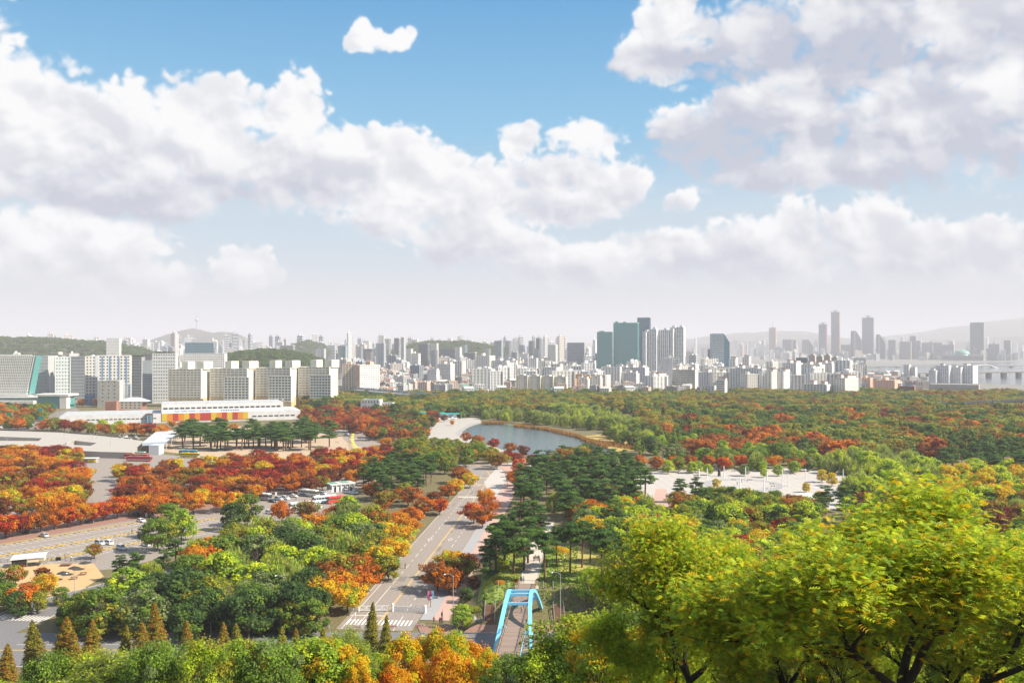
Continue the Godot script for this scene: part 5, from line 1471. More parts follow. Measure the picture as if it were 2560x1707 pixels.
func city_row(shapes: Array, called: String, label: String, category: String, group: String, n: int, u0: float, u1: float, d0: float, d1: float, tall: Vector2, each: bool, stretch := false) -> void:
	var piles := {}
	for k in n:
		var d := lerpf(d0, d1, (k + rng.randf()) / n)
		var u := rng.randf_range(u0, u1)
		var s: int = rng.randi() % shapes.size()
		var at := Vector3((u - 1280.0) / FOCAL * d, 0, -d)
		var h := rng.randf_range(tall.x, tall.y) if rng.randf() < 0.8 else rng.randf_range(tall.y, tall.y * 1.35)
		var turn := rng.randf_range(-0.6, 0.6)
		var size := Vector3.ONE
		if stretch: size = Vector3(rng.randf_range(0.7, 1.3), h / 45.0, rng.randf_range(0.9, 1.4))
		if each:
			var o := part(called, shapes[s], M.city_paint, null)
			o.position = at
			o.rotation.y = turn
			o.scale = size
			var tone: String = (["white", "grey", "brown-pink", "bright white", "red brick", "cream", "dark grey"][s % 7] if not stretch else ["white", "ivory", "blue-grey", "beige", "slate-grey", "bright white", "dark glass", "silver-grey", "tan", "off-white"][s % 10])
			var top: String = (" with a %s roof" % ["grey", "dark green", "pale", "red-brown", "light grey"][s % 5]) if not stretch else ""
			tag(o, tone + " " + label.replace(" in the", top + " in the"), category, group)
		else:
			if not piles.has(s): piles[s] = []
			piles[s].append(Transform3D(Basis(Vector3.UP, turn).scaled_local(size), at))
	for s in piles:
		var mm := MultiMesh.new()
		mm.transform_format = MultiMesh.TRANSFORM_3D
		mm.mesh = shapes[s]
		mm.instance_count = piles[s].size()
		for k in piles[s].size(): mm.set_instance_transform(k, piles[s][k])
		var o := MultiMeshInstance3D.new()
		o.multimesh = mm
		o.material_override = M.city_paint
		o.name = numbered(called)
		add_child(o)
		tag(o, label, category, "", "stuff")

func build_city() -> void:
	M.wall = tinted(0.75)
	var wear := NoiseTexture2D.new()
	wear.noise = FastNoiseLite.new()
	wear.noise.frequency = 0.012
	wear.noise.fractal_octaves = 5
	wear.seamless = true
	var ramp := Gradient.new()
	ramp.colors = PackedColorArray([Color(0.88, 0.88, 0.87), Color(1, 1, 1)])
	wear.color_ramp = ramp
	M.wall.albedo_texture = wear
	M.wall.albedo_color = Color(1, 1, 1)
	M.wall.uv1_triplanar = true
	M.wall.uv1_world_triplanar = true
	M.wall.uv1_scale = Vector3(0.03, 0.012, 0.03)
	M.city_paint = tinted(0.6)
	M.green_glass = glass(0.07, 0.27, 0.27, 0.3)
	M.blue_glass = glass(0.03, 0.12, 0.18, 0.2)
	M.grey_glass = glass(0.09, 0.11, 0.13, 0.2)
	M.forest = noisy(0.03, 0.04, 0.018, 0.5, 60.0, 0.95, Color(0.085, 0.065, 0.03))
	M.far_forest = M.forest
	# hills
	ridge("hill", "dark wooded city hill behind the beige apartments", [[545, 905], [580, 888], [640, 878], [700, 879], [750, 888], [790, 902], [815, 915]], 2300, 330, M.forest, 7.0, 1.2)
	ridge("hill", "long wooded hill with houses at the left", [[-260, 880], [-160, 852], [0, 847], [90, 849], [160, 852], [230, 858], [330, 872], [380, 884]], 3300, 520, M.forest, 8.0, 1.5)
	ridge("hill", "dark wooded ridge behind the office skyline", [[985, 880], [1030, 864], [1090, 858], [1150, 857], [1190, 861], [1240, 872], [1280, 882]], 3900, 400, M.forest, 9.0, 1.6)
	ridge("hill", "small wooded hill left of the office skyline", [[720, 882], [745, 862], [770, 856], [800, 862], [830, 880]], 4300, 300, M.forest, 8.0, 1.6)
	ridge("mountain", "blue-grey mountain with a broadcasting tower", [[392, 852], [420, 841], [450, 829], [482, 821], [500, 826], [530, 833], [560, 829], [585, 834], [614, 850]], 9300, 900, M.far_forest, 10.0)
	ridge("mountain", "pale mountain range behind the riverside towers", [[1660, 872], [1720, 850], [1800, 838], [1880, 832], [1940, 826], [2000, 830], [2080, 845], [2160, 850], [2260, 838], [2360, 822], [2430, 812], [2500, 802], [2560, 796], [2640, 792], [2800, 800], [3000, 840]], 15000, 2600, M.far_forest, 40.0)
	ridge("mountain", "low pale hills beyond the river", [[1700, 872], [1780, 858], [1880, 852], [1960, 856], [2060, 860], [2200, 858], [2420, 850], [2560, 840], [2700, 845], [2900, 872]], 11500, 1200, M.far_forest, 20.0)
	# broadcasting tower
	var bt := point(490.5, 822, 9290)
	var t := thing("broadcasting_tower", "slender tower with a round deck on the mountain top", "tower", bt)
	var q := Build.new()
	q.lathe(Vector3.ZERO, [Vector2(9, -20), Vector2(7, 0), Vector2(5.5, 80), Vector2(0.1, 82)], 10)
	part("shaft", q.done(), M.steel, t)
	q = Build.new()
	q.lathe(Vector3.ZERO, [Vector2(5, 72), Vector2(15, 82), Vector2(17, 92), Vector2(15, 102), Vector2(6, 108), Vector2(0.1, 110)], 12)
	part("observation_deck", q.done(), M.steel, t)
	q = Build.new()
	q.lathe(Vector3.ZERO, [Vector2(4, 108), Vector2(3, 135), Vector2(1.5, 150), Vector2(1.0, 176), Vector2(0.1, 177)], 8)
	part("antenna", q.done(), M.steel, t)
	# ---- left: offices
	var cream := Color(0.66, 0.63, 0.56)
	var white := Color(0.68, 0.68, 0.67)
	leaning_office()
	block("office_building", "grey office block with dark green glass bays", "building", 84, 118, 141, 890, 1210, 20, {"wall": Color(0.42, 0.44, 0.45), "floors": 14, "bays": 8, "glass": M.green_glass})
	block("office_building", "white and dark glass office with staggered bays", "building", 139, 172, 172, 893, 1200, 0, {"wall": Color(0.62, 0.64, 0.66), "floors": 13, "bays": 5, "glass": M.green_glass, "blind": false})
	block("office_building", "slate grey gridded office beside the blue-edged flats", "building", 172, 213, 216, 892, 1220, 8, {"wall": Color(0.22, 0.25, 0.28), "floors": 14, "bays": 10})
	block("apartment_block", "white residential tower with blue edges and striped lower floors", "building", 252, 324, 326, 889, 1130, 6, {"wall": white, "floors": 16, "bays": 9, "trim": Color(0.12, 0.25, 0.45), "base": 0.42, "base_wall": Color(0.34, 0.40, 0.50), "roof": Color(0.2, 0.25, 0.3)})
	block("apartment_block", "pale blue-footed residential tower left of the blue edge", "building", 215, 252, 252, 891, 1140, 0, {"wall": Color(0.62, 0.62, 0.60), "floors": 16, "bays": 5, "base": 0.2, "base_wall": Color(0.18, 0.34, 0.55), "cores": [[0.8, 8.0, 1.0, 1.02, true]], "core_wall": Color(0.50, 0.56, 0.62)})
	block("office_building", "dark grey tower with small windows", "building", 324, 352, 360, 893, 1260, 25, {"wall": Color(0.28, 0.29, 0.30), "floors": 14, "bays": 7, "greenery": true})
	block("office_building", "light blue-grey tower beside the dark grey one", "building", 358, 385, 387, 902, 1190, 10, {"wall": Color(0.44, 0.49, 0.54), "style": "bands", "floors": 20, "band": 0.8})
	block("apartment_block", "pale grey tower with square windows and roof garden", "building", 385, 437, 442, 884, 1170, 10, {"wall": Color(0.60, 0.62, 0.64), "floors": 15, "bays": 9, "greenery": true, "pier": 0.5, "band": 0.6})
	block("office_building", "blue glass office rising behind white flats", "building", 465, 533, 537, 857, 1900, 8, {"wall": Color(0.30, 0.36, 0.40), "style": "bands", "floors": 22, "band": 0.3, "glass": M.blue_glass, "blind": false})
	block("apartment_block", "white block with rows of dark windows behind the beige flats", "building", 463, 560, 566, 884, 1500, 10, {"wall": white, "floors": 16, "bays": 22})
	block("office_building", "tall white hotel slab on the left hill", "building", 268, 297, 301, 846, 2700, 15, {"wall": white, "floors": 22, "bays": 12})
	block("office_building", "small cream hall with tall dark window", "building", 252, 293, 306, 952, 1080, 30, {"wall": cream, "floors": 7, "bays": 3, "pier": 0.75, "band": 0.7})
	# beige apartments
	for a in [[425, 501, 525, 923, 1095], [528, 616, 641, 922, 1105], [641, 724, 746, 920, 1115], [747, 822, 843, 918, 1125]]:
		var which: int = [425, 528, 641, 747].find(a[0])
		block("apartment_block", ["beige apartment slab with yellow base, farthest from the peach flats", "beige apartment slab with yellow base behind the hall's red panels", "beige apartment slab with yellow base, second from the peach flats", "beige apartment slab with yellow base next to the peach flats"][which], "building", a[0], a[1], a[2], a[3], a[4], 24, {"wall": Color(0.72, 0.69, 0.61), "pier": 0.3, "bays": 9, "band": 0.72, "floors": 15, "base": 0.22, "base_wall": Color(0.58, 0.43, 0.22), "roof": Color(0.14, 0.22, 0.16), "cores": [[0.42, 8.0, 9.0, 0.7], [0.93, 9.5, 9.0, 0.9]], "core_wall": Color(0.72, 0.69, 0.61), "group": "beige apartment slabs"})
	for a in [[562, 627, 944, 1085], [673, 733, 941, 1095], [776, 832, 939, 1105]]:
		var blk := block("apartment_block", ["lower balcony block with blue panes behind the hall's orange panels", "lower balcony block with blue panes between two beige slabs", "lower balcony block with blue panes next to the peach flats"][[562, 673, 776].find(a[0])], "building", a[0], a[1] - 6, a[1], a[2], a[3], 20, {"wall": Color(0.80, 0.78, 0.70), "floors": 11, "bays": 7, "pier": 0.25, "band": 0.42, "glass": M.blue_glass, "base": 0.16, "base_wall": Color(0.62, 0.48, 0.26), "group": "balcony blocks"})
		blk.set_meta("category", "building")
	block("apartment_block", "peach apartment tower with a plain peach gable", "building", 857, 893, 897, 911, 1340, 8, {"wall": Color(0.66, 0.55, 0.45), "end": Color(0.66, 0.45, 0.36), "floors": 15, "bays": 5, "roof": Color(0.2, 0.1, 0.08), "cores": [[0.4, 6.0, 4.0, 0.8]], "core_wall": Color(0.66, 0.48, 0.38)})
	block("apartment_block", "white and peach apartment tower with blue-framed windows", "building", 884, 900, 948, 913, 1330, -38, {"wall": Color(0.66, 0.66, 0.66), "end": Color(0.66, 0.45, 0.36), "floors": 14, "bays": 11, "roof": Color(0.2, 0.1, 0.08), "cores": [[0.7, 7.0, 5.0, 0.7]], "core_wall": Color(0.66, 0.48, 0.38)})
	# ---- centre: offices of the middle distance
	var mids := [[845, 866, 864, "dark green glass"], [870, 905, 866, "grey banded"], [906, 932, 873, "dark grey"], [940, 962, 858, "tinted glass"], [962, 975, 847, "slim glass"], [985, 1000, 846, "pale twin"], [1000, 1012, 843, "grey twin"], [908, 930, 880, "brownish stone"], [1046, 1072, 860, "dark glass"], [1078, 1094, 858, "blue-grey glass"], [1072, 1092, 876, "smoke grey"], [1112, 1128, 876, "rust-brown"], [1140, 1152, 868, "white slim"], [1152, 1166, 862, "green glass"], [1160, 1190, 882, "ivory stone"], [1236, 1256, 852, "grey flats"], [1262, 1276, 852, "silver"], [1100, 1140, 872, "grey stone"], [1010, 1030, 872, "pale concrete"], [1190, 1225, 872, "grey-blue"], [700, 735, 864, "white school-like"], [790, 812, 872, "beige"], [1310, 1335, 852, "misty grey"], [1340, 1352, 847, "misty blue"], [1370, 1392, 862, "pale grey"], [1330, 1350, 872, "cream"]]
	for k in mids.size():
		var m: Array = mids[k]
		var col: Color = [Color(0.30, 0.36, 0.38), Color(0.48, 0.50, 0.52), Color(0.26, 0.28, 0.30), Color(0.36, 0.40, 0.44), Color(0.52, 0.52, 0.50)][k % 5]
		if "white" in m[3] or "pale" in m[3] or "ivory" in m[3]: col = Color(0.64, 0.64, 0.62)
		if "rust" in m[3]: col = Color(0.33, 0.16, 0.11)
		if "brown" in m[3] and not "rust" in m[3]: col = Color(0.36, 0.32, 0.28)
		block("office_building", "%s mid-city block in the hazy office skyline" % m[3], "building", m[0], m[1] - 3, m[1] + 2, m[2], 2500.0 + (k * 397) % 900, [14, -14, 20][k % 3], {"wall": col, "style": ["grid", "bands", "glass"][k % 3], "glass": M.green_glass if "green" in m[3] else M.grey_glass if k % 2 else M.window, "group": "hazy office skyline", "blind": false})
	block("office_building", "dark twin-fronted block left of the green glass towers", "building", 1419, 1460, 1462, 857, 2300, 8, {"wall": Color(0.40, 0.43, 0.46), "floors": 18, "bays": 10, "glass": M.grey_glass})
	# green and white high-rises
	block("high_rise", "shortest green glass high-rise of the cluster", "building", 1493, 1530, 1532, 831, 2250, 6, {"wall": Color(0.16, 0.38, 0.38), "style": "glass", "glass": M.green_glass, "floors": 34, "bays": 7, "cores": [[0.3, 12.0, 4.0, 0.6]]})
	block("high_rise", "broad green glass high-rise of the cluster", "building", 1534, 1594, 1598, 808, 2250, 8, {"wall": Color(0.18, 0.42, 0.42), "style": "glass", "glass": M.green_glass, "floors": 44, "bays": 10, "cores": [[0.12, 8.0, 5.0, 0.9], [0.45, 8.0, 4.0, 0.9]]})
	block("high_rise", "tallest dark blue glass high-rise behind the cluster", "building", 1594, 1624, 1627, 795, 2500, 8, {"wall": Color(0.10, 0.24, 0.32), "style": "glass", "glass": M.blue_glass, "floors": 50, "bays": 6})
	for a in [[1607, 1620, 829, "lowest white apartment high-rise with flat top"], [1621, 1646, 823, "white apartment high-rise with slanted crown"], [1647, 1676, 825, "white apartment high-rise in the middle of its row"], [1676, 1688, 819, "slim white apartment high-rise"], [1688, 1714, 818, "white apartment high-rise at the end of its row"]]:
		var hb := block("high_rise", a[3], "building", a[0], a[1] - 5, a[1], a[2], 2150, 18, {"wall": Color(0.70, 0.72, 0.74), "floors": 38, "bays": 5, "pier": 0.4, "band": 0.35, "group": "white high-rises"})
		var top := Build.new()
		top.tint = Color(0.55, 0.57, 0.6)
		top.box(Vector3(4, EYE - (a[2] - HORIZON) * 2150.0 / FOCAL - 0.3, 0), Vector3(6, 5, 10))
		part("roof_screen", top.done(), M.wall, hb)
	slanted_tower(1779, 1821, 834, 2150, "dark blue office tower with a slanting curved top", M.blue_glass, Color(0.42, 0.46, 0.50), 1807)
	block("office_building", "small dark inclined block left of the curved tower", "building", 1770, 1780, 1783, 874, 2350, 15, {"wall": Color(0.22, 0.25, 0.28), "style": "glass", "glass": M.grey_glass})
	# ---- white apartments of the middle right
	var wd := [
		[1225, 1290, 1299, 902, 1900, 12, "white gridded slab right of the office skyline"], [1280, 1325, 1332, 908, 1900, 12, "white slab with brown roof tower above the yellow flats"], [1336, 1382, 1388, 906, 1950, 14, "white stepped slab above the yellow flats"],
		[1500, 1512, 1518, 925, 1650, 20, "narrow grey-white gable block"], [1514, 1530, 1536, 922, 1640, 20, "narrow white gable block"], [1561, 1612, 1622, 919, 1600, 14, "white slab with roof towers left of the striped slab"],
		[1542, 1566, 1572, 918, 1700, 20, "white slab with tall gable"], [1673, 1738, 1745, 925, 1420, 12, "white slab with strong horizontal stripes"], [1742, 1815, 1828, 932, 1500, 14, "white gridded slab right of the striped slab"], [1827, 1905, 1915, 922, 1430, 12, "long white slab with many square windows"],
		[1914, 1928, 1944, 929, 1400, 40, "white block with a broad plain gable and green stripe"], [1944, 1958, 1976, 929, 1420, 40, "white block with plain gable beside the green-striped one"], [1959, 1990, 2007, 908, 1600, 25, "stepped white tower with brown roof caps"], [2007, 2050, 2062, 912, 1550, 20, "white tower with brown roofs and grey stripe"], [2050, 2080, 2088, 909, 1570, 18, "tall white tower with brown roof next to the grey towers"],
		[2012, 2066, 2078, 962, 1280, 14, "cream low block with framed windows"], [2080, 2112, 2146, 946, 1290, 35, "white block with pink doorway panel and plain gable"], [1614, 1640, 1671, 940, 1400, 35, "cream gabled block with hipped top"], [1825, 1838, 1845, 898, 1900, 20, "white slim tower with pointed top"], [1858, 1872, 1878, 894, 1950, 20, "white stepped tower with pointed top"],
		[1560, 1590, 1598, 934, 1500, 14, "white flats with olive stripes"], [1380, 1415, 1420, 950, 1480, 12, "white end block of the yellow-striped row"], [1475, 1500, 1506, 945, 1450, 20, "low white flats with grey roofs"], [1755, 1785, 1790, 965, 1320, 14, "plain white low block by the wood"], [1792, 1812, 1818, 952, 1330, 20, "white flats with dark bands by the wood"], [1095, 1125, 1136, 910, 1900, 20, "white tower block among the grey roofs"], [1070, 1090, 1098, 926, 1750, 20, "plain white gable block among the grey roofs"], [1440, 1468, 1474, 948, 1440, 14, "white and pink flats beside the orange gable"],
	]
	for k in wd.size():
		var a: Array = wd[k]
		block("apartment_block", a[6], "building", a[0], a[1], a[2], a[3], a[4], a[5], {"wall": [Color(0.67, 0.67, 0.66), Color(0.66, 0.65, 0.61), Color(0.62, 0.63, 0.65)][k % 3], "style": "bands" if "stripes" in a[6] and not "olive" in a[6] or "bands" in a[6] else "grid", "cores": [] if "plain white low" in a[6] else [[0.3, 6.0, 5.0, 0.6], [0.78, 6.0, 4.0, 0.6]], "cap": Color(0.20, 0.10, 0.08), "roof": Color(0.24, 0.14, 0.11), "group": "white apartment slabs"})
	block("lift_shaft_tower", "tall plain white tower shaft with dark cap", "building", 1659, 1674, 1676, 896, 1430, 8, {"wall": Color(0.66, 0.66, 0.66), "floors": 4, "bays": 1, "pier": 0.9, "band": 0.95, "cap": Color(0.1, 0.1, 0.1)})
	for k in 4:
		var u0 := 1291.0 + k * 32.0
		block("apartment_block", "yellow-striped white flats in the row behind the wood", "building", u0, u0 + 27, u0 + 32, 939 + k * 1.0, 1400, 14, {"wall": Color(0.68, 0.66, 0.60), "trim": Color(0.50, 0.40, 0.05), "floors": 12, "bays": 6, "cores": [[0.5, 7.0, 2.0, 1.0, true]], "core_wall": Color(0.66, 0.62, 0.58), "group": "yellow-striped flats"})
	for a in [[1422, 1436, 1440, 948, 1430, "small orange gabled house"], [1438, 1452, 1458, 936, 1460, "tall orange gabled house"], [1458, 1472, 1478, 940, 1480, "orange and white gabled house"]]:
		var hs := block("house", a[5] + " beside the yellow-striped flats", "house", a[0], a[1], a[2], a[3], a[4], 25, {"wall": Color(0.66, 0.36, 0.13), "floors": 8, "bays": 3, "pier": 0.7, "band": 0.7})
		hs.rotation.y += 0.2
	# grey towers and riverside
	for k in 6:
		var u0 := 2024.0 + k * 19.0
		block("apartment_block", "grey-beige tower block in the tight riverside row", "building", u0, u0 + 13, u0 + 19, 888 + [0, 2, 0, 6, 14, 22][k], 1850 - k * 20, 20, {"wall": Color(0.44, 0.42, 0.40), "floors": 22, "bays": 4, "cores": [[0.5, 5.0, 3.0, 0.8]], "group": "grey-beige riverside row"})
	block("office_building", "dark blue glass wedge among the white towers", "building", 1992, 2018, 2020, 896, 1900, 8, {"wall": Color(0.05, 0.10, 0.16), "style": "glass", "glass": M.blue_glass})
	for a in [[2190, 2236, 2250, 951, 1500, "salmon apartment slab"], [2150, 2175, 2182, 945, 1560, "salmon apartment slab with roof tower"], [2128, 2142, 2148, 952, 1450, "small orange block"]]:
		block("apartment_block", a[5] + " by the river", "building", a[0], a[1], a[2], a[3], a[4], 16, {"wall": Color(0.62, 0.38, 0.28), "group": "salmon flats by the river", "cores": [[0.4, 5.0, 4.0, 0.6]]})
	block("brick_building", "red brick tower with blue roof strip", "building", 2252, 2285, 2291, 966, 1350, 16, {"wall": Color(0.27, 0.11, 0.08), "floors": 6, "bays": 6, "roof": Color(0.15, 0.4, 0.6)})
	for a in [[2325, 2340, 2345, 926, "white-and-blue narrow tower"], [2345, 2372, 2378, 914, "white tower with brown caps"], [2378, 2402, 2408, 918, "white tower with blue stripe"], [2400, 2432, 2444, 914, "white tower with a dark billboard on its flank"]]:
		var wt := block("apartment_block", a[4] + " by the water", "building", a[0], a[1], a[2], a[3], 1650, 18, {"wall": Color(0.60, 0.62, 0.66), "floors": 16, "bays": 6, "cap": Color(0.22, 0.12, 0.10), "cores": [[0.4, 6.0, 3.0, 0.7]], "group": "riverside white towers"})
		if "billboard" in a[4]:
			var bb := Build.new()
			var hh: float = EYE - (a[3] - HORIZON) * 1650.0 / FOCAL
			bb.box(Vector3(0.3 * 24.0, hh * 0.42, 13.0), Vector3(11, 12, 0.4))
			part("billboard", bb.done(), M.teal_dark, wt)
	block("sports_hall", "long low brown-grey hall with flat roof by the water", "building", 2335, 2446, 2450, 962, 1480, 5, {"wall": Color(0.36, 0.33, 0.31), "floors": 2, "bays": 30, "pier": 0.9, "band": 0.9, "roof": Color(0.4, 0.4, 0.4)})
	for a in [[2262, 2276, 912, "pale grey twin tower"], [2275, 2292, 918, "white gabled tower"], [2214, 2226, 934, "white small tower"]]:
		block("apartment_block", a[3] + " on the near river bank", "building", a[0], a[1] - 4, a[1] + 2, a[2], 2000, 20, {"wall": Color(0.55, 0.56, 0.58)})
	# across the river
	var far := [[1924, 1942, 819, 7200, "slim pinkish gold skyscraper with an aerial", Color(0.62, 0.40, 0.32)], [1958, 1982, 849, 6600, "stubby grey-violet tower", Color(0.22, 0.22, 0.26)], [1980, 1993, 850, 6700, "lower grey-violet tower joined to the stubby one", Color(0.3, 0.3, 0.33)], [2049, 2069, 811, 6000, "red-edged tower, the lower of two", Color(0.36, 0.40, 0.45)], [2080, 2101, 780, 6050, "red-edged tower, the taller of two", Color(0.36, 0.40, 0.45)], [2158, 2187, 794, 5950, "broad blue-grey skyscraper with a crown frame", Color(0.34, 0.39, 0.45)], [2223, 2242, 850, 5600, "stepped grey tower beside the crane", Color(0.36, 0.37, 0.39)], [2252, 2280, 854, 5600, "long grey office with arch front", Color(0.42, 0.44, 0.46)], [2277, 2293, 840, 5700, "twin-topped grey office", Color(0.40, 0.42, 0.45)], [2290, 2305, 852, 5700, "bluish office next to the twin-topped one", Color(0.42, 0.46, 0.49)], [2307, 2335, 857, 5600, "pale pinkish flats with many tops", Color(0.52, 0.50, 0.49)], [2336, 2358, 857, 5500, "pale pinkish flats, second row", Color(0.52, 0.50, 0.49)], [2352, 2388, 862, 5400, "hazy grey office near the dome", Color(0.44, 0.44, 0.46)], [2430, 2463, 806, 5300, "tall broad grey-green tower", Color(0.30, 0.34, 0.34)], [2475, 2502, 860, 5100, "squat tower with a pointed aerial", Color(0.42, 0.43, 0.45)], [2513, 2530, 851, 5200, "narrow grey tower", Color(0.38, 0.40, 0.42)], [2105, 2130, 862, 6100, "low hazy block between the tall towers", Color(0.45, 0.46, 0.48)], [1940, 1960, 868, 6800, "low hazy flats beside the gold skyscraper", Color(0.48, 0.48, 0.5)]]
	for a in far:
		var fb := block("skyscraper", a[4] + " across the river", "building", a[0], a[1] - 2, a[1], a[2], a[3], 8, {"wall": a[5], "style": "bands", "band": 0.55, "floors": maxi(8, int((EYE - (a[2] - HORIZON) * a[3] / FOCAL) / 5.0)), "blind": false, "glass": M.grey_glass})
		var hh: float = EYE - (a[2] - HORIZON) * a[3] / FOCAL
		var tb := Build.new()
		if "red-edged" in a[4] or "crown" in a[4]:
			tb.tint = Color(0.4, 0.42, 0.45)
			tb.box(Vector3(0, hh, 0), Vector3(14, 10, 14))
			tb.box(Vector3(0, hh + 10, 0), Vector3(34, 3, 20))
			part("crown_frame", tb.done(), M.wall, fb)
			if "red" in a[4]:
				var ed := Build.new()
				ed.tint = Color(0.5, 0.16, 0.12)
				for s in [-1.0, 1.0]: ed.box(Vector3(s * (a[1] - a[0] - 2) * a[3] / FOCAL * 0.5, 0, 5), Vector3(4, hh + 4, 14))
				part("red_edge", ed.done(), M.wall, fb)
		elif "aerial" in a[4]:
			tb.tint = Color(0.35, 0.35, 0.35)
			tb.lathe(Vector3(0, hh - 1, 0), [Vector2(8, 0), Vector2(5, 8), Vector2(1.5, 16), Vector2(0.8, 44), Vector2(0.1, 45)], 6)
			part("aerial", tb.done(), M.wall, fb)
	slanted_tower(2008, 2031, 849, 6500, "grey tower with a cut corner across the river", M.grey_glass, Color(0.26, 0.27, 0.30), 2020)
	slanted_tower(2131, 2152, 827, 5900, "faceted glass tower, the broader of two across the river", M.grey_glass, Color(0.36, 0.40, 0.45), 2138)
	slanted_tower(2194, 2211, 836, 5900, "faceted glass tower with a sharp tip across the river", M.grey_glass, Color(0.42, 0.47, 0.52), 2198)
	# assembly hall with its green dome
	var ah := block("assembly_hall", "wide colonnaded hall with a green dome across the river", "building", 2366, 2460, 2462, 889, 5000, 5, {"wall": Color(0.46, 0.45, 0.44), "floors": 1, "bays": 24, "pier": 0.35, "band": 0.2})
	var dm := Build.new()
	var dome := []
	for k in 9: dome.append(Vector2(40.0 * cos(k / 8.0 * PI * 0.5) + 0.05, 30.0 * sin(k / 8.0 * PI * 0.5)))
	dm.lathe(Vector3(-5, EYE - 19.0 * 5000.0 / FOCAL + 3.0, 0), dome, 24)
	part("dome", dm.done(), paint(0.13, 0.33, 0.27, 0.6), ah)
	var drm := Build.new()
	drm.lathe(Vector3(-5, EYE - 19.0 * 5000.0 / FOCAL - 0.4, 0), [Vector2(41, 0), Vector2(41, 3.6), Vector2(38, 3.7)], 24)
	part("drum", drm.done(), M.steel, ah)
	# the crowded quarter and the hazy rows behind
	var houses := house_shapes()
	var towers := tower_shapes()
	city_row(houses, "house", "small house in the dense quarter beyond the wood", "house", "houses of the dense quarter", 290, 860, 1760, 1320, 2000, Vector2(6, 12), true)
	city_row(houses, "dense_quarter", "crowded low roofs stretching back into the haze", "houses", "", 1500, 830, 1800, 2000, 3300, Vector2(6, 12), false)
	city_row(houses, "dense_quarter", "low roofs below the wooded hill at the left", "houses", "", 320, -40, 560, 1700, 3000, Vector2(6, 12), false)
	city_row(houses, "dense_quarter", "low roofs between the white slabs and the river", "houses", "", 220, 1800, 2320, 1500, 2300, Vector2(6, 12), false)
	city_row(towers, "mid_rise_block", "plain mid-rise block standing among the low roofs", "building", "mid-rise blocks among the roofs", 90, 850, 1760, 1900, 3400, Vector2(18, 42), true, true)
	city_row([towers[0], towers[1], towers[5], towers[9]], "white_block", "apartment block in the crowded strip behind the wood", "building", "white blocks behind the wood", 110, 1200, 2160, 1380, 2150, Vector2(22, 38), true, true)
	city_row(towers, "mid_rise_block", "plain mid-rise block below the left-hand hill", "building", "mid-rise blocks at the left", 46, 0, 640, 2000, 3600, Vector2(18, 50), true, true)
	city_row(towers, "far_city", "pale towers crowding the hazy skyline", "buildings", "", 520, -100, 1500, 4200, 9000, Vector2(55, 110), false, true)
	city_row(towers, "far_city", "pale towers in the mist below the mountain range", "buildings", "", 260, 1480, 2700, 7000, 10500, Vector2(40, 120), false, true)
	city_row(towers, "far_city", "low misty buildings along the far river bank", "buildings", "", 160, 1900, 2700, 5000, 6500, Vector2(18, 50), false, true)
	elevated_roads()

func leaning_office() -> void:
	# white finned office at the far left, its glass corner leaning out
	var d := 1120.0
	var px := d / FOCAL
	var t := thing("office_building", "white finned office with a leaning green glass corner", "building", Vector3((0 - 1280.0) * px, 0, -d - 20))
	var w := 78.0 * px * 2.0
	var h := EYE - (890 - HORIZON) * px
	var x1 := 80.0 * px
	var lean := 9.0 * px
	var y0 := 14.0
	var b := Build.new()
	b.quad(Vector3(x1 - w, y0, 20), Vector3(x1 - w, h, 20), Vector3(x1 + lean, h, 20), Vector3(x1 - lean, y0, 20))
	part("glass_front", b.done(), M.grey_glass, t)
	b = Build.new()
	b.quad(Vector3(x1 - lean, y0, 20), Vector3(x1 + lean, h, 20), Vector3(x1 + lean, h, 6), Vector3(x1 - lean, y0, 6))
	b.quad(Vector3(x1 - w, h, 20), Vector3(x1 - w, h, 6), Vector3(x1 + lean, h, 6), Vector3(x1 + lean, h, 20))
	part("glass_corner", b.done(), M.green_glass, t)
	for k in 15:
		var f := Build.new()
		f.tint = Color(0.70, 0.71, 0.70)
		var y := lerpf(y0, h, k / 14.0)
		f.box(Vector3(x1 - w * 0.5 - lean * (1.0 - k / 14.0) * 0.5, y, 20.2), Vector3(w - lean * (1.0 - k / 14.0) - 2.0, (h - y0) / 14.0 * 0.58, 0.6))
		part("floor_band", f.done(), M.wall, t)
	for k in 34:
		var f := Build.new()
		f.tint = Color(0.72, 0.73, 0.72)
		var a := k / 33.0
		f.bar(Vector3(lerpf(x1 - w, x1 - lean * 1.6, a), y0, 20.7), Vector3(lerpf(x1 - w, x1 + lean * 0.6, a), h + 1.0, 20.7), 0.55, 0.9)
		part("fin", f.done(), M.wall, t)
	var pd := Build.new()
	pd.tint = Color(0.62, 0.62, 0.60)
	pd.box(Vector3(x1 - w * 0.4, 0, 12), Vector3(w + 6.0, 7.0, 52))
	pd.box(Vector3(x1 - w * 0.4, 10.0, 10), Vector3(w + 30.0, 1.2, 44))
	part("podium", pd.done(), M.wall, t)
	var pg := Build.new()
	pg.box(Vector3(x1 - w * 0.4, 6.9, 8), Vector3(w + 26.0, 3.2, 40))
	part("podium_glass", pg.done(), M.green_glass, t)
	var g := thing("pavilion_building", "low white-roofed pavilion beside the finned office", "building", point(140, HORIZON, 1075) * Vector3(1, 0, 1))
	var gb := Build.new()
	gb.tint = Color(0.68, 0.66, 0.64)
	gb.box(Vector3(0, 14.5, 0), Vector3(40, 2.2, 26))
	gb.box(Vector3(14, 0, 8), Vector3(8, 14.6, 9))
	part("roof", gb.done(), M.wall, g)
	var gg := Build.new()
	gg.box(Vector3(0, 0, 0), Vector3(33, 14.4, 20))
	part("glass_wall", gg.done(), M.green_glass, g)

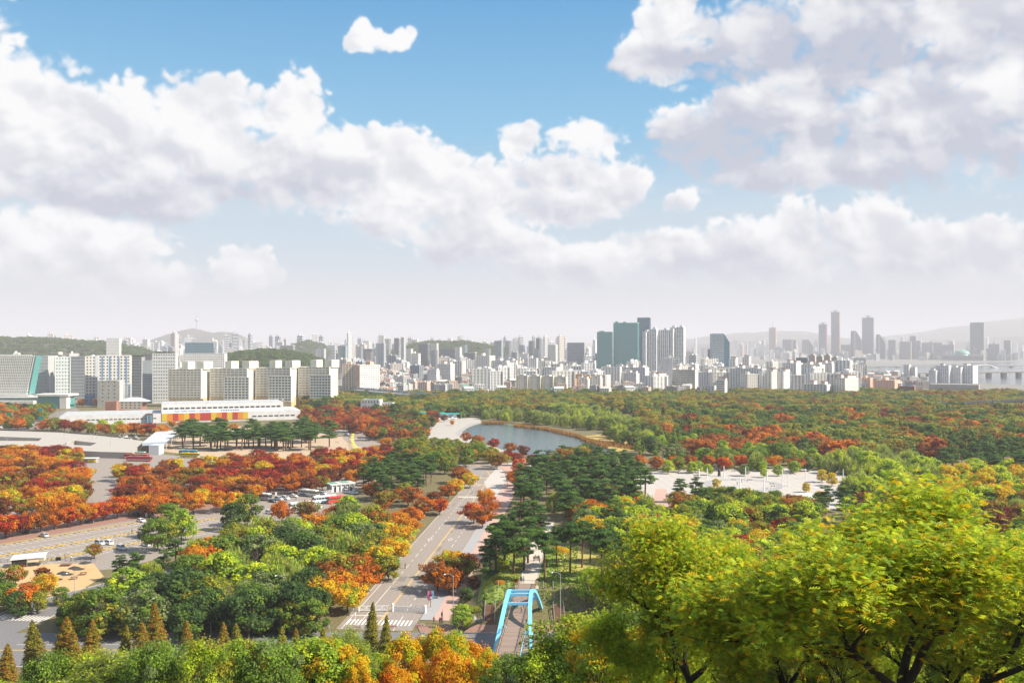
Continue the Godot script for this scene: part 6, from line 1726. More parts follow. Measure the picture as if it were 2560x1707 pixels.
func slanted_tower(uL: float, uR: float, vtop: float, d: float, label: String, m: Material, wall: Color, ucut: float) -> void:
	# the right-hand side of the roof slopes down
	var px := d / FOCAL
	var w := (uR - uL) * px
	var h := EYE - (vtop - HORIZON) * px
	var cut := (ucut - uL) * px - w * 0.5
	var t := thing("high_rise", label, "building", point((uL + uR) * 0.5, HORIZON, d + w * 0.4) * Vector3(1, 0, 1))
	var dp := w * 0.4
	var low := h - (w * 0.5 - cut) * 1.6
	var b := Build.new()
	for s in [1.0, -1.0]:
		var e := [Vector3(-w / 2, 0, dp * s), Vector3(-w / 2, h, dp * s), Vector3(cut, h, dp * s), Vector3(w / 2, low, dp * s), Vector3(w / 2, 0, dp * s)]
		if s < 0.0: e.reverse()
		b.quad(e[0], e[1], e[2], e[3]) if s > 0.0 else b.quad(e[1], e[2], e[3], e[4])
		b.tri(e[0], e[3], e[4]) if s > 0.0 else b.tri(e[0], e[1], e[4])
	b.quad(Vector3(-w / 2, h, dp), Vector3(-w / 2, h, -dp), Vector3(cut, h, -dp), Vector3(cut, h, dp))
	b.quad(Vector3(cut, h, dp), Vector3(cut, h, -dp), Vector3(w / 2, low, -dp), Vector3(w / 2, low, dp))
	b.quad(Vector3(w / 2, 0, dp), Vector3(w / 2, low, dp), Vector3(w / 2, low, -dp), Vector3(w / 2, 0, -dp))
	b.quad(Vector3(-w / 2, 0, -dp), Vector3(-w / 2, h, -dp), Vector3(-w / 2, h, dp), Vector3(-w / 2, 0, dp))
	part("window_glass", b.done(), m, t)
	var f := Build.new()
	f.tint = wall
	var n := int(h / 4.5)
	for k in n:
		var y := h * k / n
		var x1 := w / 2 if y < low else lerpf(w / 2, cut, (y - low) / (h - low))
		f.box(Vector3((cut - w / 2) * 0.5, y, dp), Vector3(cut + w / 2, h / n * 0.4, 0.8))
		f.box(Vector3(w / 2 if y < low else x1, y, 0), Vector3(0.8, h / n * 0.12, dp * 2.0))
	part("wall", f.done(), M.wall, t)

func elevated_roads() -> void:
	# noise-walled expressway behind the wood
	var a := point(800, 962, 1420); var b := point(1108, 988, 1180)
	var t := thing("elevated_expressway", "grey elevated expressway with panelled noise barriers behind the wood", "bridge", Vector3.ZERO)
	var dk := Build.new()
	dk.bar(a + Vector3(0, -3.4, 0), b + Vector3(0, -3.4, 0), 22.0, 2.4)
	part("deck", dk.done(), M.concrete, t)
	var n := 60
	for k in n:
		var p0 := a.lerp(b, (k + 0.04) / n); var p1 := a.lerp(b, (k + 0.96) / n)
		var pn := Build.new()
		pn.tint = Color(0.30, 0.34, 0.38) if k % 3 else Color(0.42, 0.46, 0.48)
		pn.bar(p0 + Vector3(0, 0, 10.5), p1 + Vector3(0, 0, 10.5), 0.2, 3.6)
		part("barrier_panel", pn.done(), M.wall, t)
	for k in 12:
		var p := a.lerp(b, (k + 0.5) / 12)
		var pl := Build.new()
		pl.lathe(Vector3(p.x, 0, p.z), [Vector2(1.4, 0), Vector2(1.4, p.y - 6.5), Vector2(4.0, p.y - 4.0)], 10)
		part("pillar", pl.done(), M.concrete, t)
	# the riverside road on the right
	t = thing("elevated_expressway", "concrete elevated road with a green girder at the edge of the wood", "bridge", Vector3.ZERO)
	var pts := [point(2060, 1020, 1030), point(2200, 1014, 1010), point(2350, 1009, 985), point(2480, 1004, 965), point(2640, 996, 950)]
	for k in pts.size() - 1:
		var d2 := Build.new()
		d2.bar(pts[k], pts[k + 1], 12.0, 1.6)
		d2.bar(pts[k] + Vector3(0, 1.2, 6), pts[k + 1] + Vector3(0, 1.2, 6), 0.4, 1.2)
		part("deck", d2.done(), M.concrete, t)
		var gd := Build.new()
		gd.bar(pts[k] + Vector3(0, -2.4, 3), pts[k + 1] + Vector3(0, -2.4, 3), 4.0, 3.0)
		part("girder", gd.done(), M.girder, t)
		for j in 3:
			var p: Vector3 = pts[k].lerp(pts[k + 1], j / 3.0)
			var pl := Build.new()
			pl.lathe(Vector3(p.x, 0, p.z), [Vector2(1.2, 0), Vector2(1.2, p.y - 3.8)], 8)
			part("pillar", pl.done(), M.concrete, t)
	for k in 15:
		var u := 2040.0 + k * 39.0
		lamp_post("motorway_lamp", on_flat(u, 1010 - (k % 3) * 4, 985.0), 19.0, "tall pale lamp post beside the elevated road", "lamp posts beside the elevated road", 1)
	# river bridges
	for w in [[2270, 933, 2150, 2720, 928, "grey girder bridge on thick piers over the near water"], [2130, 917, 3300, 2700, 914, "low pale bridge farther up the river"]]:
		t = thing("river_bridge", w[5], "bridge", Vector3.ZERO)
		var p0 := point(w[0], w[1], w[2]); var p1 := point(w[3], w[4], w[2])
		var bd := Build.new()
		bd.bar(p0, p1, 18.0, 3.0)
		part("deck", bd.done(), M.concrete, t)
		for k in 12:
			var p := p0.lerp(p1, (k + 0.4) / 12)
			var pl := Build.new()
			pl.box(Vector3(p.x, 0, p.z), Vector3(9.0, p.y - 1.4, 10))
			part("pier", pl.done(), M.concrete, t)
	t = thing("arch_bridge", "pale red-white arch of a bridge behind the riverside towers", "bridge", Vector3.ZERO)
	for s in [-6.0, 6.0]:
		var ar := Build.new()
		var path := []
		for k in 17: path.append(point(lerpf(2415, 2505, k / 16.0), 925.0 - 13.0 * sin(k / 16.0 * PI), 3200) + Vector3(0, 0, s))
		var radii := []
		for k in 17: radii.append(1.3)
		ar.tube(path, radii, 6)
		part("arch_rib", ar.done(), M.white_paint, t)

func on_flat(u: float, v: float, d: float) -> Vector3:
	return Vector3((u - 1280.0) / FOCAL * d, 0, -d)

# ---- street furniture, vehicles, people, the footbridge and the park's own buildings
func lamp_post(called: String, at: Vector3, h: float, label: String, group: String, arms := 1, turn := 0.0) -> void:
	var t := thing(called, label, "lamp post", at, turn, group)
	var p := Build.new()
	p.lathe(Vector3.ZERO, [Vector2(0.16, 0), Vector2(0.12, 0.6), Vector2(0.07, h - 0.3), Vector2(0.01, h)], 8)
	part("pole", p.done(), M.lamp_grey, t)
	for s in arms:
		var sg := 1.0 if s == 1 else -1.0
		var a := Build.new()
		var reach := 1.9 if arms == 1 else 1.1
		a.tube([Vector3(0, h - 0.4, 0), Vector3(sg * reach * 0.4, h + 0.25, 0), Vector3(sg * reach, h + 0.2, 0)], [0.06, 0.05, 0.05], 5)
		var arm := part("arm", a.done(), M.lamp_grey, t)
		var b := Build.new()
		b.lathe(Vector3(sg * (reach + 0.25), h + 0.02, 0), [Vector2(0.02, 0), Vector2(0.24, 0.08), Vector2(0.26, 0.2), Vector2(0.02, 0.34)], 8, Vector3.ONE)
		part("lantern", b.done(), M.white_paint, arm)

func person_mesh(top: Color, legs: Color, hair: Color, stride: float) -> ArrayMesh:
	# one figure, 1.7 m, in mid-step; trunk, limbs and head run into one another
	var b := Build.new()
	var skin := Color(0.48, 0.28, 0.2)
	for s in [-1.0, 1.0]:
		b.tint = legs
		b.tube([Vector3(s * 0.09, 0.9, 0), Vector3(s * 0.1, 0.48, s * stride * 0.6), Vector3(s * 0.1, 0.08, s * stride)], [0.095, 0.068, 0.045], 7)
		b.tint = Color(0.03, 0.03, 0.03)
		b.tube([Vector3(s * 0.1, 0.05, s * stride - 0.05), Vector3(s * 0.1, 0.05, s * stride + 0.16)], [0.05, 0.04], 6)
		b.tint = top
		b.tube([Vector3(s * 0.19, 1.4, 0), Vector3(s * 0.25, 1.12, -s * stride * 0.3), Vector3(s * 0.24, 0.9, -s * stride * 0.7 + 0.05)], [0.06, 0.05, 0.038], 7)
		b.tint = skin
		b.tube([Vector3(s * 0.24, 0.9, -s * stride * 0.7 + 0.05), Vector3(s * 0.23, 0.8, -s * stride * 0.75 + 0.08)], [0.035, 0.02], 6)
	b.tint = top
	b.lathe(Vector3(0, 0, 0), [Vector2(0.13, 0.82), Vector2(0.165, 0.92), Vector2(0.145, 1.08), Vector2(0.185, 1.32), Vector2(0.17, 1.42), Vector2(0.07, 1.47)], 12, Vector3(1.1, 1, 0.72))
	b.tint = skin
	b.lathe(Vector3.ZERO, [Vector2(0.055, 1.44), Vector2(0.055, 1.5), Vector2(0.085, 1.56), Vector2(0.095, 1.62), Vector2(0.06, 1.68)], 10)
	b.tint = hair
	b.lathe(Vector3(0, 0, -0.02), [Vector2(0.07, 1.52), Vector2(0.105, 1.6), Vector2(0.1, 1.68), Vector2(0.055, 1.735), Vector2(0.0, 1.745)], 10)
	return b.done()

func car_shapes(suv: bool) -> Dictionary:
	# profile stations along the length: x, half width, sill, shoulder, roof height, roof half width
	var l := 4.6
	var body := Build.new()
	var low := 0.28
	var sh := 0.92 if not suv else 1.05
	var rf := 1.45 if not suv else 1.72
	var st := [[-2.3, 0.72, 0.62], [-2.22, 0.82, sh - 0.12], [-1.5, 0.89, sh - 0.02], [0.0, 0.91, sh], [1.15, 0.90, sh - 0.03], [2.05, 0.84, sh - 0.2], [2.3, 0.70, 0.58]]
	for k in st.size() - 1:
		var a: Array = st[k]; var b: Array = st[k + 1]
		for s in [-1.0, 1.0]:
			var e := [Vector3(s * a[1], low, a[0]), Vector3(s * a[1], a[2], a[0]), Vector3(s * b[1], b[2], b[0]), Vector3(s * b[1], low, b[0])]
			if s < 0.0: body.quad(e[0], e[1], e[2], e[3])
			else: body.quad(e[3], e[2], e[1], e[0])
		body.quad(Vector3(-a[1], a[2], a[0]), Vector3(a[1], a[2], a[0]), Vector3(b[1], b[2], b[0]), Vector3(-b[1], b[2], b[0]))
	body.quad(Vector3(-0.72, low, -2.3), Vector3(0.72, low, -2.3), Vector3(0.72, 0.62, -2.3), Vector3(-0.72, 0.62, -2.3))
	body.quad(Vector3(-0.70, 0.58, 2.3), Vector3(0.70, 0.58, 2.3), Vector3(0.70, low, 2.3), Vector3(-0.70, low, 2.3))
	# roof panel and pillars over a glass house
	var r0 := -1.25 if not suv else -1.75
	var r1 := 0.35 if not suv else 0.45
	body.box(Vector3(0, rf - 0.06, (r0 + r1) * 0.5), Vector3(1.24, 0.07, r1 - r0))
	var g0 := -1.85 if not suv else -2.1
	var g1 := 1.15
	for s in [-1.0, 1.0]:
		body.bar(Vector3(s * 0.62, rf - 0.04, r1), Vector3(s * 0.80, sh - 0.03, g1), 0.09, 0.09)
		body.bar(Vector3(s * 0.62, rf - 0.04, r0), Vector3(s * 0.80, sh - 0.05, g0), 0.12, 0.12)
		body.bar(Vector3(s * 0.63, rf - 0.04, -0.35), Vector3(s * 0.83, sh - 0.02, -0.4), 0.08, 0.08)
	var gl := Build.new()
	var lo := [Vector3(-0.79, sh - 0.04, g0), Vector3(0.79, sh - 0.04, g0), Vector3(0.79, sh - 0.04, g1), Vector3(-0.79, sh - 0.04, g1)]
	var hi := [Vector3(-0.60, rf - 0.05, r0), Vector3(0.60, rf - 0.05, r0), Vector3(0.60, rf - 0.05, r1), Vector3(-0.60, rf - 0.05, r1)]
	for k in 4:
		var j := (k + 1) % 4
		gl.quad(lo[j], hi[j], hi[k], lo[k])
	var wh := Build.new()
	wh.tint = Color(0.02, 0.02, 0.02)
	wh.tube([Vector3(-0.11, 0, 0), Vector3(0.11, 0, 0)], [0.33, 0.33], 14)
	var rim := Build.new()
	rim.tint = Color(0.35, 0.35, 0.36)
	rim.tube([Vector3(-0.115, 0, 0), Vector3(0.115, 0, 0)], [0.19, 0.19], 10)
	var hl := Build.new()
	hl.box(Vector3.ZERO, Vector3(0.36, 0.16, 0.06))
	return {"body": body.done(), "glass": gl.done(), "wheel": wh.done(), "rim": rim.done(), "lamp": hl.done()}

var CARS := {}

func car(at: Vector3, turn: float, colour: String, suv: bool, label: String, group: String) -> void:
	var s: Dictionary = CARS.suv if suv else CARS.sedan
	var t := thing("parked_car", label, "car", at, turn, group)
	part("body", s.body, M["car_" + colour], t)
	part("windows", s.glass, M.window, t)
	for x in [-0.8, 0.8]:
		for z in [-1.4, 1.42]:
			var w := part("wheel", s.wheel, M.many, t)
			w.position = Vector3(x, 0.33, z)
			if group == "": part("rim", s.rim, M.many, w)
		part("headlight", s.lamp, M.clear_lamp, t).position = Vector3(x * 0.68, 0.58, 2.28)
		part("tail_light", s.lamp, M.red_lamp, t).position = Vector3(x * 0.68, 0.68, -2.28)

func bus(at: Vector3, turn: float, body: Color, roof: Color, stripe: Color, label: String, l := 11.5) -> void:
	var t := thing("coach", label, "bus", at, turn, "")
	var b := Build.new()
	b.tint = body
	b.box(Vector3(0, 0.4, 0), Vector3(2.5, 1.35, l))
	b.box(Vector3(0, 2.75, 0), Vector3(2.48, 0.35, l - 0.3))
	for z in 9: b.box(Vector3(0, 1.7, -l / 2 + 0.3 + z * (l - 1.4) / 8.0), Vector3(2.46, 1.1, 0.14))
	part("body", b.done(), M.gloss, t)
	var r := Build.new()
	r.tint = roof
	r.box(Vector3(0, 3.1, 0), Vector3(2.2, 0.14, l - 0.9))
	r.box(Vector3(0, 3.2, -l * 0.15), Vector3(1.7, 0.22, 2.6))
	r.box(Vector3(0, 3.2, l * 0.25), Vector3(1.5, 0.16, 1.4))
	part("roof", r.done(), M.gloss, t)
	var g := Build.new()
	g.box(Vector3(0, 1.72, 0.1), Vector3(2.4, 1.05, l - 0.2))
	g.box(Vector3(0, 1.1, l / 2 - 0.06), Vector3(2.2, 1.75, 0.2))
	part("windows", g.done(), M.window, t)
	var sr := Build.new()
	sr.tint = stripe
	sr.box(Vector3(0, 1.0, 0), Vector3(2.54, 0.3, l - 1.0))
	part("stripe", sr.done(), M.gloss, t)
	for x in [-1.1, 1.1]:
		for z in [l * 0.32, -l * 0.28]:
			var w := part("wheel", CARS.sedan.wheel, M.many, t)
			w.position = Vector3(x, 0.48, z)
			w.scale = Vector3.ONE * 1.45
			part("rim", CARS.sedan.rim, M.many, w)
		part("headlight", CARS.sedan.lamp, M.clear_lamp, t).position = Vector3(x * 0.75, 0.7, l / 2 + 0.02)
		part("mirror", CARS.sedan.lamp, M.dark_steel, t).position = Vector3(x * 1.2, 2.3, l / 2 + 0.2)

func feet(u: float, v: float) -> Vector3:
	var h := 0.0
	for k in 6:
		var g := ground_at(u, v, h)
		h = lerpf(h, land(g.x, g.z), 0.7)
	var r := ground_at(u, v, h)
	return on_land(r.x, r.z)

func build_vehicles() -> void:
	CARS = {"sedan": car_shapes(false), "suv": car_shapes(true)}
	for c in {"white": Color(0.72, 0.72, 0.72), "black": Color(0.015, 0.015, 0.018), "silver": Color(0.42, 0.45, 0.48), "red": Color(0.45, 0.03, 0.03), "blue": Color(0.04, 0.09, 0.20), "yellow": Color(0.6, 0.35, 0.03)}.keys():
		var col: Color = {"white": Color(0.72, 0.72, 0.72), "black": Color(0.015, 0.015, 0.018), "silver": Color(0.42, 0.45, 0.48), "red": Color(0.45, 0.03, 0.03), "blue": Color(0.04, 0.09, 0.20), "yellow": Color(0.6, 0.35, 0.03)}[c]
		var m := paint(col.r, col.g, col.b, 0.3)
		m.clearcoat_enabled = true
		m.clearcoat = 0.8
		M["car_" + c] = m
	M.clear_lamp = paint(0.7, 0.7, 0.7, 0.2)
	M.red_lamp = paint(0.4, 0.02, 0.02, 0.3)
	var row: Vector2 = BAY[1]
	var across: Vector2 = BAY[2]
	var face := atan2(across.x, across.y)
	var open := [[60, 1331, "black", true, "black car alone near the foot of the walkway trees"], [110, 1341, "silver", false, "silver car beside the long grass strip"], [223, 1306, "black", false, "black car in the row under the walkway trees"], [250, 1361, "silver", true, "silver estate car behind a round bronze bush"], [271, 1360, "white", true, "white car parked close to the silver estate car"], [304, 1373, "silver", true, "silver car on the nearest row of bays"], [366, 1364, "white", false, "white saloon beside the dark pines"], [356, 1344, "black", true, "dark car between two white ones"], [358, 1331, "white", true, "white car next to two walkers"], [353, 1304, "white", false, "white saloon near the brown kiosk"], [338, 1290, "black", true, "dark car in front of the brown kiosk"], [382, 1299, "black", true, "dark car half hidden by the tall green tree"], [287, 1206, "white", false, "white car turning on the car park lane"],
		[697, 1250, "silver", true, "silver car beside the parked white one near the coach"], [714, 1248, "white", true, "white car between silver car and coach"], [734, 1242, "white", false, "white hatchback near the coach"], [759, 1240, "blue", false, "dark blue car in front of the coach"], [806, 1236, "silver", true, "silver car behind the coach front"], [681, 1255, "black", false, "dark car beside the grey minibus"], [868, 1232, "white", true, "white car beside the white pavilion"], [885, 1234, "white", false, "white car right of the white pavilion"], [690, 1275, "white", false, "white car under the orange trees"], [676, 1284, "white", true, "white van-like car at the lower end of the coaches"], [740, 1282, "white", false, "white car between the coaches and the bronze tree"], [760, 1290, "silver", false, "silver car behind the willows"], [795, 1270, "white", true, "white car below the red coach"]]
	for c in open:
		var p := ground_at(c[0], c[1])
		car(p + Vector3(0, 0.02, 0), face + (0.0 if rng.randf() < 0.6 else PI) if c[0] < 400 else 1.0 + rng.randf_range(-0.15, 0.15), c[2], c[3], c[4], "")
	# rows of cars under the maples
	var n := 0
	for k in 90:
		var u := rng.randf_range(10, 880)
		var v := rng.randf_range(1165, 1262) if u < 560 else rng.randf_range(1150, 1215)
		var p := ground_at(u, v)
		var q: Vector2 = Vector2(p.x, p.z) - BAY[0]
		var a: float = roundf(q.dot(row) / 2.75) * 2.75 + 1.37
		var b: float = roundf(q.dot(across) / 9.0) * 9.0
		var w: Vector2 = BAY[0] + row * a + across * b
		if u > 190 and u < 300: continue
		n += 1
		var col: String = ["white", "white", "silver", "black", "white", "silver", "blue"][rng.randi() % 7]
		car(Vector3(w.x, 0.02, w.y), face + (0.0 if rng.randf() < 0.5 else PI), col, rng.randf() < 0.4, "%s car parked in the shade of the autumn trees" % col, "cars under the autumn trees")
	for k in 14:
		var col: String = ["white", "white", "silver", "black"][rng.randi() % 4]
		car(ground_at(lerpf(270, 345, k / 13.0), 1094 + rng.randf_range(-2, 6)), 0.5, col, rng.randf() < 0.5, "%s car parked in front of the long hall" % col, "cars in front of the hall")
	for c in [[26, 1070, "white"], [41, 1069, "white"], [42, 1063, "red"], [52, 1066, "red"], [55, 1058, "silver"], [78, 1063, "white"], [92, 1064, "yellow"], [90, 1072, "red"], [0, 1069, "white"], [12, 1060, "black"], [70, 1071, "black"], [104, 1062, "blue"]]:
		car(ground_at(c[0], c[1]) + Vector3(0, 0.03, 0), 0.9, c[2], false, "%s car in the queue on the wide road" % c[2], "cars queuing on the wide road")
	bus(ground_at(771, 1240), 1.05, Color(0.62, 0.58, 0.52), Color(0.7, 0.7, 0.68), Color(0.5, 0.42, 0.3), "cream coach with dark windows beside the red trees")
	bus(ground_at(660, 1250), 1.15, Color(0.45, 0.47, 0.5), Color(0.7, 0.7, 0.7), Color(0.3, 0.32, 0.35), "grey minibus half hidden by the tall green tree", 7.5)
	bus(ground_at(812, 1256), -0.95, Color(0.6, 0.68, 0.74), Color(0.72, 0.76, 0.8), Color(0.25, 0.4, 0.6), "white and pale blue coach behind the orange tree")
	bus(ground_at(755, 1272), -0.95, Color(0.6, 0.68, 0.74), Color(0.66, 0.74, 0.8), Color(0.2, 0.35, 0.5), "pale blue coach between orange and bronze trees")
	bus(ground_at(842, 1257), -0.95, Color(0.6, 0.06, 0.03), Color(0.62, 0.08, 0.04), Color(0.4, 0.03, 0.02), "red coach behind the orange tree", 9.0)
	for k in 3:
		bus(ground_at(334 + k * 7, 1141 + k * 6), 1.42, [Color(0.66, 0.66, 0.66), Color(0.6, 0.08, 0.05), Color(0.55, 0.04, 0.04)][k], [Color(0.1, 0.35, 0.25), Color(0.62, 0.12, 0.08), Color(0.5, 0.05, 0.05)][k], [Color(0.3, 0.3, 0.3), Color(0.6, 0.6, 0.6), Color(0.6, 0.6, 0.6)][k], ["white coach with a green roof stripe by the ramp", "red coach with a white line by the ramp", "dark red coach nearest the car park by the ramp"][k], 16.0)
	for k in 2:
		bus(ground_at(470 + k * 4, 1137 + k * 7), 1.45, [Color(0.05, 0.3, 0.5), Color(0.66, 0.48, 0.04)][k], [Color(0.08, 0.4, 0.6), Color(0.66, 0.5, 0.05)][k], [Color(0.6, 0.6, 0.6), Color(0.02, 0.02, 0.03)][k], ["blue-roofed coach at the edge of the sandy plaza", "yellow coach with a dark window band by the sandy plaza"][k], 12.0)
	for k in 5:
		bus(ground_at(560 + k * 42, 1091 - k * 0.6), 1.5, [Color(0.05, 0.35, 0.12), Color(0.6, 0.62, 0.6), Color(0.06, 0.38, 0.15), Color(0.05, 0.35, 0.12), Color(0.6, 0.45, 0.05)][k], Color(0.4, 0.5, 0.42), Color(0.6, 0.6, 0.6), ["green bus leftmost behind the pine stems", "white bus behind the pine stems", "green bus in the middle behind the pine stems", "green bus beside the yellow one behind the pines", "yellow bus behind the pine stems"][k], 10.5)
	bus(ground_at(854, 1086), 1.35, Color(0.66, 0.68, 0.7), Color(0.7, 0.7, 0.7), Color(0.05, 0.45, 0.25), "white and green bus at the end of the pine grove")

func build_people() -> void:
	var looks := [[Color(0.02, 0.02, 0.025), Color(0.03, 0.03, 0.05)], [Color(0.45, 0.04, 0.04), Color(0.02, 0.02, 0.03)], [Color(0.3, 0.3, 0.32), Color(0.05, 0.06, 0.12)], [Color(0.06, 0.08, 0.16), Color(0.02, 0.02, 0.02)], [Color(0.6, 0.22, 0.08), Color(0.1, 0.14, 0.25)], [Color(0.6, 0.58, 0.55), Color(0.06, 0.06, 0.08)], [Color(0.16, 0.04, 0.03), Color(0.12, 0.03, 0.03)]]
	var shapes := []
	for k in looks.size(): shapes.append(person_mesh(looks[k][0], looks[k][1], Color(0.015, 0.012, 0.01), 0.12 + 0.03 * (k % 4)))
	for q in [[1013, 1420, 0, "person in black walking alone along the empty avenue", 1.2], [1085, 1557, 1, "person in a red top and white cap at the crossing", 2.6], [1100, 1559, 0, "person in black beside a traffic light pole", 2.8], [1104, 1557, 1, "person in red close behind one in black at the crossing", 2.8], [1325, 1380, 0, "person in black at the edge of the footpath", 0.2], [1340, 1376, 3, "person in navy walking up the footpath alone", 0.1], [1303, 1455, 0, "person in black at the head of the bridge", 0.1], [1309, 1455, 2, "person in a grey coat at the head of the bridge", 0.1], [1335, 1403, 0, "person in black at the left of the group on the footpath", 3.0], [1339, 1400, 2, "person in grey in the group on the footpath", 3.1], [1343, 1402, 6, "person in brown in the group on the footpath", 3.0], [1347, 1401, 0, "person in black in the middle of the group on the footpath", 3.2], [1349, 1408, 4, "person in orange at the right of the group on the footpath", 3.1], [330, 1334, 0, "person in black walking a dog between the bays", 1.0], [346, 1326, 6, "person in brown standing by a white car", 1.5], [163, 1397, 6, "person in dark red walking behind the yard fence", 1.5], [179, 1400, 5, "person in a white top behind the yard fence", -1.4], [740, 1249, 0, "person in black beside the white hatchback", 1.0], [1263, 1188, 1, "person in red on the crossing square", 0.4], [1268, 1188, 3, "person in navy on the crossing square", 0.5], [1278, 1190, 0, "person in black near the orange tree on the square", 2.0], [1269, 1161, 0, "person in black under the maple at the square", 1.0], [840, 1107, 0, "person in black crossing the sandy plaza", 1.5], [845, 1108, 3, "person in navy crossing the sandy plaza", 1.5], [1843, 1212, 0, "person sitting-height figure in black inside the plaza ring", 0.5], [1854, 1206, 0, "person in black near the far rim of the plaza ring", 1.5], [1868, 1204, 2, "person in grey beyond the plaza ring", 1.9]]:
		var o := part("person", shapes[q[2]], M.many, null)
		tag(o, q[3].replace("sitting-height figure ", ""), "person")
		o.position = feet(q[0], q[1]) + Vector3(0, 0.1 if q[1] > 1500 else 0.05, 0)
		o.rotation.y = q[4]
	for q in [[1286.5, 1521, 5, "person in a pale top on the bridge deck"], [1293, 1519, 2, "person in grey on the bridge deck"], [1309, 1518, 0, "person in black on the bridge deck"], [1304, 1531, 4, "person in an orange top crossing the bridge"]]:
		var o := part("person", shapes[q[2]], M.many, null)
		tag(o, q[3], "person")
		var g := ground_at(q[0], q[1], 6.55)
		o.position = Vector3(g.x, deck_height(-g.z) + 0.12, g.z)
		o.rotation.y = rng.randf_range(-0.4, 0.4)

func axis_x(d: float) -> float:
	return 0.28 + (d - 202.5) * 0.085

func deck_height(d: float) -> float:
	return 6.1 + 0.45 * (1.0 - pow((d - 205.0) / 46.0, 2.0))

func build_bridge() -> void:
	var t := thing("footbridge", "sky-blue arched footbridge with flower boxes over the street", "bridge", Vector3.ZERO)
	# deck of cross planks
	for k in 92:
		var d0 := 158.0 + k * 1.0
		var b := Build.new()
		var c := rng.randf_range(0.85, 1.1)
		b.tint = Color(0.22, 0.165, 0.135) * c
		b.bar(Vector3(axis_x(d0), deck_height(d0), -d0 - 0.02), Vector3(axis_x(d0 + 1.0), deck_height(d0 + 1.0), -d0 - 0.97), 4.6, 0.16)
		part("deck_plank", b.done(), M.many, t)
	var g := Build.new()
	for k in 23:
		var d0 := 158.0 + k * 4.0
		for s in [-2.1, 2.1]: g.bar(Vector3(axis_x(d0) + s, deck_height(d0) - 0.6, -d0), Vector3(axis_x(d0 + 4) + s, deck_height(d0 + 4) - 0.6, -d0 - 4), 0.4, 0.9)
	part("girder", g.done(), M.blue_paint, t)
	var rib_at := func(s: float, q: float) -> Vector3:
		var d := 221.0 + q * 19.5
		return Vector3(axis_x(d) + s * (2.75 + 1.5 * q * q), 11.2 - 9.6 * q * q, -d)
	for s in [-1.0, 1.0]:
		var r := Build.new()
		for k in 24:
			var a: Vector3 = rib_at.call(s, -1.12 + 2.24 * k / 24.0)
			var b: Vector3 = rib_at.call(s, -1.12 + 2.24 * (k + 1.03) / 24.0)
			r.bar(a, b, 0.85, 0.75)
		part("arch_rib", r.done(), M.blue_paint, t)
		for k in 9:
			var q := -0.6 + k * 0.15
			var a: Vector3 = rib_at.call(s, q)
			var h := Build.new()
			h.tube([a, Vector3(axis_x(221.0 + q * 19.5) + s * 2.5, deck_height(221.0 + q * 19.5), a.z)], [0.05, 0.05], 5)
			part("hanger", h.done(), M.blue_paint, t)
		for q in [-0.72, -0.6, 0.66]:
			var br := Build.new()
			var a: Vector3 = rib_at.call(s, q)
			br.bar(a, Vector3(axis_x(221.0 + q * 19.5) + s * 2.1, deck_height(221.0 + q * 19.5) - 0.5, a.z), 0.4, 0.7)
			part("bracket", br.done(), M.blue_paint, t)
		# railing with flower boxes
		var rl := Build.new()
		for k in 46:
			var d0 := 158.0 + k * 2.0
			rl.bar(Vector3(axis_x(d0) + s * 2.25, deck_height(d0) + 1.05, -d0), Vector3(axis_x(d0 + 2) + s * 2.25, deck_height(d0 + 2) + 1.05, -d0 - 2), 0.08, 0.08)
			rl.bar(Vector3(axis_x(d0) + s * 2.25, deck_height(d0), -d0), Vector3(axis_x(d0) + s * 2.25, deck_height(d0) + 1.05, -d0), 0.06, 0.06)
		var railing := part("railing", rl.done(), M.lamp_grey, t)
		for k in 46:
			var d0 := 158.0 + k * 2.0
			var fl := Build.new()
			for j in 26:
				fl.tint = [Color(0.10, 0.16, 0.03), Color(0.5, 0.36, 0.05), Color(0.42, 0.05, 0.10), Color(0.34, 0.3, 0.05), Color(0.45, 0.2, 0.06)][rng.randi() % 5]
				var p := Vector3(axis_x(d0) + s * 2.38 + rng.randf_range(-0.2, 0.2), deck_height(d0) + 0.95 + rng.randf_range(-0.35, 0.3), -d0 - rng.randf() * 2.0)
				fl.leaf(p, Vector3(rng.randfn(), rng.randfn(), rng.randfn()).normalized() * 0.13, Vector3(rng.randfn(), rng.randfn(), rng.randfn()).normalized() * 0.16)
			part("flower_box", fl.done(), M.leaf, railing)
	for q in [-0.30, -0.05, 0.16]:
		var cb := Build.new()
		var a: Vector3 = rib_at.call(-1.0, q); var b: Vector3 = rib_at.call(1.0, q)
		cb.bar(a, b, 0.5, 0.55)
		part("cross_beam", cb.done(), M.blue_paint, t)
	# abutment
	var ab := Build.new()
	ab.box(Vector3(axis_x(246) , 0, -247.5), Vector3(6.4, 5.9, 4.0))
	part("abutment", ab.done(), M.concrete, t)
	# the footpath beyond
	var fp := Build.new()
	var prev := []
	for k in 62:
		var d := 249.2 + k * 2.0
		var x := axis_x(d)
		var e := [on_land(x - 2.3, -d, 0.09), on_land(x + 2.3, -d, 0.09)]
		if d < 251.0:
			for q in 2: e[q].y = 6.12
		if prev: fp.quad(prev[0], e[0], e[1], prev[1])
		prev = e
	structure("footpath", fp.done(), M.footpath)
	var ed := Build.new()
	for k in 60:
		var d := 251.0 + k * 2.0
		for s in [-2.42, 2.42]: ed.bar(on_land(axis_x(d) + s, -d, 0.09), on_land(axis_x(d + 2) + s, -d - 2.0, 0.09), 0.2, 0.2)
	structure("path_edging", ed.done(), M.concrete)
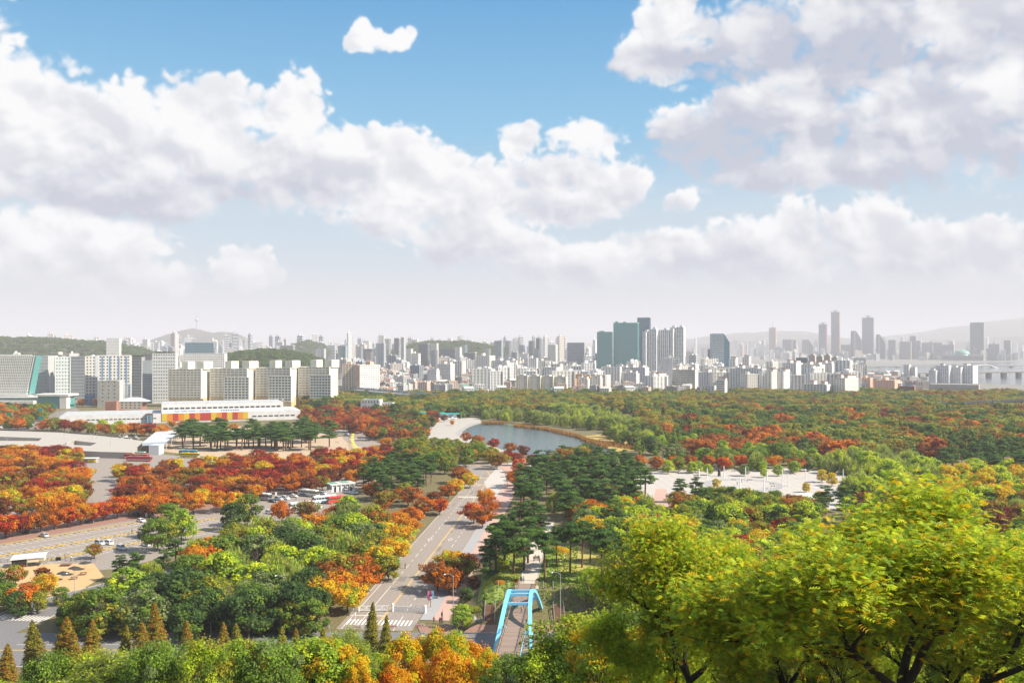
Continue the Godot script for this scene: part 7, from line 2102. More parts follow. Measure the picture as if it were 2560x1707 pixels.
	# stairs on both sides: two flights each
	for s in [[-5.7, -2.4, "left of the footbridge"], [12.1, 9.8, "right of the footbridge"]]:
		var st := thing("staircase", "brown timber staircase with steel rails %s" % s[2], "stairs", Vector3.ZERO)
		for f in 2:
			var x: float = s[f]
			for k in 16:
				var b := Build.new()
				var d := 234.2 + f * 8.6 + k * 0.42
				b.box(Vector3(x, (f * 16 + k) * 0.183, -d), Vector3(2.5, 0.19, 0.5))
				part("step", b.done(), M.wood_brown, st)
			var sg := Build.new()
			var y0 := f * 16 * 0.183
			var d0 := 234.2 + f * 8.6
			for e in [-1.32, 1.32]:
				sg.bar(Vector3(x + e, y0 - 0.1, -d0), Vector3(x + e, y0 + 2.85, -d0 - 6.9), 0.12, 0.5)
			part("stringer", sg.done(), M.wood_brown, st)
			for e in [-1.32, 1.32]:
				var rl := Build.new()
				rl.tube([Vector3(x + e, y0 + 1.1, -d0), Vector3(x + e, y0 + 4.0, -d0 - 6.9)], [0.07, 0.07], 6)
				rl.tube([Vector3(x + e, y0 + 0.7, -d0), Vector3(x + e, y0 + 3.6, -d0 - 6.9)], [0.05, 0.05], 6)
				for k in 5: rl.tube([Vector3(x + e, y0 + k * 0.7, -d0 - k * 1.7), Vector3(x + e, y0 + k * 0.7 + 1.15, -d0 - k * 1.7)], [0.06, 0.06], 6)
				part("handrail", rl.done(), M.steel, st)
		var ld := Build.new()
		ld.box(Vector3((s[0] + s[1]) * 0.5, 2.75, -242.0), Vector3(absf(s[0] - s[1]) + 2.6, 0.2, 1.9))
		ld.box(Vector3(s[1], 5.8, -251.0), Vector3(2.8, 0.2, 3.0))
		part("landing", ld.done(), M.wood_brown, st)

func build_street_things() -> void:
	# the white gate across the avenue
	var t := thing("road_gate", "white lattice gate closing the avenue between round posts", "gate", Vector3.ZERO)
	var us := [870, 897, 982, 1063]
	for k in us.size():
		var b := Build.new()
		b.lathe(ground_at(us[k], [1527, 1528, 1527, 1532][k]), [Vector2(0.34, 0), Vector2(0.34, 1.9), Vector2(0.28, 2.15), Vector2(0.02, 2.3)] if k > 1 else [Vector2(0.16, 0), Vector2(0.16, 1.5), Vector2(0.02, 1.55)], 12)
		part("post", b.done(), M.white_paint, t)
	for k in 3:
		var a := ground_at(us[k], [1527, 1528, 1527, 1532][k]); var b := ground_at(us[k + 1], [1527, 1528, 1527, 1532][k + 1])
		var n: int = [2, 6, 6][k]
		for j in n:
			var p0 := a.lerp(b, float(j) / n); var p1 := a.lerp(b, float(j + 1) / n)
			var pn := Build.new()
			pn.bar(p0 + Vector3(0, 1.5, 0), p1 + Vector3(0, 1.5, 0), 0.14, 0.16)
			pn.bar(p0 + Vector3(0, 0.35, 0), p1 + Vector3(0, 0.35, 0), 0.14, 0.22)
			pn.bar(p0 + Vector3(0, 0.2, 0), p0 + Vector3(0, 1.55, 0), 0.16, 0.16)
			for i in 5:
				var q0 := p0.lerp(p1, i / 5.0); var q1 := p0.lerp(p1, (i + 1) / 5.0)
				pn.bar(q0 + Vector3(0, 0.4, 0), q1 + Vector3(0, 1.45, 0), 0.05, 0.05)
				pn.bar(q0 + Vector3(0, 1.45, 0), q1 + Vector3(0, 0.4, 0), 0.05, 0.05)
			part("gate_panel", pn.done(), M.white_paint, t)
	for q in [[812, 1572], [893, 1572], [983, 1570], [1050, 1567]]:
		var at := ground_at(q[0], q[1])
		var br := thing("crowd_barrier", "steel crowd barrier with a pink notice on the crossing", "barrier", at, 0.0, "barriers on the crossing")
		var f := Build.new()
		f.tube([Vector3(-1.2, 0, 0), Vector3(-1.2, 1.05, 0), Vector3(1.2, 1.05, 0), Vector3(1.2, 0, 0)], [0.04, 0.04, 0.04, 0.04], 6)
		f.bar(Vector3(-1.2, 0.3, 0), Vector3(1.2, 0.3, 0), 0.04, 0.04)
		for s in [-1.0, 1.0]: f.bar(Vector3(s, 0.03, -0.35), Vector3(s, 0.03, 0.35), 0.06, 0.05)
		part("frame", f.done(), M.steel, br)
		var nb := Build.new()
		nb.tint = Color(0.6, 0.5, 0.45)
		nb.box(Vector3(0, 0.38, 0), Vector3(1.9, 0.55, 0.03))
		nb.tint = Color(0.55, 0.16, 0.2)
		nb.box(Vector3(-0.2, 0.45, 0.025), Vector3(1.1, 0.3, 0.02))
		nb.tint = Color(0.05, 0.25, 0.2)
		nb.box(Vector3(0.7, 0.5, 0.025), Vector3(0.3, 0.2, 0.02))
		part("notice", nb.done(), M.many, br)
	# banner post with parking sign
	var bp := thing("banner_post", "rust-coloured post with pink banner and round blue sign", "sign", ground_at(1077, 1517))
	var pb := Build.new()
	pb.lathe(Vector3.ZERO, [Vector2(0.12, 0), Vector2(0.09, 0.4), Vector2(0.08, 4.9), Vector2(0.01, 5.0)], 8)
	pb.bar(Vector3(-0.9, 4.6, 0), Vector3(0.9, 4.6, 0), 0.05, 0.05)
	part("post", pb.done(), M.rust, bp)
	for s in [-1.0, 1.0]:
		var fb := Build.new()
		fb.tint = Color(0.66, 0.2, 0.34) if s < 0.0 else Color(0.15, 0.42, 0.62)
		fb.box(Vector3(s * 0.5, 1.9 if s < 0.0 else 2.2, 0), Vector3(0.75, 2.6 if s < 0.0 else 2.3, 0.03))
		part("banner", fb.done(), M.many, bp)
	var sg := Build.new()
	sg.tint = Color(0.03, 0.08, 0.35)
	sg.tube([Vector3(0.05, 3.4, 0.1), Vector3(0.05, 3.4, 0.14)], [0.36, 0.36], 16)
	sg.tint = Color(0.5, 0.03, 0.03)
	for k in 16: sg.bar(Vector3(0.05 + cos(TAU * k / 16.0) * 0.38, 3.4 + sin(TAU * k / 16.0) * 0.38, 0.13), Vector3(0.05 + cos(TAU * (k + 1) / 16.0) * 0.38, 3.4 + sin(TAU * (k + 1) / 16.0) * 0.38, 0.13), 0.06, 0.08)
	sg.bar(Vector3(-0.2, 3.66, 0.16), Vector3(0.3, 3.14, 0.16), 0.06, 0.07)
	sg.tint = Color(0.7, 0.7, 0.7)
	sg.box(Vector3(0.1, 2.45, 0.1), Vector3(0.6, 0.55, 0.03))
	part("traffic_sign", sg.done(), M.many, bp)
	# lamp posts, signals, road sign
	for q in [[188, 1545, 11.5, 1, "beside the side road crossing"], [440, 1548, 11.5, 1, "in front of the dense row of trees"], [710, 1552, 11.5, 1, "left of the traffic signal mast"], [1133, 1566, 13.0, 1, "on the street pavement by the stairs"], [1401, 1560, 13.0, 1, "right of the footbridge stairs"], [528, 1585, 7.0, 1, "behind the russet conifers"]]:
		lamp_post("street_lamp", ground_at(q[0], q[1]), q[2], "slim grey street lamp with one curved arm %s" % q[4], "", q[3])
	for q in [[1169, 1443, 3.8, "at the kerb beside the dark bush"], [1268, 1215, 4.5, "beside the yellow lines of the crossing"], [1210, 1158, 5.0, "on the green island at the bend"], [1557, 1180, 5.0, "on the left edge of the plaza"], [1836, 1170, 5.0, "behind the green plaza tree"], [2055, 1172, 5.0, "at the right end of the plaza"], [2069, 1178, 5.0, "next to another at the right end of the plaza"], [1148, 1063, 6.0, "at the top of the lake steps"], [1164, 1050, 6.0, "by the pines at the promenade"]]:
		lamp_post("park_lamp", feet(q[0], q[1]), q[2], "white twin-armed park lamp %s" % q[3], "", 2)
	for q in [[160, 1098], [171, 1086], [230, 1100], [241, 1095], [306, 1100], [276, 1112], [17, 1108]]:
		lamp_post("deck_lamp", ground_at(q[0], q[1], 4.0), 4.5, "small lamp post standing on the concrete deck", "lamp posts on the concrete deck", 2)
	var gm := thing("signal_mast", "grey signal mast with a slanting arm over the street", "signal", ground_at(734, 1562))
	var gb := Build.new()
	gb.lathe(Vector3.ZERO, [Vector2(0.16, 0), Vector2(0.12, 9.0), Vector2(0.01, 9.1)], 8)
	part("mast", gb.done(), M.lamp_grey, gm)
	gb = Build.new()
	gb.bar(Vector3(0, 6.4, 0), Vector3(-4.2, 3.4, 6.0), 0.16, 0.16)
	part("arm", gb.done(), M.white_paint, gm)
	gb = Build.new()
	gb.box(Vector3(-4.2, 2.6, 6.0), Vector3(1.1, 0.4, 0.4))
	part("signal_box", gb.done(), M.dark_steel, gm)
	var pl := thing("pedestrian_signal", "grey pole with a dark pedestrian signal near two walkers", "signal", ground_at(1107, 1567))
	gb = Build.new()
	gb.lathe(Vector3.ZERO, [Vector2(0.1, 0), Vector2(0.08, 4.6), Vector2(0.01, 4.65)], 8)
	part("pole", gb.done(), M.lamp_grey, pl)
	gb = Build.new()
	gb.box(Vector3(-0.2, 2.9, 0), Vector3(0.4, 0.9, 0.35))
	part("signal_box", gb.done(), M.dark_steel, pl)
	for q in [[1168, 1567], [888, 1568]]:
		var wp := thing("signal_pole", "slim white pole on the street corner by the %s" % ["stair shrubs" if q[0] > 1000 else "crossing barriers"], "pole", ground_at(q[0], q[1]))
		gb = Build.new()
		gb.lathe(Vector3.ZERO, [Vector2(0.09, 0), Vector2(0.08, 3.2), Vector2(0.16, 3.25), Vector2(0.16, 3.6), Vector2(0.01, 3.7)], 8)
		part("pole", gb.done(), M.white_paint, wp)
	var rs := thing("road_sign", "green direction sign with white lettering on a grey mast", "sign", ground_at(567, 1552))
	gb = Build.new()
	gb.lathe(Vector3.ZERO, [Vector2(0.2, 0), Vector2(0.16, 6.3), Vector2(0.01, 6.4)], 8)
	part("mast", gb.done(), M.lamp_grey, rs)
	gb = Build.new()
	gb.bar(Vector3(0, 5.9, 0), Vector3(-2.9, 5.9, 1.6), 0.12, 0.12)
	gb.bar(Vector3(0, 5.0, 0), Vector3(-2.9, 5.0, 1.6), 0.12, 0.12)
	part("arm", gb.done(), M.lamp_grey, rs)
	var bd := Node3D.new()
	var turn := Basis(Vector3.UP, 0.5)
	gb = Build.new()
	gb.tint = Color(0.0, 0.24, 0.19)
	gb.box(Vector3(-1.75, 4.0, 1.1), Vector3(2.7, 2.4, 0.06), turn)
	part("board", gb.done(), M.many, rs)
	gb = Build.new()
	gb.tint = Color(0.75, 0.75, 0.75)
	for k in 4:
		for j in 4: gb.box(Vector3(-1.75, 0, 1.1) + turn * Vector3(-0.9 + j * 0.42 + (0.15 if k % 2 else 0.0), 4.35 + k * 0.5, 0.06), Vector3(0.27, 0.2, 0.02), turn)
	gb.box(Vector3(-1.75, 0, 1.1) + turn * Vector3(0.3, 4.2, 0.06), Vector3(0.1, 1.3, 0.02), turn)
	gb.box(Vector3(-1.75, 0, 1.1) + turn * Vector3(0.3, 4.9, 0.06), Vector3(0.9, 0.1, 0.02), turn)
	part("lettering", gb.done(), M.many, rs)
	# green signs along the wide road at the left
	for q in [[22, 1035, 1068], [98, 1024, 1055], [134, 1018, 1048], [180, 1013, 1046], [102, 1045, 1068]]:
		var at := ground_at(q[0], q[2])
		var h: float = EYE - (q[1] - HORIZON) * -at.z / FOCAL
		var gs := thing("overhead_sign", "small green road sign on a pole over the wide road", "sign", at, 0.0, "green signs over the wide road")
		gb = Build.new()
		gb.lathe(Vector3(3.2, 0, 0), [Vector2(0.15, 0), Vector2(0.12, h + 1.5), Vector2(0.01, h + 1.6)], 6)
		gb.bar(Vector3(3.2, h, 0), Vector3(-1.5, h, 0), 0.15, 0.15)
		part("pole", gb.done(), M.lamp_grey, gs)
		gb = Build.new()
		gb.tint = Color(0.0, 0.25, 0.2)
		gb.box(Vector3(-0.2, h - 1.4, 0.15), Vector3(4.2, 2.4, 0.1))
		part("board", gb.done(), M.many, gs)
	# orange-red plastic barriers at the roadworks
	for q in [[1538, 1600], [1552, 1601], [1690, 1600], [2505, 1597], [2520, 1598]]:
		var rb := thing("road_barrier", "orange-red water-filled barrier at the street edge", "barrier", ground_at(q[0], q[1]), 0.1, "orange barriers at the street edge")
		gb = Build.new()
		gb.tint = Color(0.62, 0.07, 0.02)
		gb.box(Vector3.ZERO, Vector3(1.5, 0.35, 0.5))
		gb.box(Vector3(0, 0.35, 0), Vector3(1.4, 0.55, 0.28))
		part("body", gb.done(), M.gloss, rb)

func shrub(at: Vector3, size: Vector3, key: String, label: String, group: String) -> void:
	var b := Build.new()
	var n := int(220 * size.x * size.x) + 120
	for k in n:
		var dv := Vector3(rng.randfn(), absf(rng.randfn()), rng.randfn()).normalized()
		var p := dv * size * rng.randf_range(0.86, 1.0)
		b.tint = hue(key, rng, rng.randf_range(-0.8, 0.8))
		var nn := (dv + Vector3(rng.randfn(), rng.randfn(), rng.randfn()) * 0.4).normalized()
		var ax := nn.cross(Vector3(rng.randfn(), rng.randfn(), rng.randfn())).normalized()
		b.leaf(p, ax * 0.13, nn.cross(ax) * 0.16)
	var o := part("shrub", b.done(), M.leaf, null)
	o.position = at
	tag(o, label, "shrub", group)

func build_garden() -> void:
	# clipped shrubs on the bank left of the footpath
	for q in [[1225, 1415, 2.4, "dark_green"], [1218, 1428, 2.2, "green"], [1255, 1410, 2.6, "lime"], [1262, 1422, 2.0, "olive"], [1235, 1436, 2.2, "dark_green"], [1225, 1445, 2.0, "green"], [1240, 1448, 1.8, "olive"], [1250, 1458, 1.6, "amber"], [1310, 1378, 1.6, "golden"], [1405, 1380, 2.6, "golden"], [1390, 1385, 1.6, "olive"], [1395, 1372, 1.6, "golden"], [1188, 1525, 1.9, "olive"], [1178, 1522, 1.6, "olive"], [1290, 1452, 1.0, "rust"], [1350, 1450, 1.1, "green"], [1385, 1460, 1.2, "green"], [1450, 1455, 1.6, "russet_brown"], [1260, 1372, 1.8, "olive"], [1285, 1380, 1.5, "olive"]]:
		shrub(feet(q[0], q[1]), Vector3(q[2], q[2] * 0.62, q[2] * 0.8), q[3], "%s rounded shrub on the bank beside the footpath" % {"dark_green": "dark green", "green": "mid-green", "lime": "yellow-green", "olive": "olive", "amber": "amber", "golden": "golden", "rust": "rust", "russet_brown": "brown"}[q[3]], "shrubs beside the footpath")
	# boulders
	for q in [[1200, 1552, 0.9], [1430, 1548, 0.9], [1180, 1548, 1.2], [1447, 1402, 0.9], [1455, 1402, 0.6], [1543, 1398, 1.0], [1533, 1430, 0.8], [1550, 1430, 0.9], [1558, 1432, 0.6]]:
		var b := Build.new()
		var r := rng.randf()
		var prof := [Vector2(q[2], 0), Vector2(q[2] * 1.05, q[2] * 0.35), Vector2(q[2] * 0.7, q[2] * 0.85), Vector2(q[2] * 0.2, q[2]), Vector2(0.0, q[2])]
		b.lathe(Vector3.ZERO, prof, 9, Vector3(1.0 + 0.3 * r, 0.9, 0.8))
		for k in b.p.size(): b.p[k] += Vector3(sin(b.p[k].y * 7.0 + k), 0, cos(k * 2.0)) * 0.07 * q[2]
		var o := part("boulder", b.done(), M.stone, null)
		o.position = feet(q[0], q[1])
		tag(o, "rounded grey boulder %s" % ("on the lawn" if q[1] < 1500 else "at the foot of the stairs"), "boulder", "boulders %s" % ("on the lawn" if q[1] < 1500 else "by the stairs"))
	# reeds along the shore
	var rd := Build.new()
	for seg in [[[1285, 1066], [1372, 1076], 1.0], [[1365, 1075], [1455, 1096], 1.4], [[1450, 1098], [1520, 1120], 2.2], [[1480, 1108], [1600, 1124], 2.4], [[1205, 1060], [1262, 1060], 1.0]]:
		for k in 900:
			var q := rng.randf()
			var g := ground_at(lerpf(seg[0][0], seg[1][0], q), lerpf(seg[0][1], seg[1][1], q) + rng.randf_range(-2.0, 1.2) * seg[2])
			var h := rng.randf_range(1.6, 2.8)
			rd.tint = hue(["amber", "rust", "russet_brown"][rng.randi() % 3], rng, -rng.randf()).lerp(Color(0.36, 0.22, 0.08), 0.6)
			rd.leaf(g + Vector3(0, h * 0.5, 0), Vector3(rng.randfn(), 0, rng.randfn()).normalized() * 0.35, Vector3(rng.randfn() * 0.2, h * 0.55, rng.randfn() * 0.2))
	var reeds := part("reeds", rd.done(), M.leaf, null)
	tag(reeds, "tawny reeds fringing the lake shore", "reeds", "", "stuff")
	# grass tufts on the bank by the footpath
	var gt := Build.new()
	for k in 2600:
		var d := rng.randf_range(238, 300)
		var side := rng.randf() < 0.55
		var x := axis_x(d) + (rng.randf_range(3.0, 13.0) if side else rng.randf_range(-13.0, -3.0))
		gt.tint = hue("fresh_green" if side else ("golden" if rng.randf() < 0.4 and d > 250.0 else "fresh_green"), rng, rng.randf_range(-1, 0.5)) * 0.8
		gt.leaf(on_land(x, -d, 0.15), Vector3(rng.randfn(), 0, rng.randfn()).normalized() * 0.3, Vector3(rng.randfn() * 0.15, 0.25, rng.randfn() * 0.15))
	tag(part("grass", gt.done(), M.leaf, null), "rough grass on the bank beside the footpath", "grass", "", "stuff")

func build_park_buildings() -> void:
	# long white hall with a raised middle and coloured panels
	var p0 := ground_at(148, 1064)
	var ang := deg_to_rad(20.6)
	var t := thing("exhibition_hall", "long white hall with red, orange and yellow front panels", "building", p0, ang)
	var wl := Build.new()
	wl.tint = Color(0.62, 0.63, 0.66)
	wl.box(Vector3(43, 0, -32), Vector3(86, 8.3, 64))
	part("left_wing", wl.done(), M.wall, t)
	wl = Build.new()
	wl.tint = Color(0.62, 0.63, 0.66)
	wl.box(Vector3(150, 0, -30), Vector3(127.6, 9.0, 60))
	part("main_hall", wl.done(), M.wall, t)
	wl = Build.new()
	wl.tint = Color(0.64, 0.65, 0.68)
	wl.box(Vector3(142, 9.0, -29), Vector3(112, 8.0, 46))
	part("upper_hall", wl.done(), M.wall, t)
	wl = Build.new()
	wl.tint = Color(0.40, 0.42, 0.45)
	wl.box(Vector3(43, 8.3, -32), Vector3(85, 0.3, 63))
	wl.box(Vector3(142, 17.0, -29), Vector3(110.6, 0.3, 44.6))
	wl.box(Vector3(204, 9.0, -30), Vector3(10, 0.3, 58))
	part("roof", wl.done(), M.wall, t)
	for k in 14:
		var v := Build.new()
		v.tint = Color(0.5, 0.5, 0.5)
		v.box(Vector3(12 + k * 14.5, 8.6 if k < 5 else 17.3, -8 - (k % 2) * 24), Vector3(1.6, 1.0, 1.6))
		part("roof_vent", v.done(), M.wall, t)
	for k in 22:
		var w := Build.new()
		w.box(Vector3(89.5 + k * 4.95, 12.2, -6.0), Vector3(3.7, 1.5, 0.3))
		part("window", w.done(), M.window, t)
	for k in 16:
		var w := Build.new()
		w.box(Vector3(24 + k * 3.75, 4.1, 0.02), Vector3(2.6, 0.9, 0.3))
		part("window", w.done(), M.window, t)
	for k in 8:
		var w := Build.new()
		w.box(Vector3(170 + k * 5.2, 3.6, 0.02), Vector3(3.7, 1.2, 0.3))
		part("window", w.done(), M.window, t)
	var order := "YOROYRORRYORYROY"
	for k in 16:
		var pn := Build.new()
		pn.tint = {"Y": Color(0.60, 0.44, 0.03), "O": Color(0.62, 0.25, 0.02), "R": Color(0.45, 0.04, 0.035)}[order[k]]
		pn.box(Vector3(88.6 + k * 4.88, 1.6, 0.2), Vector3(4.8, 7.0, 0.25))
		for j in 8: pn.box(Vector3(86.5 + k * 4.88 + j * 0.61, 1.6, 0.38), Vector3(0.12, 7.0, 0.12))
		part("colour_panel", pn.done(), M.many, t)
	var let := Build.new()
	let.tint = Color(0.06, 0.14, 0.30)
	for k in 34:
		if k in [5, 12, 20, 22, 28]: continue
		let.box(Vector3(98 + k * 0.95, 9.5, -5.95), Vector3(0.6, 0.9 if k % 3 else 1.2, 0.15))
	for k in 8: let.box(Vector3(140 + k * 2.2, 9.4, -5.95), Vector3(1.4, 1.4, 0.15))
	tag(part("lettering", let.done(), M.many, t), "row of small blue letters on the white band", "", "", "")
	var pt := Build.new()
	pt.tint = Color(0.10, 0.05, 0.04)
	pt.box(Vector3(75.5, 0, 1.0), Vector3(6.0, 9.2, 3.0))
	part("entrance_porch", pt.done(), M.many, t)
	pt = Build.new()
	pt.tint = Color(0.05, 0.35, 0.55)
	for s in [-1.6, 1.6]: pt.box(Vector3(75.5 + s, 0.2, 2.5), Vector3(0.7, 7.5, 0.3))
	for k in 4: pt.box(Vector3(75.5, 1.5 + k * 1.8, 2.45), Vector3(3.2, 0.35, 0.3))
	part("blue_frame", pt.done(), M.many, t)
	# brick school with a pitched grey roof behind the hall
	var b := block("school_building", "brick and grey school wing with pitched roofs behind the hall", "building", 293, 352, 362, 1004, 1010, 15, {"wall": Color(0.44, 0.40, 0.35), "end": Color(0.33, 0.13, 0.09), "floors": 4, "bays": 6, "base": 0.2, "base_wall": Color(0.34, 0.13, 0.09)})
	b.set_meta("category", "building")
	var rb := Build.new()
	rb.tint = Color(0.50, 0.52, 0.55)
	var rh := EYE - (1004 - HORIZON) * 1010.0 / FOCAL
	rb.quad(Vector3(-14, rh, 9), Vector3(0, rh + 4.5, 0), Vector3(9, rh + 4.5, 0), Vector3(20, rh, 9))
	rb.quad(Vector3(20, rh, -9), Vector3(9, rh + 4.5, 0), Vector3(0, rh + 4.5, 0), Vector3(-14, rh, -9))
	rb.tri(Vector3(20, rh, 9), Vector3(9, rh + 4.5, 0), Vector3(20, rh, -9))
	rb.tri(Vector3(-14, rh, -9), Vector3(0, rh + 4.5, 0), Vector3(-14, rh, 9))
	part("pitched_roof", rb.done(), M.wall, b)
	block("school_building", "striped brick stair block beside the school wing", "building", 265, 290, 296, 1004, 1000, 18, {"wall": Color(0.36, 0.17, 0.12), "floors": 5, "bays": 2, "style": "bands", "band": 0.7})
	# white lakeside buildings among the trees
	block("park_office", "white park office with teal roof edge among the trees", "building", 904, 947, 955, 1000, 950, 14, {"wall": Color(0.64, 0.65, 0.66), "floors": 3, "bays": 6, "pier": 0.6, "band": 0.6, "roof": Color(0.05, 0.35, 0.32)})
	block("park_office", "long low white annex among the trees", "building", 950, 980, 985, 1008, 960, 12, {"wall": Color(0.64, 0.64, 0.64), "floors": 2, "bays": 5, "pier": 0.6, "band": 0.6})
	# open market with teal awnings and white parasols
	var mk := thing("market_pavilion", "long open pavilion with teal awning roofs by the lake", "pavilion", ground_at(1100, 1047), 0.12)
	for k in 3:
		var a := Build.new()
		a.tint = Color(0.02, 0.38, 0.38)
		a.box(Vector3(-18 + k * 14, 6.0 - k * 0.6, -2.0 + k * 2), Vector3(18, 0.8, 7))
		part("awning", a.done(), M.many, mk)
	var ms := Build.new()
	ms.tint = Color(0.45, 0.46, 0.48)
	for k in 10: ms.box(Vector3(-24 + k * 5, 0, 0), Vector3(0.3, 5.5, 0.3))
	ms.box(Vector3(-5, 0, -5), Vector3(44, 4.5, 1))
	part("frame", ms.done(), M.many, mk)
	for k in 8:
		parasol(ground_at(1080 + k * 8.5, 1050 + (k % 3)), 2.0, Color(0.7, 0.7, 0.68), "white parasol in front of the teal pavilion", "white parasols by the pavilion")
	for k in 11:
		parasol(ground_at(884 - 10 * sin(k * 0.28) + k * 1.2, 1088 + k * 4.1) , 1.7, Color(0.62, 0.48, 0.02), "yellow parasol in the curved row beside the avenue", "yellow parasols beside the avenue")
	# raised concrete deck with wells
	var deck := CSGCombiner3D.new()
	deck.name = numbered("concrete_deck")
	add_child(deck)
	var outlines := [[[-160, 1074], [0, 1076], [143, 1081], [250, 1089], [359, 1102], [331, 1131], [250, 1129], [187, 1126], [119, 1117], [0, 1113], [-160, 1112]], [[186, 1101], [241, 1107], [226, 1114], [170, 1111]], [[-60, 1089], [104, 1095], [96, 1102], [-60, 1101]]]
	for k in 3:
		var cp := CSGPolygon3D.new()
		cp.name = ["slab", "stair_well", "sunken_court"][k]
		var poly := PackedVector2Array()
		for q in outlines[k]:
			var g := ground_at(q[0], q[1], 4.0)
			poly.append(Vector2(g.x, -g.z))
		if Geometry2D.is_polygon_clockwise(poly): poly.reverse()
		cp.polygon = poly
		cp.depth = 4.6 if k == 0 else 3.6
		cp.rotation.x = -PI / 2
		cp.position.y = 4.0 if k == 0 else 4.4
		if k: cp.operation = CSGShape3D.OPERATION_SUBTRACTION
		cp.material = M.concrete
		deck.add_child(cp)
	tag(deck, "broad pale concrete deck with sunken wells above the car park", "deck")
	var wr := thing("deck_wall", "slanting concrete wall beside the stair well on the deck", "wall", Vector3.ZERO)
	var wb := Build.new()
	wb.bar(ground_at(165, 1110, 4.6), ground_at(188, 1096, 5.6), 0.6, 2.4)
	part("wall", wb.done(), M.concrete, wr)
	# railing line on the far side of the deck
	var rl := thing("deck_railing", "long dark railing along the far edge of the deck", "railing", Vector3.ZERO)
	var edge := [[-160, 1073], [0, 1075], [143, 1080], [250, 1088], [359, 1101]]
	for k in edge.size() - 1:
		var a := ground_at(edge[k][0], edge[k][1], 4.0); var e := ground_at(edge[k + 1][0], edge[k + 1][1], 4.0)
		var q := Build.new()
		q.bar(a + Vector3(0, 1.1, 0), e + Vector3(0, 1.1, 0), 0.12, 0.12)
		q.bar(a + Vector3(0, 0.4, 0), e + Vector3(0, 0.4, 0), 0.2, 0.7)
		for j in 12: q.bar(a.lerp(e, j / 12.0), a.lerp(e, j / 12.0) + Vector3(0, 1.1, 0), 0.1, 0.1)
		part("rail_section", q.done(), M.grey_metal, rl)
	# wide road beyond the deck
	var wide := sheet([[-300, 1050], [0, 1050], [90, 1040], [150, 1028], [185, 1020], [200, 1024], [150, 1048], [110, 1070], [60, 1076], [0, 1075], [-300, 1078]], 0.03)
	structure("wide_road", wide, M.asphalt)
	var canopy := thing("station_canopy", "long grey sloping canopy at the end of the concrete deck", "canopy", Vector3.ZERO)
	var c := [ground_at(355, 1107, 7.0), ground_at(414, 1104, 7.0), ground_at(450, 1075, 6.0), ground_at(392, 1077, 6.0)]
	var cb := Build.new()
	cb.tint = Color(0.46, 0.48, 0.52)
	for k in 22:
		var a0: Vector3 = c[0].lerp(c[3], k / 22.0); var a1: Vector3 = c[0].lerp(c[3], (k + 0.94) / 22.0)
		var b0: Vector3 = c[1].lerp(c[2], k / 22.0); var b1: Vector3 = c[1].lerp(c[2], (k + 0.94) / 22.0)
		cb.quad(a0, a1, b1, b0)
	part("roof_sheet", cb.done(), M.roof_metal, canopy)
	cb = Build.new()
	cb.tint = Color(0.30, 0.36, 0.44)
	cb.bar(c[0] + Vector3(0, -0.9, 0.1), c[1] + Vector3(0, -0.9, 0.1), 0.5, 1.9)
	cb.bar(c[1] + Vector3(0.1, -0.3, 0), c[2] + Vector3(0.1, -0.3, 0), 0.5, 0.6)
	cb.bar(c[0] + Vector3(0, -0.3, 0), c[3] + Vector3(0, -0.3, 0), 0.5, 0.6)
	part("fascia", cb.done(), M.many, canopy)
	cb = Build.new()
	cb.tint = Color(0.42, 0.44, 0.48)
	var foot := ground_at(382, 1138)
	cb.box(Vector3(foot.x, 0, foot.z - 6), Vector3(6.5, 6.4, 9))
	for k in 6:
		var m: Vector3 = c[1].lerp(c[2], (k + 0.5) / 6.0)
		cb.box(Vector3(m.x - 0.6, 0, m.z), Vector3(0.5, m.y, 0.5))
	part("support", cb.done(), M.many, canopy)
	var ck := thing("ticket_booth", "low grey booth with a yellow banner at the car park lane", "booth", ground_at(223, 1156), 0.05)
	cb = Build.new()
	cb.tint = Color(0.30, 0.29, 0.28)
	cb.box(Vector3.ZERO, Vector3(9.6, 2.6, 4))
	part("wall", cb.done(), M.many, ck)
	cb = Build.new()
	cb.tint = Color(0.5, 0.52, 0.55)
	cb.box(Vector3(0, 2.6, 0.3), Vector3(10.4, 0.35, 5.4))
	part("roof", cb.done(), M.many, ck)
	cb = Build.new()
	cb.tint = Color(0.66, 0.55, 0.02)
	cb.box(Vector3(2.3, 0.6, 2.05), Vector3(4.8, 1.6, 0.1))
	cb.tint = Color(0.5, 0.1, 0.02)
	cb.box(Vector3(2.4, 1.0, 2.12), Vector3(2.4, 0.35, 0.05))
	part("banner", cb.done(), M.many, ck)
	# brown kiosk with white door, and a steel shelter beside it
	var kk := thing("kiosk", "small brown wooden kiosk with white door and window", "kiosk", ground_at(371, 1290), 0.2)
	cb = Build.new()
	cb.tint = Color(0.10, 0.05, 0.035)
	cb.box(Vector3.ZERO, Vector3(4.4, 2.6, 3.4))
	part("wall", cb.done(), M.many, kk)
	cb = Build.new()
	cb.tint = Color(0.16, 0.07, 0.05)
	for s in [-1.0, 1.0]: cb.quad(Vector3(-2.6, 2.5, s * 2.1), Vector3(-2.6, 3.4, 0), Vector3(2.6, 3.4, 0), Vector3(2.6, 2.5, s * 2.1))
	part("roof", cb.done(), M.many, kk)
	cb = Build.new()
	cb.tint = Color(0.7, 0.7, 0.68)
	cb.box(Vector3(-0.5, 0.1, 1.72), Vector3(0.9, 2.0, 0.08))
	part("door", cb.done(), M.many, kk)
	cb = Build.new()
	cb.tint = Color(0.7, 0.7, 0.68)
	cb.box(Vector3(1.2, 1.1, 1.72), Vector3(1.0, 0.9, 0.08))
	cb.tint = Color(0.05, 0.06, 0.07)
	cb.box(Vector3(1.2, 1.2, 1.77), Vector3(0.8, 0.7, 0.05))
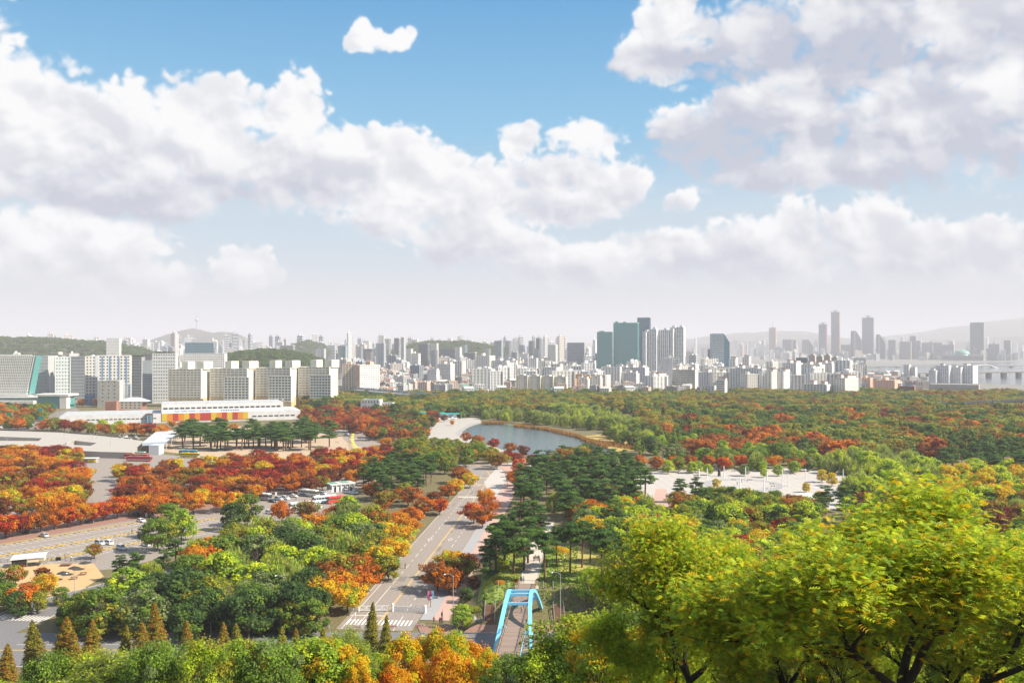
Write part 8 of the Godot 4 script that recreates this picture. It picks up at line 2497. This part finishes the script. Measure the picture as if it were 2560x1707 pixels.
	part("window", cb.done(), M.many, kk)
	var sh := thing("glass_shelter", "steel and glass shelter with a slanting roof by the walkway", "shelter", ground_at(337, 1270), 0.3)
	cb = Build.new()
	for s in [[-2.2, 0.0], [2.2, 0.0], [0.0, 1.5]]: cb.tube([Vector3(s[0], 0, s[1]), Vector3(s[0] * 1.1, 3.4, s[1])], [0.09, 0.07], 6)
	part("post", cb.done(), M.steel, sh)
	cb = Build.new()
	cb.tint = Color(0.30, 0.36, 0.42)
	for s in [-1.0, 1.0]: cb.quad(Vector3(s * 2.8, 3.7, 1.8), Vector3(s * 2.8, 3.3, -1.8), Vector3(0.05 * s, 3.0, -1.8), Vector3(0.05 * s, 3.4, 1.8))
	part("roof", cb.done(), M.gloss, sh)
	cb = Build.new()
	cb.box(Vector3(-1.0, 0.2, -0.5), Vector3(2.2, 2.2, 1.6))
	part("glass_cabin", cb.done(), M.green_glass, sh)
	for q in [[151, 1311], [316, 1288], [690, 1240], [497, 1264]]:
		var nt := thing("notice_board", "white upright notice board at the walkway edge", "sign", ground_at(q[0], q[1]), 0.2, "notice boards along the walkway")
		cb = Build.new()
		cb.tint = Color(0.7, 0.7, 0.68)
		cb.box(Vector3(0, 0.4, 0), Vector3(0.9, 1.5, 0.1))
		part("board", cb.done(), M.many, nt)
		cb = Build.new()
		for s in [-0.4, 0.4]: cb.box(Vector3(s, 0, -0.08), Vector3(0.08, 2.0, 0.08))
		part("post", cb.done(), M.steel, nt)
	# white toilet pavilion with green glass roof strips
	var wc := thing("toilet_pavilion", "small white columned pavilion with green skylights by the coaches", "pavilion", ground_at(851, 1226), 0.55)
	cb = Build.new()
	cb.tint = Color(0.62, 0.63, 0.65)
	cb.box(Vector3.ZERO, Vector3(11.5, 3.4, 6.5))
	part("wall", cb.done(), M.wall, wc)
	cb = Build.new()
	cb.tint = Color(0.62, 0.63, 0.65)
	cb.box(Vector3(0, 3.4, 0), Vector3(12.8, 0.6, 7.8))
	part("cornice", cb.done(), M.wall, wc)
	for k in 6:
		cb = Build.new()
		cb.lathe(Vector3(-5.6 + k * 2.24, 0, 3.6), [Vector2(0.25, 0), Vector2(0.22, 3.4)], 10)
		part("column", cb.done(), M.white_paint, wc)
	for k in 4:
		cb = Build.new()
		cb.tint = Color(0.12, 0.36, 0.27) if k % 2 == 0 else Color(0.5, 0.48, 0.42)
		cb.box(Vector3(-4.3 + k * 2.9, 4.0, 0), Vector3(2.2, 0.2, 6.2))
		part("skylight", cb.done(), M.gloss, wc)
	for k in 4:
		cb = Build.new()
		cb.box(Vector3(-4.0 + k * 2.7, 0.1, 3.28), Vector3(1.0, 2.3, 0.1))
		part("doorway", cb.done(), M.window, wc)
	cb = Build.new()
	for k in 8:
		cb.bar(Vector3(-12.5 + k * 0.9, 0.0, 4.5), Vector3(-12.5 + k * 0.9, 1.3, 4.5), 0.12, 0.12)
	for y in [0.3, 0.8, 1.3]: cb.bar(Vector3(-12.5, y, 4.5), Vector3(-6.2, y, 4.5), 0.1, 0.14)
	part("ramp_railing", cb.done(), M.white_paint, wc)
	build_dog_yard()
	# plaza: white columns, figure statue, benches
	for q in [[1748, 1196, 5], [1768, 1196, 5.5], [1810, 1193, 6], [1864, 1197, 6], [1918, 1200, 5.5], [1956, 1220, 9], [1971, 1215, 6], [2014, 1196, 5], [1910, 1228, 6.5], [1850, 1222, 5], [2108, 1200, 5.5], [1790, 1172, 4.5]]:
		var col := thing("plaza_column", "slender white column standing on the pale plaza", "column", ground_at(q[0], q[1]), 0.0, "white columns on the plaza")
		cb = Build.new()
		cb.lathe(Vector3.ZERO, [Vector2(0.36, 0), Vector2(0.28, 0.3), Vector2(0.2, q[2]), Vector2(0.12, q[2] + 0.15), Vector2(0.01, q[2] + 0.6)], 10)
		part("shaft", cb.done(), M.white_paint, col)
	var sta := thing("statue", "dark standing statue on the plaza lawn", "statue", ground_at(1798, 1190))
	cb = Build.new()
	cb.tint = Color(0.03, 0.03, 0.03)
	cb.lathe(Vector3.ZERO, [Vector2(1.0, 0), Vector2(0.85, 0.5), Vector2(0.7, 2.4), Vector2(0.95, 3.2), Vector2(0.5, 3.8), Vector2(0.35, 3.9), Vector2(0.45, 4.3), Vector2(0.05, 4.7)], 12, Vector3(1, 1, 0.8))
	part("figure", cb.done(), M.many, sta)
	for q in [[1741, 1190], [1630, 1167], [1713, 1176], [1777, 1178], [1806, 1177], [1833, 1179], [1834, 1200], [1876, 1200], [1930, 1210], [1932, 1216], [1914, 1221], [1660, 1172]]:
		var bn := thing("bench", "dark timber bench on the plaza paving", "bench", ground_at(q[0], q[1]), rng.randf_range(-0.5, 0.5), "benches on the plaza")
		cb = Build.new()
		cb.tint = Color(0.07, 0.05, 0.04)
		for k in 3: cb.box(Vector3(0, 0.42, -0.22 + k * 0.2), Vector3(2.4, 0.07, 0.16))
		part("seat", cb.done(), M.many, bn)
		cb = Build.new()
		for s in [-0.9, 0.9]: cb.box(Vector3(s, 0, 0), Vector3(0.12, 0.42, 0.5))
		part("leg", cb.done(), M.dark_steel, bn)
	# white tent-like boat canopy at the plaza edge
	var bo := thing("stage_canopy", "white oval stage canopy with green rim at the plaza edge", "canopy", ground_at(2015, 1252), 0.1)
	cb = Build.new()
	cb.tint = Color(0.72, 0.72, 0.72)
	cb.lathe(Vector3(0, 2.2, 0), [Vector2(5.6, 0), Vector2(5.4, 0.5), Vector2(4.0, 0.9), Vector2(3.9, 0.7), Vector2(0.0, 0.4)], 24, Vector3(1, 1, 0.7))
	part("roof", cb.done(), M.many, bo)
	cb = Build.new()
	cb.tint = Color(0.1, 0.36, 0.2)
	cb.lathe(Vector3(0, 1.9, 0), [Vector2(5.7, 0), Vector2(5.75, 0.3), Vector2(5.6, 0.35)], 24, Vector3(1, 1, 0.7))
	part("rim", cb.done(), M.many, bo)
	for k in 6:
		cb = Build.new()
		cb.tube([Vector3(cos(k * 1.05) * 5.0, 0, sin(k * 1.05) * 3.4), Vector3(cos(k * 1.05) * 5.0, 2.3, sin(k * 1.05) * 3.4)], [0.08, 0.08], 6)
		part("post", cb.done(), M.white_paint, bo)

func parasol(at: Vector3, r: float, colour: Color, label: String, group: String) -> void:
	var t := thing("parasol", label, "parasol", at, 0.0, group)
	var b := Build.new()
	b.lathe(Vector3.ZERO, [Vector2(0.05, 0), Vector2(0.04, 2.7), Vector2(0.0, 2.9)], 6)
	part("pole", b.done(), M.lamp_grey, t)
	b = Build.new()
	b.tint = colour
	b.lathe(Vector3.ZERO, [Vector2(r, 2.05), Vector2(r * 0.55, 2.42), Vector2(0.02, 2.75)], 8)
	part("canopy", b.done(), M.many, t)

func build_dog_yard() -> void:
	for q in [[186, 1433], [213, 1420], [158, 1446]]:
		parasol(ground_at(q[0], q[1] + 3), 1.9, Color(0.03, 0.032, 0.035), "dark grey thatch-like parasol in the sandy dog yard", "dark parasols in the dog yard")
	for q in [[186, 1447], [209, 1436]]:
		var pt := thing("picnic_table", "brown timber picnic table in the sandy dog yard", "table", ground_at(q[0], q[1]), 0.2, "picnic tables in the dog yard")
		var b := Build.new()
		for k in 4: b.box(Vector3(0, 0.72, -0.36 + k * 0.24), Vector3(2.0, 0.06, 0.2))
		part("tabletop", b.done(), M.wood_brown, pt)
		for s in [-1.0, 1.0]:
			b = Build.new()
			b.box(Vector3(0, 0.42, s * 0.8), Vector3(2.0, 0.06, 0.3))
			part("seat", b.done(), M.wood_brown, pt)
			b = Build.new()
			b.bar(Vector3(s * 0.7, 0.0, -0.8), Vector3(s * 0.7, 0.74, -0.1), 0.08, 0.1)
			b.bar(Vector3(s * 0.7, 0.0, 0.8), Vector3(s * 0.7, 0.74, 0.1), 0.08, 0.1)
			part("leg", b.done(), M.wood_brown, pt)
	var pf := thing("timber_platform", "low brown timber platform in the sandy yard", "platform", ground_at(166, 1413), 0.15)
	for k in 8:
		var b := Build.new()
		b.box(Vector3(-1.4 + k * 0.4, 0.45, 0), Vector3(0.37, 0.1, 2.4))
		part("plank", b.done(), M.wood_brown, pf)
	for s in [-1.2, 1.2]:
		for z in [-1.0, 1.0]:
			var b := Build.new()
			b.box(Vector3(s, 0, z), Vector3(0.14, 0.45, 0.14))
			part("leg", b.done(), M.wood_brown, pf)
	var sd := thing("yard_shelter", "open shelter with a flat white roof and black screens", "shelter", ground_at(70, 1413), 0.3)
	var b := Build.new()
	b.tint = Color(0.62, 0.64, 0.68)
	b.quad(Vector3(-4.6, 2.7, 2.6), Vector3(-4.6, 3.1, -2.6), Vector3(5.4, 3.5, -2.6), Vector3(5.4, 3.1, 2.6))
	b.bar(Vector3(-4.6, 2.6, 2.6), Vector3(5.4, 3.0, 2.6), 0.1, 0.18)
	part("roof", b.done(), M.many, sd)
	b = Build.new()
	for x in [-4.3, 0.2, 5.0]:
		for z in [-2.3, 2.3]: b.box(Vector3(x, 0, z), Vector3(0.14, 2.75 + (x + 4.6) * 0.04, 0.14))
	part("post", b.done(), M.steel, sd)
	b = Build.new()
	b.tint = Color(0.012, 0.012, 0.014)
	b.box(Vector3(-2.0, 0.9, 2.3), Vector3(4.4, 1.7, 0.06))
	b.box(Vector3(-4.3, 0.9, 0), Vector3(0.06, 1.7, 4.4))
	part("screen", b.done(), M.many, sd)
	b = Build.new()
	b.tint = Color(0.55, 0.48, 0.38)
	b.box(Vector3(2.0, 1.5, 2.3), Vector3(3.2, 1.3, 0.08))
	b.box(Vector3(4.9, 1.5, 0), Vector3(0.08, 1.3, 4.4))
	part("panel", b.done(), M.many, sd)
	var fe := thing("yard_fence", "low dark steel fence along the back of the dog yard", "fence", Vector3.ZERO)
	var pts := [[-30, 1408], [35, 1404], [100, 1404], [140, 1402], [190, 1404], [240, 1406]]
	for k in pts.size() - 1:
		var a := ground_at(pts[k][0], pts[k][1]); var e := ground_at(pts[k + 1][0], pts[k + 1][1])
		var f := Build.new()
		for y in [0.3, 0.75, 1.15]: f.bar(a + Vector3(0, y, 0), e + Vector3(0, y, 0), 0.05, 0.05)
		part("rail", f.done(), M.dark_steel, fe)
		for j in 4:
			f = Build.new()
			f.bar(a.lerp(e, j / 4.0), a.lerp(e, j / 4.0) + Vector3(0, 1.2, 0), 0.08, 0.08)
			part("post", f.done(), M.dark_steel, fe)
	var cr := thing("dark_crate", "black square crate by the yard fence", "crate", ground_at(146, 1400), 0.1)
	b = Build.new()
	b.tint = Color(0.012, 0.012, 0.012)
	b.box(Vector3.ZERO, Vector3(1.4, 1.05, 0.8))
	part("box", b.done(), M.many, cr)
	b = Build.new()
	b.tint = Color(0.05, 0.05, 0.05)
	b.box(Vector3(0, 1.05, 0), Vector3(1.5, 0.08, 0.9))
	part("lid", b.done(), M.many, cr)

func build_all() -> void:
	build_ground()
	tree_kinds()
	build_city()
	build_park_buildings()
	build_bridge()
	build_plants()
	build_garden()
	build_vehicles()
	build_street_things()
	build_people()
